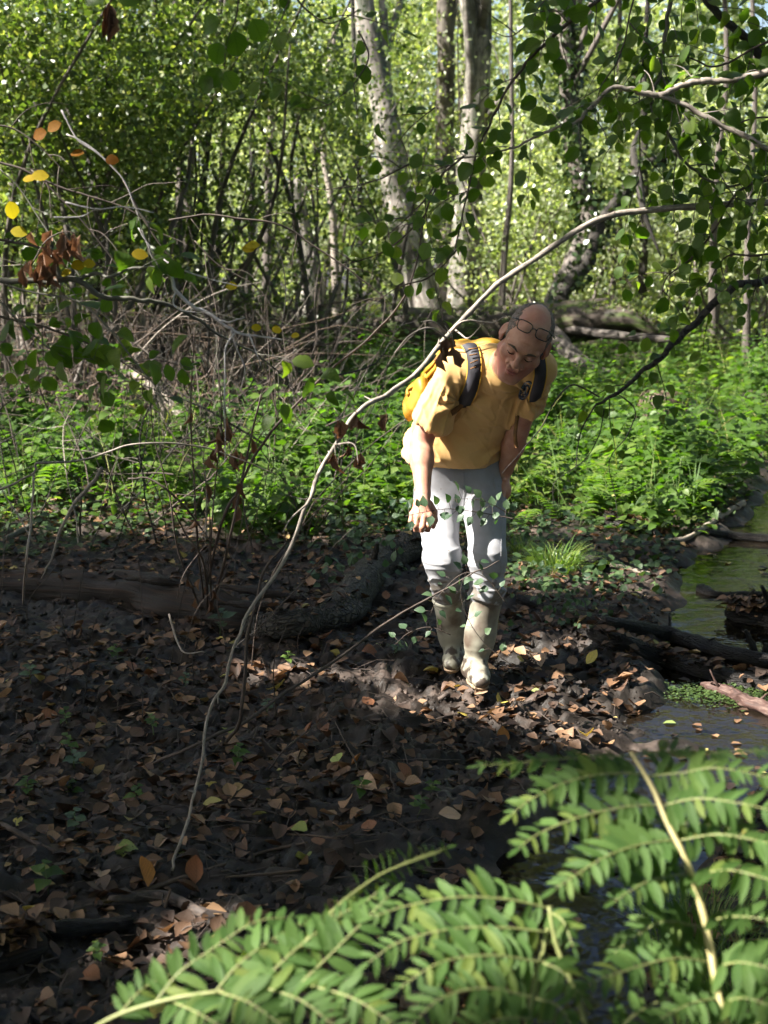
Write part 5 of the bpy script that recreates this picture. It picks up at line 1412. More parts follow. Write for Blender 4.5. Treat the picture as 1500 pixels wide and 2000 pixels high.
for (x, y, dx, dz, l, k) in ((18, 392, .2, -.9, .052, YEL), (20, 450, .9, -.15, .048, YEL), (256, 496, .95, -.05, .047, YEL), (138, 520, .8, .1, .04, YEL), (160, 516, .9, .05, .038, YEL), (120, 240, -.7, -.3, .045, AMB), (92, 258, -.8, -.2, .045, AMB), (165, 300, -.9, .1, .042, AMB), (205, 312, .9, 0, .04, AMB),
                             (60, 345, .9, .1, .05, YEL), (70, 350, -.9, .1, .04, YEL), (140, 530, -.8, -.2, .035, YEL), (480, 480, .9, .1, .04, YEL), (500, 485, -.9, 0, .04, YEL), (440, 560, .9, .1, .036, YEL), (490, 640, .8, 0, .03, YEL), (530, 644, .9, 0, .03, YEL), (585, 655, -.9, 0, .025, YEL)):
    leaf_at(Lb.root, at(x, y, 3.58), (dx, rnd.uniform(-.2, .2), dz), (rnd.gauss(0, .35), -1, rnd.uniform(.3, 1.1)), l * .86, k, rnd.uniform(.8, 1), 'yellow_leaf' if k is YEL else 'amber_leaf')
Lb.done()
Sb = Bough('silvery_twig', 'bare silvery twig shining in the sun left of the middle', 'dead twig', at(320, 525, 3.6), 'stem_silver')
Sb.main([(310, 522, 3.6), (332, 540, 3.6), (345, 570, 3.6), (375, 598, 3.6), (400, 608, 3.6), (427, 625, 3.6), (447, 640, 3.6), (470, 650, 3.6), (505, 656, 3.6), (552, 664, 3.6)], [.0042, .0048, .0045, .004, .003, .0018], 6, 8, .12, 5)
for pts in ([(428, 626, 3.6), (450, 628, 3.58), (478, 620, 3.57)], [(345, 565, 3.6), (338, 590, 3.58), (352, 606, 3.57), (385, 610, 3.56)], [(460, 648, 3.6), (440, 680, 3.58), (440, 730, 3.56), (438, 790, 3.55), (440, 850, 3.54), (439, 905, 3.54)],
            [(485, 652, 3.6), (498, 680, 3.58), (510, 714, 3.57)], [(452, 645, 3.6), (462, 680, 3.62), (478, 720, 3.64), (470, 760, 3.66)], [(320, 507, 3.6), (350, 525, 3.58), (410, 545, 3.57), (470, 560, 3.57)], [(105, 424, 3.5), (140, 424, 3.5), (162, 422, 3.5), (188, 408, 3.5)], [(128, 395, 3.5), (190, 408, 3.5), (240, 404, 3.5), (300, 415, 3.5)],
            [(120, 215, 3.6), (150, 270, 3.6), (190, 300, 3.6), (240, 350, 3.6), (265, 410, 3.6), (285, 470, 3.6), (310, 522, 3.6)], [(270, 445, 3.6), (300, 490, 3.6)], [(130, 262, 3.6), (175, 285, 3.6), (215, 320, 3.6)]):
    Sb.main(pts, [.0024, .0020, .0012], 6, 6, .15, len(pts))
Sb.done('twig')
# leafy sprays of the left thicket, hanging dark before the reeds
hz('dark leafy hazel spray low at the left edge under the grey green branch', [
    ([(-60, 610, 3.9), (30, 625, 3.9), (120, 650, 3.9), (210, 690, 3.9), (290, 740, 3.9)], [.004, .003, .0015], True),
    ([(-40, 460, 3.9), (60, 480, 3.9), (150, 500, 3.9), (240, 540, 3.9)], [.004, .003, .0015], True)], 41, every=.03, side_every=.075, side_len=(.08, .26))
hz('leafy hazel spray at the left edge under the amber leaves', [
    ([(-60, 300, 4.0), (40, 330, 4.0), (130, 370, 4.0), (230, 400, 4.0), (300, 440, 4.0)], [.004, .003, .0015], True),
    ([(-60, 240, 4.0), (20, 250, 4.0), (80, 290, 4.0), (130, 340, 4.0)], [.003, .0015], True)], 42, every=.027, side_every=.0655, side_len=(.08, .26))
hz('leafy hazel spray with a few yellowing leaves before the sunlit gap', [
    ([(330, 430, 4.6), (400, 420, 4.6), (470, 428, 4.6), (550, 440, 4.6), (620, 485, 4.6), (700, 540, 4.6), (760, 590, 4.6)], [.003, .0035, .003, .0015], True),
    ([(380, 470, 4.6), (430, 520, 4.6), (500, 560, 4.6), (560, 640, 4.6)], [.0025, .0012], True)], 43, every=.055, side_every=.14, side_len=(.08, .3))
hz('leafy hazel spray hanging in front of the foot of the leaning trunk', [
    ([(830, 420, 4.7), (780, 470, 4.7), (730, 500, 4.7), (660, 520, 4.7)], [.003, .0025, .0012], True),
    ([(900, 480, 4.7), (840, 540, 4.7), (780, 560, 4.7), (720, 600, 4.7)], [.003, .0025, .0012], True)], 44, every=.05, side_every=.13, side_len=(.08, .24))
hz('hazel twigs with small leaves over the left thicket', [
    ([(60, 330, 4.4), (150, 420, 4.4), (230, 520, 4.4), (300, 640, 4.4)], [.003, .0022, .0012], True),
    ([(240, 350, 4.4), (300, 460, 4.4), (380, 560, 4.4), (470, 690, 4.4)], [.003, .0022, .0012], True)], 45, every=.06, side_every=.15, side_len=(.08, .24))
# withered bunches
Wb = Bough('withered_spray', 'bunch of withered brown leaves hanging over the left branch', 'dead leaves', at(120, 450, 3.55), 'twig_brown')
Wb.main([(60, 520, 3.55), (90, 470, 3.55), (130, 452, 3.55), (150, 460, 3.55)], [.002, .0015], 5, 5)
for k in range(34):
    x, y = rnd.choice([(75, 480), (110, 460), (135, 470), (82, 510), (125, 490), (150, 480), (88, 535), (70, 540)]); x += rnd.gauss(0, 9); y += rnd.gauss(0, 9)
    leaf_at(Wb.root, at(x, y - 14, 3.55 + rnd.gauss(0, .03)), np.array([rnd.gauss(0, .25), rnd.gauss(0, .25), -1]), np.array([rnd.gauss(0, 1), -1, 0]), rnd.uniform(.035, .06), DRY, 1.2, 'withered_leaf')
Wb.done('twig')

# ------------------------------------------------------------------ thin bare stems of the left foreground thicket
def stems(name, label, cat, root_px, mat, paths, cnt=0, leaves=None, group=None):
    B = Bough(name, label, cat, gnd(*root_px), mat, group)
    for i, (pts, r) in enumerate(paths):
        P = B.main(pts, r, 6, 6, .12, i)
        if leaves: B.leaves(P, leaves[0], leaves[1], leaves[2], .2, seed=i, hang=leaves[3] if len(leaves) > 3 else False)
    B.done('stem'); return B
def g(x, y):      # point on the ground in (px,py,depth)
    p = gnd(x, y); return (x, y, float(p[1]))
stems('bare_shrub', 'clump of thin bare stems rising from the dark mud left of the middle', 'shrub', (400, 1180), 'twig_brown', [
    ([g(405, 1200), (398, 1100, 5.2), (360, 1040, 5.1), (335, 990, 5.0)], [.006, .004, .002]), ([g(400, 1195), (385, 1050, 5.3), (378, 930, 5.3), (372, 800, 5.3), (380, 640, 5.3)], [.005, .004, .0025]),
    ([g(415, 1205), (412, 1080, 5.2), (420, 950, 5.2), (432, 820, 5.2), (425, 700, 5.2)], [.004, .003, .002]), ([g(395, 1200), (350, 1080, 5.1), (330, 960, 5.0), (300, 850, 5.0), (290, 720, 5.0)], [.004, .003, .0015]),
    ([g(408, 1200), (440, 1090, 5.2), (480, 900, 5.1), (510, 770, 5.0)], [.006, .005, .003]), ([g(400, 1190), (410, 1030, 5.4), (398, 900, 5.4), (404, 780, 5.4)], [.003, .002, .001]),
    ([(250, 935, 5.0), (290, 935, 5.0), (330, 960, 5.0), (370, 1000, 5.1), (395, 1035, 5.2)], [.0035, .004, .003]), ([(345, 965, 5.0), (378, 968, 5.0), (392, 964, 5.0)], [.002, .001]), ([(395, 1035, 5.2), (430, 1075, 5.2), (470, 1100, 5.2), (515, 1122, 5.2)], [.0025, .001]),
    ([(460, 940, 5.1), (490, 928, 5.0)], [.0015, .001]), ([(405, 1060, 5.2), (360, 1120, 5.0), (345, 1170, 5.0)], [.002, .0015])], leaves=(.5, (.05, .07), DRY, True))
Dry = Bough('withered_spray', 'withered leaves dangling among the bare stems left of the middle', 'dead leaves', at(430, 830, 5.2), 'twig_brown')
Dry.main([(428, 800, 5.2), (434, 850, 5.2), (425, 900, 5.2)], [.002, .001], 5, 5)
for k in range(24):
    x, y = rnd.choice([(440, 850), (452, 850), (428, 870), (412, 905), (440, 885), (462, 905), (466, 990)]); x += rnd.gauss(0, 5); y += rnd.gauss(0, 10)
    leaf_at(Dry.root, at(x, y - 14, 5.2), np.array([rnd.gauss(0, .2), rnd.gauss(0, .2), -1]), np.array([rnd.gauss(0, 1), -1, 0]), rnd.uniform(.04, .075), DRY, 1.1, 'withered_leaf')
Dry.done('twig')
stems('leaning_stem', 'long thin dark stem leaning up to the right behind the arching branch', 'stem', (430, 1150), 'twig_brown', [
    ([g(400, 1160), (430, 1030, 5.6), (465, 955, 5.5), (500, 885, 5.4), (545, 825, 5.3), (600, 765, 5.2), (660, 710, 5.1), (730, 650, 5.0), (800, 560, 4.9), (830, 420, 4.9), (870, 330, 4.9)], [.0065, .006, .005, .004, .0025]),
    ([(545, 825, 5.3), (530, 760, 5.3), (525, 700, 5.3), (520, 600, 5.4)], [.003, .0015])])
stems('arching_shoot', 'thin pale bramble shoot arching low over the nettles on the left', 'shoot', (70, 960), 'stem_pale', [
    ([(-40, 965, 4.4), (20, 948, 4.4), (66, 922, 4.4), (72, 905, 4.4), (130, 902, 4.45), (190, 890, 4.5), (250, 870, 4.5), (320, 864, 4.5), (400, 874, 4.6), (470, 898, 4.7), (540, 926, 4.8)], [.0045, .0042, .0036, .003, .0018]),
    ([(66, 925, 4.4), (60, 1020, 4.3), (48, 1120, 4.3), g(45, 1180)], [.0035, .004]), ([(200, 913, 4.3), (180, 945, 4.3), (145, 985, 4.3), (120, 1030, 4.3), (100, 1090, 4.3), (80, 1130, 4.3)], [.006, .007, .004, .002])])
stems('leaning_stem', 'thin dark twig slanting from the mud up to the right past the man\'s shin', 'stem', (300, 1480), 'twig_brown', [
    ([g(280, 1500), (380, 1455, 4.15), (480, 1408, 4.25), (560, 1350, 4.4), (640, 1300, 4.5), (720, 1240, 4.6), (790, 1195, 4.7), (850, 1160, 4.75), (920, 1122, 4.75), (975, 1095, 4.75)], [.006, .006, .0055, .004, .002]),
    ([g(520, 1510), (560, 1460, 4.1), (640, 1400, 4.2)], [.004, .002])])
stems('leaning_stem', 'dark forked twig standing in the mud beside the foot of the arching branch', 'stem', (440, 1440), 'twig_brown', [
    ([g(440, 1450), (468, 1410, 3.95), (476, 1330, 3.9), (482, 1240, 3.9), (500, 1180, 3.9), (512, 1120, 3.9), (560, 1060, 3.9)], [.006, .0055, .005, .003]),
    ([(480, 1260, 3.9), (520, 1210, 3.9), (580, 1150, 3.9), (640, 1080, 3.9), (690, 1030, 3.9)], [.0025, .002, .001]), ([(440, 1250, 3.8), (425, 1170, 3.8), (455, 1080, 3.8)], [.002, .001]),
    ([g(540, 1400), (535, 1300, 4.2), (560, 1220, 4.2)], [.0022, .001])])
# fine straggling stems all over the left foreground
q = random.Random(5)
XS_ = [q.uniform(-20, 620) for _ in range(20)]
for i in range(20):
    x = XS_[i]; y = q.uniform(1080, 1420); b = g(x, y); Y = b[2]; h = q.uniform(120, 420); lean = q.uniform(-.7, .7)
    pts = [b] + [(x + lean * h * k * k / 9 + q.uniform(-12, 12), y - h * k / 3, Y + q.uniform(-.1, .1)) for k in (1, 2, 3)]
    stems('thin_stem', f'thin bare stem in the dark left foreground, {ORD[sum(a < x for a in XS_)]} from the left', 'stem', (x, y), rnd.choice(['twig_brown', 'bark_dark', 'twig_brown']), [(pts, [.0022, .0016, .0008])], group='thin bare stems of the left foreground')

# ------------------------------------------------------------------ logs and sticks
LOGS = []
def log(name, label, cat, pts, r, mat, seed=0, wob=.16, sides=14, lift=.5, flat=1.0, stubs=0, group=None):
    """pts (px, py) along its axis on the ground"""
    W_ = []
    for p in pts:
        if len(p) == 2:
            w_ = gnd(*p); w_[2] += np.mean(r) * lift
        else:
            w_ = at(*p)
        W_.append(w_)
    P = spline(W_, 7)
    root = thing(name, label, cat, W_[len(W_) // 2] - np.array([0, 0, np.mean(r)]), group)
    LOGS.append((P, np.mean(r))) if np.mean(r) > .03 else None
    mb = MB(); rr = np.interp(np.linspace(0, 1, len(P)), np.linspace(0, 1, len(np.atleast_1d(r))), np.atleast_1d(r))
    mb.tube(P, rr, sides, wob, seed, flat=flat)
    ob('log_body' if np.mean(r) > .03 else 'stick_body', mb.mesh('body', M[mat]), root)
    q = random.Random(seed)
    for k in range(stubs):
        i = q.randint(2, len(P) - 3); d = nrm(np.array([q.uniform(-1, 1), q.uniform(-.8, .2), q.uniform(.2, 1)]))
        s2 = MB(); s2.tube(spline([P[i], P[i] + d * rr[i] * 1.6, P[i] + d * rr[i] * q.uniform(2.0, 3.2) + rv(.01)], 3), [rr[i] * .35, rr[i] * .2, rr[i] * .1], 7, .2, k)
        ob('branch_stub', s2.mesh('branch_stub', M[mat]), root)
    return root
log('bark_log', 'fallen log with scaly bark lying behind the man\'s legs and bending left', 'log', [(835, 1075), (800, 1088), (745, 1120), (700, 1168), (672, 1215), (620, 1232), (560, 1240), (490, 1248)], [.09, .085, .085, .085, .09, .07, .06, .045], 'bark_scaly', 3, .20, 22, .65, stubs=3)
log('rotten_log', 'long rotten log lying in the shade across the left side', 'log', [(-120, 1150), (0, 1160), (120, 1160), (250, 1172), (360, 1192), (480, 1212), (610, 1222)], [.11, .12, .10, .12, .10, .095, .04], 'wood_rotten', 5, .34, 26, .12)
for i, (x0, y0, x1, y1) in enumerate(((420, 1150, 600, 1180), (250, 1135, 380, 1150), (430, 1185, 585, 1200))):
    a_, b_ = gnd(x0, y0 + 50), gnd(x1, y1 + 40); a_[2] += .13; b_[2] += .11
    s2 = MB(); s2.tube(spline([a_, (a_ + b_) / 2 + np.array([0, -.03, .01]), b_], 6), [.008, .022, .006], 6, .4, i)
    par = [o for o in bpy.data.objects if o.name == 'rotten_log'][0]
    ob('splinter', s2.mesh('splinter', M['wood_rotten']), par)
log('wet_log', 'dark wet log slanting from the mud into the stream on the right', 'log', [(1140, 1240), (1200, 1262), (1290, 1296), (1380, 1322), (1460, 1342), (1560, 1358)], [.028, .045, .042, .038, .038, .038], 'wood_wet', 7, .2, 12, .6, stubs=2)
log('wet_log', 'thinner dark log lying upstream of the thick wet log', 'log', [(1010, 1180), (1085, 1205), (1180, 1226), (1290, 1246), (1340, 1260), (1420, 1286), (1540, 1310)], [.018, .024, .026, .03, .032, .032, .03], 'wood_wet', 9, .18, 10, 1.0, stubs=3)
log('broken_branch', 'reddish freshly broken branch end at the right edge by the water', 'branch', [(1368, 1345), (1385, 1348), (1410, 1356), (1435, 1366), (1460, 1380), (1530, 1404)], [.006, .018, .024, .021, .025, .026], 'wood_red', 11, .42, 16, .9, stubs=3)
log('driftwood', 'black waterlogged branch floating in the upper pool', 'branch', [(1368, 1152), (1390, 1162), (1430, 1164), (1540, 1160)], [.032, .022, .015, .014], 'wood_wet', 13, .3, 10, .3)
log('stick', 'pale broken stick lying in front of the nettles right of the man', 'stick', [(1075, 1010), (1100, 1002), (1130, 990), (1158, 978)], [.014, .015, .013, .012], 'wood_pale', 15, .2, 8, 1.0)
log('driftwood', 'dark fallen branch along the far bank below the nettles', 'branch', [(1145, 1010), (1200, 1025), (1250, 1040), (1292, 1058)], [.03, .05, .045, .03], 'wood_wet', 17, .25, 10, .7)
log('stick', 'grey curved branch rising from the far bank on the right', 'stick', [(1280, 1062), (1320, 1062), (1350, 1054), (1380, 1034), (1410, 1012), (1452, 988)], [.012, .014, .015, .018, .022, .02], 'wood_pale', 19, .2, 8, 1.2)
log('stick', 'short grey branch lying left of the curved branch on the far bank', 'stick', [(1325, 1022), (1355, 1010), (1380, 1004), (1410, 1004)], [.011, .012, .012, .010], 'wood_pale', 20, .2, 8, 1.0)
log('driftwood', 'black branch lying along the far waterline at the right edge', 'branch', [(1380, 1046), (1420, 1052), (1470, 1056), (1550, 1062)], [.02, .026, .026, .024], 'wood_wet', 21, .2, 9, .8)
log('driftwood', 'black stub of wood lying on the mud behind the grass tuft', 'branch', [(1130, 1094), (1160, 1100), (1188, 1104)], [.02, .022, .016], 'wood_wet', 22, .3, 9, .8)
log('driftwood', 'splintered pale brown wood on the mud beside the pool', 'branch', [(1190, 1108), (1225, 1115), (1268, 1124)], [.012, .016, .010], 'wood_pale', 23, .3, 8, .8)
log('mud_root', 'dark root mass standing out of the upper pool at the right edge', 'root', [(1425, 1205), (1455, 1212), (1490, 1214), (1560, 1220)], [.04, .07, .08, .08], 'wood_wet', 24, .5, 12, .2, stubs=4)
for i, (x, y, dx, h, lab) in enumerate(((1478, 1290, -22, 60, 'broken upright stub standing in the water, the taller one'), (1492, 1292, 4, 36, 'broken upright stub standing in the water at the right edge, the shorter one'))):
    b = gnd(x, y); log('wood_stub', lab, 'stub', [(x, y, float(b[1])), (x + dx * .4, y - h * .5, float(b[1])), (x + dx, y - h, float(b[1]))], [.016, .014, .008], 'wood_wet', 30 + i, .2, 8)
log('branch_chunk', 'weathered wood chunk at the left edge near the bottom', 'log', [(-60, 1905), (0, 1885), (40, 1868), (70, 1858)], [.05, .048, .045, .04], 'wood_rotten', 25, .2, 12, .6)
log('branch_piece', 'dark wet branch lying at the lower left above the wood chunk', 'branch', [(-60, 1832), (20, 1835), (120, 1828), (255, 1812)], [.022, .024, .022, .016], 'wood_wet', 26, .2, 10, .8)
log('branch_piece', 'curved dark branch beside the sunlit patch at the lower left', 'branch', [(215, 1768), (290, 1760), (340, 1766), (390, 1790), (440, 1802), (525, 1810)], [.012, .018, .016, .014, .013, .008], 'twig_brown', 27, .15, 9, .9)
log('dead_stalk', 'long tan dead stalk lying on the mud at the lower left', 'stalk', [(60, 1800), (180, 1775), (300, 1738), (420, 1700), (520, 1668), (600, 1650)], [.007, .008, .007, .006, .005, .003], 'reed_dead', 28, .15, 7, 1.2)
log('dead_stalk', 'short tan straw lying beside the long dead stalk', 'stalk', [(440, 1716), (520, 1710), (590, 1702)], [.003, .004, .003], 'reed_dead', 29, .1, 6, 1.2)
log('dead_stalk', 'pale snapped straw standing over the curved dark branch', 'stalk', [(318, 1800, 3.22), (324, 1765, 3.24), (332, 1738, 3.26), (322, 1733, 3.26)], [.0035, .004, .003], 'reed_dead', 33, .1, 6)
log('dead_stalk', 'thin tan straw lying on leaves above the left fern', 'stalk', [(560, 1632), (620, 1635), (700, 1648)], [.003, .003, .002], 'reed_dead', 34, .1, 6, 1.3)
log('stick', 'dark stick lying at the left edge among fallen leaves', 'stick', [(-30, 1600), (20, 1622), (60, 1645), (118, 1672)], [.007, .008, .007, .005], 'twig_brown', 35, .15, 7, 1.0)
log('stick', 'thin forked stick lying right of the arching branch\'s foot', 'stick', [(420, 1470), (480, 1470), (530, 1472), (570, 1488), (620, 1512)], [.004, .006, .007, .006, .004], 'twig_brown', 36, .15, 7, 1.2)
log('stick', 'dark stick lying in front of the man\'s boots', 'stick', [(705, 1405), (770, 1412), (830, 1418), (880, 1400), (960, 1392)], [.004, .006, .007, .006, .004], 'twig_brown', 37, .2, 7, 1.0)
log('stick', 'short thick twig piece lying left of the front boot', 'stick', [(857, 1370), (872, 1362), (888, 1356)], [.008, .009, .008], 'twig_brown', 38, .2, 8, 1.0)
log('stick', 'dark strip standing in for the cast shadow right of the front boot', 'stick', [(975, 1340), (1050, 1362), (1130, 1388), (1195, 1405)], [.006, .010, .010, .005], 'wood_wet', 39, .2, 8, 1.0)  # dark strip put where the front boot casts its shadow
log('stick', 'pale grey twig with side fork lying left under the bare stems', 'stick', [(330, 1200, 5.0), (345, 1250, 4.9), (362, 1275, 4.85), (398, 1272, 4.85)], [.004, .0036, .0026], 'stem_pale', 40, .15, 7)
log('stick', 'tan stick lying on top of the scaly log', 'stick', [(665, 1062), (720, 1060), (760, 1056), (825, 1050)], [.006, .007, .009, .007], 'wood_pale', 41, .15, 7, 1.4)
log('stick', 'grey stick lying across the ground in front of the nettles on the left', 'stick', [(10, 1060), (70, 1028), (120, 1005), (190, 985), (280, 978)], [.014, .018, .016, .013, .010], 'twig_grey', 42, .15, 9, 1.2)
log('stick', 'thin upright twig bent over the mud in the lower middle', 'stick', [(655, 1410, 4.3), (672, 1445, 4.2), (695, 1490, 4.1), (707, 1535, 4.02)], [.0016, .0022, .0022], 'twig_brown', 43, .15, 6)
q = random.Random(77)
for i in range(34):
    x, y = (q.uniform(0, 1150), q.uniform(1230, 1720))
    if x > 900 and y > 1450: continue
    a_ = q.uniform(-.5, .5) + (math.pi if q.random() < .5 else 0); l = q.uniform(40, 150)
    log('twig', 'thin dark twig lying on the leaf strewn mud', 'twig', [(x, y), (x + l * .5 * math.cos(a_), y + l * .2 * math.sin(a_) + q.uniform(-5, 5)), (x + l * math.cos(a_), y + l * .45 * math.sin(a_))], [.0025, .003, .0015], 'twig_brown', 100 + i, .2, 5, 1.6, group='thin twigs lying on the mud')
# ------------------------------------------------------------------ ferns in the front (royal fern fronds, single leaflets)
def fern(label, rachis, pinnae, stalk='fern_stalk', seed=0, ll=(.033, .046), brown=0.03):
    q = random.Random(seed)
    b = at(*rachis[0][0][0]); gz = float(terrain(b[0], b[1]))
    root = thing('fern', label, 'fern', (b[0], b[1], gz))
    mb = MB()
    for pts, r in rachis:
        P = px_path(pts, 6)
        if pts[0][1] > 1900:
            e = P[0].copy(); e[2] = gz; e[1] += .05; P = np.vstack([e, (e + P[0]) / 2 + np.array([0, -.02, 0]), P])
        mb.tube(P, r, 7, .06, seed)
    ob('stalk', mb.mesh('stalk', M[stalk]), root)
    n = 0; spill = []
    cnt_total = 0
    for pts, sc, tilt in pinnae:
        P = px_path(pts, 8)
        L = np.concatenate([[0], np.cumsum(np.linalg.norm(np.diff(P, axis=0), axis=1))]); tot = L[-1]
        pm = MB(); pm.tube(P, [.0016, .0011, .0006], 5)
        pin = ob('pinna', pm.mesh('pinna', M['fern_stalk']), root)
        Nn = nrm(np.array([q.gauss(0, .12), -.50, .86]) + np.asarray(tilt))
        d = tot * .05; k = 0
        while d < tot:
            i = min(np.searchsorted(L, d), len(P) - 2); T = nrm(P[i + 1] - P[i]); S = nrm(np.cross(Nn, T))
            f = d / tot
            size = sc * q.uniform(*ll) * (1 - .62 * f ** 2.2) * (.8 + .2 * min(1, f * 8))
            for sg in (-1, 1):
                dirv = nrm(S * sg + T * (.38 + .35 * f + q.gauss(0, .10)) + Nn * q.gauss(-.08, .22))
                if q.random() < .04: continue
                nn = nrm(Nn + S * sg * q.gauss(.06, .22) + T * q.gauss(0, .28))
                me = FRN[q.randrange(4)]
                mtx = basis(P[i] + T * q.uniform(-.002, .002), dirv, nn, size * q.uniform(.8, 1.12), q.uniform(.85, 1.15))
                if n < 300:
                    ob('leaflet', me, pin, mat4=mtx); n += 1
                else: spill.append((me, mtx))
            d += sc * .0116 * q.uniform(.9, 1.15); k += 1
        if n < 300:
            ob('leaflet', FRN[0], pin, mat4=basis(P[-1], nrm(P[-1] - P[-2]), Nn, sc * .022, .8)); n += 1
    if spill:
        Vs, Fs, UVs, o_ = [], [], [], 0
        for me, mtx in spill:
            V, F, UV = leaf_template([0.07, .140, .163, .160, .138, .088, .008], bend=-.1, fold=.14, serr=.05, seed=o_)
            m_ = np.array(mtx); Vs.append(V @ m_[:3, :3].T + m_[:3, 3]); Fs.append(F + o_); UVs.append(UV); o_ += len(V)
        s_ = ob('small_leaflets', make_mesh('small_leaflets', np.vstack(Vs), [np.vstack(Fs)], M['fern_leaf'], True, np.vstack(UVs)), root)
        s_['kind'] = 'stuff'
    return root
Y = 1.70
def pp(*a, y0=Y, y1=Y):
    n = len(a); return [(x, y, y0 + (y1 - y0) * i / max(n - 1, 1)) for i, (x, y) in enumerate(a)]
fern('tall fern frond in the lower right with a straw coloured stalk', [
    (pp((1418, 2060), (1400, 1930), (1385, 1840), (1362, 1740), (1330, 1660), (1300, 1600), (1275, 1540), (1232, 1468), y0=1.60, y1=1.82), [.0058, .0054, .0046, .0036, .0022])],
    [(pp((1236, 1474), (1180, 1480), (1100, 1482), (1010, 1490), (938, 1496), y0=1.86, y1=1.84), .95, (0, .42, -.25)),
     (pp((1236, 1474), (1320, 1466), (1400, 1470), (1520, 1462), y0=1.86, y1=1.84), .9, (0, .45, -.1)),
     (pp((1262, 1512), (1180, 1512), (1100, 1530), (1040, 1560), (1000, 1590), y0=1.82, y1=1.74), 1.0, (0, 0, 0)),
     (pp((1264, 1516), (1330, 1510), (1400, 1500), (1510, 1520), y0=1.82, y1=1.76), 1.0, (0, 0, 0)),
     (pp((1290, 1572), (1210, 1578), (1120, 1600), (1050, 1630), (1015, 1655), y0=1.78, y1=1.68), 1.1, (0, 0, 0)),
     (pp((1290, 1575), (1360, 1560), (1440, 1568), (1540, 1590), y0=1.78, y1=1.7), 1.1, (0, 0, 0)),
     (pp((1322, 1640), (1250, 1650), (1180, 1675), (1085, 1735), y0=1.74, y1=1.62), 1.15, (0, -.1, 0)),
     (pp((1322, 1642), (1400, 1630), (1470, 1640), (1560, 1660), y0=1.74, y1=1.66), 1.15, (0, 0, 0)),
     (pp((1350, 1706), (1270, 1720), (1200, 1760), y0=1.72, y1=1.62), .95, (0, -.1, 0)),
     (pp((1352, 1710), (1430, 1700), (1540, 1730), y0=1.72, y1=1.62), 1.15, (0, 0, 0)),
     (pp((1300, 1600), (1220, 1630), (1150, 1668), (1120, 1700), y0=1.80, y1=1.72), 1.0, (0, 0, 0)),
     (pp((1300, 1610), (1380, 1610), (1450, 1630), (1530, 1690), y0=1.82, y1=1.74), 1.0, (0, 0, 0))], 'fern_straw', seed=1)
fern('second fern frond at the right edge behind the tall stalk', [
    (pp((1440, 2060), (1408, 1960), (1388, 1860), (1372, 1780), (1340, 1690), y0=1.57, y1=1.74), [.0048, .0042, .0034, .002])],
    [(pp((1378, 1800), (1440, 1790), (1530, 1800), y0=1.70, y1=1.62), 1.05, (0, 0, 0)),
     (pp((1380, 1815), (1300, 1800), (1240, 1830), (1200, 1862), y0=1.70, y1=1.62), .95, (0, -.1, 0)),
     (pp((1392, 1880), (1320, 1872), (1240, 1890), (1150, 1920), y0=1.66, y1=1.56), 1.0, (0, -.1, 0)),
     (pp((1395, 1890), (1450, 1880), (1540, 1900), y0=1.66, y1=1.58), 1.05, (0, 0, 0)),
     (pp((1408, 1960), (1460, 1950), (1540, 1980), y0=1.62, y1=1.55), 1.0, (0, 0, 0)),
     (pp((1200, 2020), (1250, 1975), (1320, 1945), (1390, 1940), y0=1.58, y1=1.62), 1.0, (0, 0, 0)),
     (pp((1430, 2020), (1480, 2000), (1540, 2010), y0=1.6, y1=1.54), 1.0, (0, 0, 0)),
     (pp((1405, 1950), (1350, 1960), (1290, 1990), y0=1.62, y1=1.55), .9, (0, -.1, 0))], 'fern_straw', seed=2)
fern('broad fern frond spreading across the bottom centre', [
    (pp((1020, 2060), (1040, 1950), (1060, 1860), (1076, 1772), y0=1.5, y1=1.72), [.004, .0034, .0022]),
    (pp((1160, 2050), (1120, 1930), (1085, 1840), (1072, 1770), y0=1.6, y1=1.66), [.003, .003, .002])],
    [(pp((1074, 1775), (1000, 1758), (900, 1752), (800, 1768), (730, 1790), y0=1.70, y1=1.66), 1.1, (0, 0, 0)),
     (pp((1066, 1820), (980, 1812), (880, 1815), (780, 1840), (720, 1880), y0=1.66, y1=1.60), 1.15, (0, -.1, 0)),
     (pp((1058, 1880), (960, 1866), (860, 1880), (780, 1930), y0=1.6, y1=1.54), 1.15, (0, -.1, 0)),
     (pp((1046, 1950), (950, 1930), (860, 1950), (800, 2010), y0=1.55, y1=1.5), 1.15, (0, -.1, 0)),
     (pp((1038, 1990), (980, 1990), (900, 2020), y0=1.53, y1=1.48), 1.1, (0, -.1, 0)),
     (pp((1072, 1780), (1100, 1800), (1120, 1850), y0=1.70, y1=1.64), .7, (0, -.1, 0)),
     (pp((1060, 1880), (1100, 1900), (1140, 1950), y0=1.6, y1=1.55), .8, (0, -.1, 0)),
     (pp((1046, 1950), (1090, 1965), (1120, 2010), y0=1.55, y1=1.5), .8, (0, -.1, 0))], seed=3)
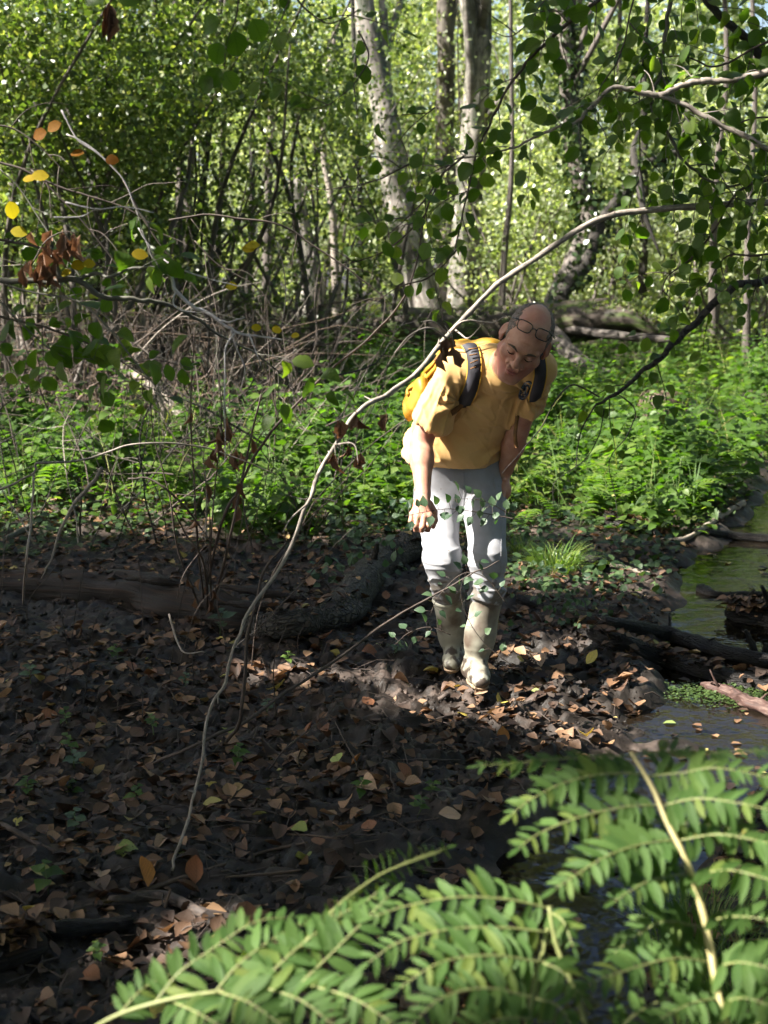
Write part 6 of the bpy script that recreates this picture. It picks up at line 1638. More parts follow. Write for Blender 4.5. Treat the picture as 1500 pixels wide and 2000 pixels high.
fern('low fern frond with a pale stalk running along the bottom left', [
    (pp((120, 2060), (210, 1992), (320, 1955), (420, 1938), (520, 1930), (620, 1926), y0=1.62, y1=1.6), [.0030, .0028, .0024, .0016])],
    [(pp((300, 1962), (350, 1900), (420, 1850), (500, 1800), (575, 1792), y0=1.62, y1=1.7), 1.05, (0, 0, 0)),
     (pp((420, 1938), (470, 1880), (540, 1830), (600, 1800), y0=1.6, y1=1.68), 1.05, (0, 0, 0)),
     (pp((500, 1932), (560, 1870), (620, 1820), (690, 1772), y0=1.6, y1=1.68), 1.15, (0, 0, 0)),
     (pp((580, 1928), (640, 1870), (700, 1810), (760, 1750), y0=1.6, y1=1.68), 1.15, (0, 0, 0)),
     (pp((330, 1955), (380, 1975), (440, 2010), y0=1.62, y1=1.54), 1.0, (0, -.1, 0)),
     (pp((430, 1938), (490, 1960), (560, 2010), y0=1.6, y1=1.52), 1.05, (0, -.1, 0)),
     (pp((520, 1930), (590, 1955), (660, 2010), y0=1.6, y1=1.52), 1.05, (0, -.1, 0)),
     (pp((610, 1926), (690, 1950), (770, 2000), y0=1.6, y1=1.52), 1.05, (0, -.1, 0)),
     (pp((230, 1985), (280, 1930), (340, 1900), y0=1.62, y1=1.68), .95, (0, 0, 0))], seed=4)
fern('narrow fern tip twisted edge on above the low frond', [
    (pp((520, 1940), (580, 1860), (650, 1780), (700, 1738), (760, 1700), (870, 1660), y0=1.62, y1=1.84), [.003, .0026, .002, .001])],
    [(pp((690, 1745), (740, 1712), (800, 1680), (872, 1656), y0=1.78, y1=1.84), .75, (.8, .6, -.6)),
     (pp((560, 1880), (600, 1840), (650, 1795), (700, 1745), y0=1.68, y1=1.78), .8, (.8, .5, -.6)),
     (pp((640, 1792), (700, 1770), (740, 1740), y0=1.72, y1=1.74), .7, (.4, .3, -.3))], seed=5)

# ------------------------------------------------------------------ nettles
def on_ground(x, y): return np.array([x, y, float(terrain(x, y))])
def nettle_cloud(n, xr, yr, hmin, hmax):
    x = rng.uniform(*xr, n); y = rng.uniform(*yr, n)
    return x, y
# where the nettles grow: beyond a ragged front line, up to the fallen trunk, not on the stream
def nettle_ok(x, y):
    front = np.where(x < -.9, 8.7, np.where(x < .25, 7.9, 8.3)) + .5 * noise3(x * 1.3, 3, 0, 120) + .25 * noise3(x * 4, 1, 0, 121)
    return (y > front) & (stream_dist(x, y) > .12) & (noise3(x * .8, y * .5, 0, 122) > -.62)
n0 = 4600
yy = 7.4 + (20.5 - 7.4) * rng.random(n0) ** 1.25; xx = rng.uniform(-.36, .36, n0) * (yy + 1.2)
ok = nettle_ok(xx, yy); xx, yy = xx[ok], yy[ok]
# keep the dead reed tangle on the left free
ok = ~((xx < -.85 - .06 * (yy - 10)) & (yy > 11.5)); xx, yy = xx[ok], yy[ok]
order = np.argsort(yy); xx, yy = xx[order], yy[order]
NP_ = 150
def nettle_leaf_set(x, y, h, q):
    out = []; lean = np.array([q.gauss(0, .12), q.gauss(0, .12), 1.0]); b = on_ground(x, y); k = 0
    z = h * .35
    while z < h:
        c = b + lean * z; a0 = q.uniform(0, 6.28) if k == 0 else a0 + 1.57
        s = (.075 - .045 * ((z / h) - .35) / .65) * q.uniform(.85, 1.2)
        for sg in (0, math.pi):
            a_ = a0 + sg + q.gauss(0, .2); out.append((c, np.array([math.cos(a_), math.sin(a_), q.uniform(-.45, .05)]), np.array([q.gauss(0, .3), q.gauss(-.1, .3), 1]), s * 1.5))
        z += q.uniform(.05, .085); k += 1
    return out
q = random.Random(3)
pick = set(range(0, min(NP_, len(xx))))
SP_, SD_, SN_, SL_ = [], [], [], []
stem_mb = MB()
def front_row(x, y, h, i):
    b = on_ground(x, y)
    lab = 'stinging nettle with toothed leaves in the front row ' + ('left of the man' if x < .1 else 'right of the man')
    root = thing('nettle_plant', lab, 'nettle', b, 'nettles in the front row left of the man' if x < .1 else 'nettles in the front row right of the man')
    mb = MB(); mb.tube(spline([b - [0, 0, .03], b + [q.gauss(0, .01), q.gauss(0, .01), h * .5], b + [q.gauss(0, .03), q.gauss(0, .03), h]], 3), [.003, .0025, .0012], 4)
    ob('stem', mb.mesh('stem', M['stem_green']), root)
    for (c, d, n_, s) in nettle_leaf_set(x, y, h, q): leaf_at(root, c, d, n_, s, NET, 1.05)
for i, (x, y) in enumerate(zip(xx, yy)):
    h = q.uniform(.22, .60) * (1.0 if y > 9 else .8) * (1 + .8 * float(noise3(x * 1.6, y * 1.1, 0, 123)))
    if i < 75: front_row(x, y, h * .9, i); continue
    for (c, d, n_, s) in nettle_leaf_set(x, y, h, q): SP_.append(c); SD_.append(d); SN_.append(n_); SL_.append(s * (.75 + .5 * ((i * 37) % 11) / 10))
V, F, UV, k = leaf_cloud(np.array(SP_), np.array(SD_), np.array(SN_), np.array(SL_), 1.1, SIMPLE)
nb = ob('nettle_bed', make_mesh('nettle_bed', V, [F], M['leaf_nettle'], True, UV, {'rnd': np.repeat(np.clip(.48 + .45 * noise3(np.array(SP_)[:, 0] * 1.5, np.array(SP_)[:, 1] * 1.0, 0, 124) + rng.normal(0, .17, len(SP_)), 0, 1), k)}))
tag(nb, 'bed of green nettles filling the clearing', kind='stuff')
# low ground cover between and beyond
n = 26000
y = 7.8 + 14 * rng.random(n) ** 1.2; x = rng.uniform(-.42, .42, n) * (y + 1.5)
ok = (stream_dist(x, y) > .05) & (noise3(x * 1.1, y * .8, 0, 130) > -.35); x, y = x[ok], y[ok]; n = len(x)
Pg = np.stack([x, y, terrain(x, y) + rng.uniform(.01, .22, n)], -1)
gc = ob('ground_cover', cloud_mesh('ground_cover', Pg, rand_unit(n) * [1, 1, .3], rand_unit(n) * .4 + [0, 0, 1], rng.uniform(.035, .075, n), 1.0, SIMPLE, M['leaf_nettle']))
tag(gc, 'low green ground cover under the nettles', kind='stuff')

# dark low cover of bramble and ground ivy on the strip between the nettles and the mud
n = 9000
y = rng.uniform(6.3, 9.4, n); x = rng.uniform(-.36, .36, n) * (y + .6)
edge = 7.5 + .7 * noise3(x * 1.7, 2, 0, 131) - .5 * (x > .3) * (x < 1.1) + .25 * noise3(x * 6, y * 6, 0, 132)
ok = (stream_dist(x, y) > .04) & (y > edge - .5 * rng.random(n)) & (noise3(x * 3, y * 3, 0, 133) > -.45); x, y = x[ok], y[ok]; n = len(x)
lc = ob('bramble_cover', cloud_mesh('bramble_cover', np.stack([x, y, terrain(x, y) + rng.uniform(.01, .13, n) * rng.random(n)], -1), rand_unit(n) * [1, 1, .35], rand_unit(n) * .45 + [0, -.1, 1], rng.uniform(.03, .06, n), 1.05, SIMPLE, M['leaf_cover']))
tag(lc, 'low dark bramble and ivy cover in front of the nettles', kind='stuff')
# feathery fern-like leaves and grass among the nettles
mb = MB(); q = random.Random(61)
PF, DF, NF, LF = [], [], [], []
for i in range(420):
    yv = 8.1 + 9 * q.random() ** 1.3; xv = q.uniform(-.34, .34) * (yv + 1)
    if stream_dist(xv, yv) < .15: continue
    b = on_ground(xv, yv); a_ = q.uniform(0, 6.28); dv = np.array([math.cos(a_), math.sin(a_), 0]); ln = q.uniform(.3, .6)
    t_ = np.linspace(0, 1, 9)[:, None]; P = b + np.array([0, 0, 1]) * ln * (1.25 * t_ - .75 * t_ ** 2.2) + dv * ln * .8 * t_ ** 1.4
    mb.tube(P[::2], .0016, 3, 0, 0, False)
    for j in range(2, 9):
        for f in (0, .5):
            c = P[j - 1] + (P[j] - P[j - 1]) * f; T = nrm(P[j] - P[j - 1])
            for sg in (-1, 1):
                S = nrm(np.cross(T, (0, 0, 1))) * sg; PF.append(c); DF.append(S + T * .45 + np.array([0, 0, -.12])); NF.append(np.array([q.gauss(0, .2), q.gauss(0, .2), 1.0])); LF.append(.13 * (1 - .8 * ((j - 2 + f) / 7) ** 1.3) * ln * 1.9)
mb2 = cloud_mesh('feathery_ferns', np.array(PF), np.array(DF), np.array(NF), np.array(LF), .55, SIMPLE, M['leaf_nettle'], rng.uniform(.3, .95, len(PF)))
ff = ob('feathery_ferns', mb2); tag(ff, 'small feathery ferns among the nettles', kind='stuff'); ob('stems', mb.mesh('stems', M['stem_green']), ff)
mb = MB()
for i in range(1500):
    yv = 8.2 + 12 * q.random() ** 1.2; xv = q.uniform(-.36, .36) * (yv + 1)
    if stream_dist(xv, yv) < .1: continue
    b = on_ground(xv, yv); a_ = q.uniform(0, 6.28); dv = np.array([math.cos(a_), math.sin(a_), 0]); ln = q.uniform(.25, .75); t_ = np.linspace(0, 1, 5)[:, None]; le = q.uniform(.1, .6)
    mb.ribbon(b + np.array([0, 0, 1]) * ln * (t_ - .4 * le * t_ ** 2.4) + dv * ln * le * t_ ** 1.8, np.array([.004, .004, .0035, .002, .0004]), np.array([-dv[1], dv[0], .3]), 0, q.random())
gb = ob('grass_blades', mb.mesh('grass_blades', M['sedge'])); tag(gb, 'grass blades among the nettles', kind='stuff')

# ------------------------------------------------------------------ grass and sedge
def tuft(name, label, cat, b, n, h, spread, mat, lean=.6, seed=0, w=.0022, group=None):
    r_ = np.random.default_rng(seed); mb = MB()
    for i in range(n):
        a_ = r_.uniform(0, 6.28); r0 = spread * .35 * r_.random() ** .5; hh = h * r_.uniform(.5, 1.1); le = lean * r_.uniform(.2, 1.2)
        p0 = b + np.array([math.cos(a_) * r0, math.sin(a_) * r0, -.01]); dv = np.array([math.cos(a_ + r_.normal(0, .5)), math.sin(a_ + r_.normal(0, .5)), 0])
        t = np.linspace(0, 1, 6)[:, None]
        P = p0 + np.array([0, 0, 1]) * hh * (t - .45 * le * t ** 2.4) + dv * hh * le * t ** 1.8
        ww = w * np.array([1, 1, .95, .8, .5, .08]) * r_.uniform(.7, 1.2)
        S = nrm(np.cross(dv, (0, 0, 1)) + r_.normal(0, .25, 3))
        V = np.stack([P - S * ww[:, None], P + S * ww[:, None]], 1).reshape(-1, 3)
        mb.raw(V, [(2 * k, 2 * k + 1, 2 * k + 3, 2 * k + 2) for k in range(5)], (), None, r_.random())
    root = thing(name, label, cat, b, group)
    ob('blades', mb.mesh('blades', M[mat]), root)
    return root
tuft('grass_tuft', 'bright tuft of fine grass right of the man\'s knee', 'grass tuft', gnd(1085, 1118), 260, .22, .30, 'grass', .9, 1)
tuft('grass_tuft', 'smaller dim grass tuft between the man\'s knee and the bright tuft', 'grass tuft', gnd(1018, 1085), 90, .20, .2, 'grass', .9, 2)
tuft('grass_tuft', 'thin grass tuft at the right foot of the bright tuft', 'grass tuft', gnd(1150, 1110), 80, .12, .2, 'grass', .9, 22)
tuft('grass_tuft', 'fine grass on the bank under the second fern frond', 'grass tuft', on_ground(.78, 2.75), 420, .16, .45, 'grass', .9, 3, .0015)
tuft('grass_tuft', 'fine grass on the bank at the bottom right corner', 'grass tuft', on_ground(.98, 2.45), 420, .16, .5, 'grass', .9, 4, .0015)
tuft('grass_tuft', 'fine grass beside the reflecting water under the tall frond', 'grass tuft', on_ground(.75, 3.1), 360, .16, .4, 'grass', .9, 5, .0015)
tuft('sedge_clump', 'sunlit sedge blades standing left of the rucksack', 'sedge', gnd(720, 735), 70, .55, .9, 'sedge', .7, 6, .007)
tuft('sedge_clump', 'sedge blades standing in front of the fallen trunk on the left', 'sedge', gnd(625, 735), 80, .75, .6, 'sedge', .5, 7, .007)
tuft('sedge_clump', 'tall narrow sedge leaves at the water side of the nettles', 'sedge', gnd(1345, 1020), 9, .42, .3, 'sedge', .4, 8, .006)
tuft('sedge_clump', 'pale bent sedge leaves at the right edge of the nettles', 'sedge', gnd(1300, 985), 14, .40, .3, 'sedge', .8, 9, .006)
tuft('sedge_clump', 'dark sedge blades behind the man\'s left shoulder', 'sedge', gnd(1110, 905), 30, .5, .3, 'sedge', .5, 10, .006)
tuft('sedge_clump', 'pale sedge blades at the far right edge of the clearing', 'sedge', gnd(1470, 750), 120, .5, 1.5, 'sedge', .8, 11, .008)
# old tussock stump among the nettles on the right
b = gnd(1290, 860); ts = thing('tussock_stump', 'shaggy brown tussock stump standing among the nettles on the right', 'stump', b)
mb = MB(); mb.tube(spline([b, b + [0, 0, .2], b + [.02, 0, .38]], 4), [.17, .15, .12, .06], 12, .25, 3); ob('stump_body', mb.mesh('stump_body', M['trunk_brown']), ts)
mb = MB()
for i in range(90):
    a_ = rnd.uniform(0, 6.28); p0 = b + np.array([math.cos(a_) * .08, math.sin(a_) * .08, .40]); dv = np.array([math.cos(a_), math.sin(a_), 0])
    P = np.array([p0, p0 + dv * .09 + [0, 0, .01], p0 + dv * .13 + [0, 0, -.12], p0 + dv * .14 + [0, 0, -.3]]); mb.ribbon(spline(P, 3), .004, dv + [0, 0, .3])
ob('dead_blades', mb.mesh('dead_blades', M['reed_dead']), ts)

# ------------------------------------------------------------------ dead reed and bramble tangle behind the nettles on the left
mb = MB(); q = random.Random(8)
for i in range(760):
    Yd = q.uniform(11, 16.5); x = q.uniform(-.34, -.045 + .0 * Yd) * (Yd); b = on_ground(x, Yd); h = q.uniform(.3, 1.5) * (1.0 if x < -1.2 else .65)
    a_ = q.gauss(0, .55); d = np.array([math.sin(a_), q.gauss(0, .3), math.cos(a_)])
    if q.random() < .22: d = nrm(np.array([q.choice((-1, 1)), q.gauss(0, .3), q.uniform(.02, .35)])); b = b + [0, 0, q.uniform(.05, 1.0)]; h *= 1.2
    P = spline([b, b + d * h * .5 + np.array([q.gauss(0, .05), 0, q.gauss(0, .05)]), b + d * h + np.array([q.gauss(0, .1), 0, -abs(q.gauss(0, .15)) * h])], 3)
    mb.tube(P, [q.choice((.003, .004, .005, .006, .011))] * 2 + [.002], 4, 0, 0, False)
tang = ob('dead_reeds', mb.mesh('dead_reeds', M['reed_dead'])); tag(tang, 'tangle of dead brown reeds and bramble canes', kind='stuff')
mbs = {'twig_brown': MB(), 'stem_pale': MB(), 'bark_dark': MB()}
for i in range(520):
    Yd = q.uniform(7.2, 15); x = q.uniform(-.33, -.02) * (Yd + .5); b = on_ground(x, Yd); h = q.uniform(.5, 1.75); a_ = q.gauss(0, .45)
    if q.random() < .4: b = b + [0, 0, q.uniform(.2, 1.0)]; a_ = q.uniform(-1.5, 1.5); h *= .6
    d = np.array([math.sin(a_), q.gauss(0, .3), math.cos(a_)]); pts = [b]; r0 = q.uniform(.0018, .0062)
    for k in range(5): d = nrm(d + np.array([q.gauss(0, .2), q.gauss(0, .2), q.gauss(0, .12)])); pts.append(pts[-1] + d * h / 5)
    m_ = mbs[q.choice(['twig_brown', 'twig_brown', 'twig_brown', 'twig_brown', 'stem_pale', 'bark_dark', 'bark_dark', 'bark_dark'])]; P = spline(pts, 2); m_.tube(P, [r0, r0 * .7, r0 * .3], 4, 0, 0, False)
    for k in range(3):
        j = q.randint(3, len(P) - 2); e = nrm(P[j] - P[j - 1] + np.array([q.gauss(0, .8), q.gauss(0, .6), q.gauss(0, .5)])); l2 = h * q.uniform(.1, .3)
        m_.tube(np.array([P[j], P[j] + e * l2 * .5, P[j] + e * l2 + np.array([0, 0, q.gauss(0, .04)])]), [r0 * .5, r0 * .25], 3, 0, 0, False)
for k_, m_ in mbs.items():
    o = ob('twig_tangle', m_.mesh('twig_tangle', M[k_])); tag(o, {'twig_brown': 'tangle of thin brown twigs in the left thicket', 'stem_pale': 'tangle of thin pale twigs in the left thicket', 'bark_dark': 'tangle of thin blackish twigs in the left thicket'}[k_], kind='stuff')
for i, (pts, r, lab) in enumerate((([(100, 640, 12), (160, 670, 12), (230, 710, 11.8), (300, 760, 11.6), (360, 820, 11.4)], [.02, .03, .035, .04], 'pale fallen pole leaning down to the right in the dead reeds'),
                                   ([(305, 750, 11), (318, 800, 11), (328, 860, 11), (322, 930, 11)], [.016, .02, .022], 'thin white upright stem rising out of the nettles on the left'),
                                   ([(262, 655, 13), (264, 700, 13), (262, 730, 13)], [.03, .035, .036], 'short pale broken post in the dead reeds'),
                                   ([(280, 530, 13.5), (278, 600, 13.5), (282, 670, 13.5), (300, 700, 13.4)], [.02, .028, .03], 'grey upright sapling in the dead reeds'),
                                   ([(395, 700, 12.5), (420, 722, 12.5), (432, 760, 12.4), (445, 800, 12.3)], [.02, .028, .034], 'bent grey branch standing at the edge of the dead reeds'))):
    P = px_path(pts, 6); root = thing('dead_pole', lab, 'dead branch', P[-1]); mb = MB(); mb.tube(to_ground(P), r + [r[-1]], 8, .12, i); ob('pole_body', mb.mesh('pole_body', M['stem_pale']), root)

# ------------------------------------------------------------------ brambles and seedlings in the foreground
def sprig(name, label, cat, stem_pts, r, every, L, meshes=BRA, group=None, seed=0, trip=False, mat='twig_brown', face=.7):
    every = every * .42
    q = random.Random(seed); W_ = [at(*p) for p in stem_pts] if len(stem_pts[0]) == 3 else None
    P = spline(W_, 7); root = thing(name, label, cat, P[0] if P[0][2] < P[-1][2] else P[-1], group)
    mb = MB(); mb.tube(P, [r, r * .7, r * .4], 5, .1, seed)
    D = np.concatenate([[0], np.cumsum(np.linalg.norm(np.diff(P, axis=0), axis=1))]); d = .1 * D[-1]; sg = 1
    while d < D[-1] * 1.01:
        i = min(np.searchsorted(D, d), len(P) - 2); T = nrm(P[i + 1] - P[i]); up = np.array([0, 0, 1.0])
        ax = nrm(np.cross(T, (0, -1, 0)) * sg + T * .4 + np.array([q.gauss(0, .3), q.gauss(0, .4), .15]))
        c = P[i] + ax * q.uniform(.012, .03); mb.tube(np.array([P[i], c]), r * .4, 4)
        N = np.array([q.gauss(0, .3), -face * q.uniform(.3, 1.2), .9])
        for k, da in enumerate((0, 1, -1) if trip else (0,)):
            S = nrm(np.cross(N, ax)); dv = nrm(ax + S * da * 1.1)
            leaf_at(root, c, dv, N + rv(.15), q.uniform(*L) * (1 if k == 0 else .82), meshes, q.uniform(1.0, 1.3))
        sg *= -1; d += every * q.uniform(.7, 1.4)
    ob('stem', mb.mesh('stem', M[mat]), root); return root
sprig('bramble_spray', 'bramble spray crossing in front of the man\'s thighs', 'bramble', [(1012, 1015, 4.5), (975, 1008, 4.5), (930, 1000, 4.48), (880, 994, 4.45), (840, 998, 4.42), (792, 1008, 4.4)], .0022, .045, (.026, .042), seed=1, mat='twig_brown')
sprig('bramble_spray', 'leafy bramble shoot rising in front of the man\'s left thigh', 'bramble', [(1005, 1010, 4.5), (960, 985, 4.48), (925, 975, 4.46), (885, 975, 4.45)], .0018, .045, (.026, .040), seed=2)
sprig('bramble_spray', 'bramble spray hanging before the man\'s shins', 'bramble', [(990, 1180, 4.55), (950, 1130, 4.55), (905, 1120, 4.55), (860, 1160, 4.55), (840, 1200, 4.55)], .002, .05, (.028, .045), seed=3)
sprig('bramble_spray', 'thin bramble twig across the front boot shaft', 'bramble', [(1000, 1300, 4.5), (950, 1260, 4.5), (915, 1210, 4.5), (900, 1150, 4.5), (925, 1090, 4.5)], .0016, .085, (.022, .034), seed=4)
sprig('bramble_spray', 'dark leaved bramble between the man\'s boots and the scaly log', 'bramble', [(880, 1240, 4.7), (840, 1225, 4.7), (800, 1235, 4.7), (770, 1260, 4.75)], .002, .06, (.025, .042), seed=5)
for i in range(26):
    q = random.Random(300 + i); x, y = q.uniform(640, 815), q.uniform(985, 1160); b = g(x, y)
    sprig('bramble_spray', 'grey green bramble sprig growing round the scaly log', 'bramble', [b, (x + q.uniform(-20, 20), y - 30, b[2]), (x + q.uniform(-60, 60), y - 55, b[2] - .05)], .002, .07, (.035, .06), group='bramble sprigs round the scaly log', seed=300 + i)
for i in range(24):
    q = random.Random(400 + i); x, y = q.uniform(985, 1200), q.uniform(1135, 1260); b = g(x, y)
    sprig('bramble_spray', 'grey green bramble runner on the mud right of the man\'s boots', 'bramble', [b, (x + q.uniform(-15, 15), y - 18, b[2]), (x + q.uniform(-70, 70), y - 26, b[2] - .05)], .0018, .055, (.022, .036), group='bramble runners right of the boots', seed=400 + i)
SEED = [(60, 1330, .09, 'seedling at the left edge under the rotten log'), (230, 1290, .09, 'seedling in the shaded mud below the rotten log'), (300, 1430, .08, 'seedling left of the dark forked twig'), (520, 1400, .08, 'seedling on the mud between the leaning twigs'), (60, 1560, .09, 'seedling at the left edge above the dark stick'), (700, 1560, .08, 'seedling on the dark mud between the ferns and the boots'), (150, 1510, .10, 'pale green seedling at the left, upper one of a pair'), (140, 1470, .08, 'small seedling standing above the left pair'), (145, 1560, .08, 'seedling among dead leaves, lower one of the left pair'), (155, 1625, .10, 'bright seedling near the left edge below the dark stick'), (95, 1745, .12, 'bright four leaved seedling at the lower left'),
        (465, 1500, .10, 'dark green seedling right of the arching branch\'s foot'), (430, 1245, .16, 'grey green seedling with long leaves in front of the rotten log'), (265, 1570, .08, 'lime seedling left of the arching branch\'s foot'), (130, 1420, .08, 'seedling in the shade near the left edge'), (355, 1345, .07, 'tiny seedling above the bare mud'),
        (840, 1555, .07, 'light seedling at the edge of the dark mud near the fern'), (815, 1590, .08, 'seedling with folded leaves in front of the dark water'), (1000, 1590, .07, 'seedling half hidden by the tall fern'), (190, 1880, .07, 'seedling at the lower left beside a yellow leaf'), (560, 1300, .08, 'little seedling left of the sunlit mud'), (770, 1290, .1, 'seedling beside the dark slanting twig')]
for i, (x, y, h, lab) in enumerate(SEED):
    q = random.Random(500 + i); b = gnd(x, y); root = thing('seedling', lab, 'seedling', b); mb = MB()
    top = b + np.array([q.gauss(0, .01), q.gauss(0, .01), h * .7]); mb.tube(spline([b - [0, 0, .01], (b + top) / 2 + rv(.004), top], 3), [.0018, .0014, .001], 5); ob('stem', mb.mesh('stem', M['stem_green']), root)
    a0 = q.uniform(0, 6)
    for lv in range(3):
        c = b + (top - b) * (.5 + .25 * lv)
        for sg in (0, math.pi):
            a_ = a0 + lv * 1.5 + sg; leaf_at(root, c, (math.cos(a_), math.sin(a_), q.uniform(.0, .4)), (q.gauss(0, .2), -.3, 1), h * q.uniform(.35, .5) * (1 - .15 * lv), NET if i % 3 else BRA, 1.2)

# ------------------------------------------------------------------ fallen leaves
FL = []
for i in range(9):
    V, F, UV = leaf_template([[.02, .25, .37, .38, .32, .2, .02], [.03, .3, .42, .44, .4, .28, .04], [.02, .18, .27, .27, .2, .12, .01]][i % 3], bend=[.05, .35, -.3, .6, -.5][i % 5], fold=[.15, .5, -.3, .8, .3, -.6][i % 6], curl=[.1, .5, -.4][i % 3], serr=.08, seed=60 + i)
    FL.append(make_mesh('fallen_leaf', V, [F], M['litter'], True, UV))
TONES = [('brown', (.070, .036, .021)), ('dark brown', (.034, .020, .014)), ('tan', (.20, .115, .065)), ('russet', (.15, .060, .026)), ('pale tan', (.30, .19, .12)), ('yellow', (.36, .28, .06)), ('yellow green', (.22, .25, .07)), ('orange', (.28, .11, .02))]
WTS = [26, 22, 20, 12, 8, 6, 3, 3]
PLACES = [((0, 1210, 460, 1420), 'lying on the shaded mud below the rotten log'), ((460, 1230, 760, 1440), 'lying around the sunlit mud left of the man'), ((700, 1290, 1240, 1450), 'lying on the trampled mud in front of the boots'), ((960, 1180, 1240, 1300), 'lying on the mud right of the boots'),
          ((0, 1400, 380, 1760), 'lying on the dark mud left of the arching branch\'s foot'), ((380, 1430, 760, 1720), 'lying on the dark mud between the branch\'s foot and the ferns'), ((700, 1440, 1040, 1660), 'lying on the wet mud behind the ferns'), ((0, 1740, 560, 1990), 'lying at the bottom left beside the low fern'), ((560, 1080, 830, 1220), 'lying by the scaly log'), ((0, 1070, 560, 1160), 'lying on top of and behind the rotten log')]
PW = [26, 28, 46, 16, 50, 56, 30, 30, 10, 8]
q = random.Random(99)
def fallen_leaf(x, y, tone, label, group, L):
    p = gnd(x, y); e = .02
    nx_, ny_ = float(terrain(p[0] + e, p[1]) - terrain(p[0] - e, p[1])) / (2 * e), float(terrain(p[0], p[1] + e) - terrain(p[0], p[1] - e)) / (2 * e)
    N = nrm(np.array([-nx_ * .6 + q.gauss(0, .33), -ny_ * .6 + q.gauss(0, .33), 1])); a_ = q.uniform(0, 6.28); D = np.array([math.cos(a_), math.sin(a_), 0]); D = nrm(D - N * (D @ N))
    o = ob('fallen_leaf', FL[q.randrange(9)], None, mat4=basis(p + N * .012 - D * L * .5, D, N, L, q.uniform(.85, 1.15)))
    o.color = tuple(c * k_ for k_ in (q.uniform(.9, 1.6),) for c in tone) + (1,)
    return tag(o, label, 'leaf', group)
cnt = 0
while cnt < 292:
    k = q.choices(range(len(PLACES)), PW)[0]; (x0, y0, x1, y1), say = PLACES[k]
    x, y = q.uniform(x0, x1), q.uniform(y0, y1)
    p = gnd(x, y)
    if stream_dist(p[0], p[1]) < .05: continue
    if noise3(p[0] * 3, p[1] * 3, 0, 140) < -.35 and q.random() < .6: continue
    t_ = q.choices(range(len(TONES)), WTS)[0]; nm, tone = TONES[t_]
    lab = f'{nm} fallen leaf {say}'
    fallen_leaf(x, y, tone, lab, f'{nm} leaves {say}', q.uniform(.040, .072)); cnt += 1
n = 14500
y = 2.5 + 7.0 * rng.random(n); x = rng.uniform(-.36, .36, n) * (y + .5)
ok = (stream_dist(x, y) > .03) & (noise3(x * 2.4, y * 2.4, 0, 141) + .5 * noise3(x * 7, y * 7, 0, 142) > -.45) ; x, y = x[ok], y[ok]; n = len(x)
for LP, lr in LOGS:
    k_ = rng.integers(0, len(LP), 150); a_ = rng.uniform(.5, 2.6, 150); T_ = nrm(np.gradient(LP, axis=0))[k_]; S_ = nrm(np.cross(T_, (0, 0, 1)))
    q_ = LP[k_] + lr * 1.02 * (np.cos(a_)[:, None] * S_ + np.sin(a_)[:, None] * np.array([0, 0, 1])) + rng.normal(0, .01, (150, 3))
    LOGP = q_ if 'LOGP' not in globals() else np.vstack([LOGP, q_])
Pl = np.vstack([np.stack([x, y, terrain(x, y) + rng.uniform(.0, .016, n)], -1), LOGP]); n = len(Pl); D = rand_unit(n) * [1, 1, .15]
V1, F1, U1 = leaf_template([.02, .33, .38, .26, .02], bend=.2, fold=.3, curl=.3, serr=.1, seed=3)
lit = ob('leaf_litter', cloud_mesh('leaf_litter', Pl - nrm(D) * .025, D, rand_unit(n) * .42 + [0, 0, 1], rng.uniform(.014, .062, n), 1.0, (V1, F1, U1), M['litter_mass'], np.clip(rng.beta(1.5, 2.0, n), 0, 1)))
tag(lit, 'brown leaf litter scattered on the mud', kind='stuff')
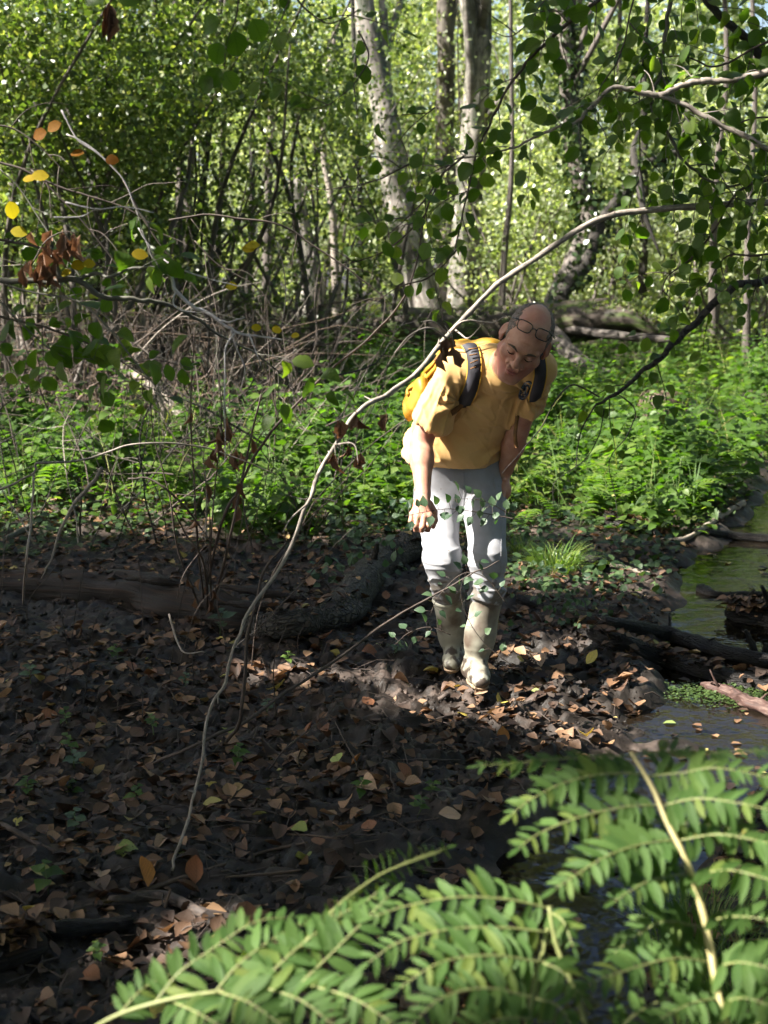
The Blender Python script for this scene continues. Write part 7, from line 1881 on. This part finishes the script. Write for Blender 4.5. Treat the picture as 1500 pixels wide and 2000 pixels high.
# small crumbs of mud and twig bits
n = 9500
y = 2.6 + 4.6 * rng.random(n); x = rng.uniform(-.32, .34, n) * (y + .4); ok = stream_dist(x, y) > .04; x, y = x[ok], y[ok]; n = len(x)
ico = np.array([(0, 0, 1), (.9, 0, .1), (0, .9, 0), (-.8, .1, .1), (.1, -.9, -.1), (0, 0, -.9)]); fc = np.array([(0, 1, 2), (0, 2, 3), (0, 3, 4), (0, 4, 1), (5, 2, 1), (5, 3, 2), (5, 4, 3), (5, 1, 4)])
sc = (.004 + .016 * rng.random(n) ** 3)[:, None, None]
V = np.stack([x, y, terrain(x, y) + .002], -1)[:, None] + sc * ico[None] * rng.uniform(.6, 1.3, (n, 6, 1))
cr = ob('mud_crumbs', make_mesh('mud_crumbs', V.reshape(-1, 3), [(np.arange(n)[:, None, None] * 6 + fc[None]).reshape(-1, 3)], M['mud'])); tag(cr, 'crumbs of mud on the trampled ground', kind='stuff')
mb = MB(); q = random.Random(44)
for i in range(900):
    yv = q.uniform(2.7, 7.2); xv = q.uniform(-.32, .30) * (yv + .4)
    if stream_dist(xv, yv) < .03: continue
    a_ = q.uniform(0, 3.14); l = q.uniform(.03, .16); d = np.array([math.cos(a_), math.sin(a_), 0]); b = on_ground(xv, yv) + [0, 0, .012]; e_ = on_ground(xv + d[0] * l, yv + d[1] * l) + [0, 0, .012]
    mb.tube(np.array([b, (b + e_) / 2 + [0, 0, q.uniform(0, .02)], e_]), q.uniform(.0008, .0022), 4, 0, 0, False)
tb = ob('twig_litter', mb.mesh('twig_litter', M['twig_brown'])); tag(tb, 'fine broken twigs scattered on the mud', kind='stuff')
# floating weed and fallen leaves on the water
n = 1500
c = [gnd(1400, 1385, WATER_Z)[:2], gnd(1350, 1380, WATER_Z)[:2], gnd(1470, 1395, WATER_Z)[:2]]
k = rng.integers(0, 3, n); xy = np.array(c)[k] + rng.normal(size=(n, 2)) * [.13, .06]
ok = stream_dist(xy[:, 0], xy[:, 1]) < .02; xy = xy[ok]; n = len(xy)
wd = ob('water_weed', cloud_mesh('water_weed', np.column_stack([xy, WATER_Z + .003 + rng.uniform(0, .012, n)]), rand_unit(n) * [1, 1, .3], rand_unit(n) * .3 + [0, 0, 1], rng.uniform(.008, .018, n), 1.3, DIAMOND, M['weed'])); tag(wd, 'green water weed floating on the stream', kind='stuff')
n = 260
ys = rng.uniform(3.0, 8.2, n); xs = np.interp(ys, STREAM[::-1, 1], STREAM[::-1, 0]) + rng.normal(0, .3, n)
ok = stream_dist(xs, ys) < -.04; xs, ys = xs[ok], ys[ok]; n = len(xs)
fl_ = ob('floating_leaves', cloud_mesh('floating_leaves', np.column_stack([xs, ys, np.full(n, WATER_Z + .004)]), rand_unit(n) * [1, 1, 0], rand_unit(n) * .08 + [0, 0, 1], rng.uniform(.02, .06, n), 1.0, SIMPLE, M['litter_mass'])); tag(fl_, 'leaves floating on the stream', kind='stuff')
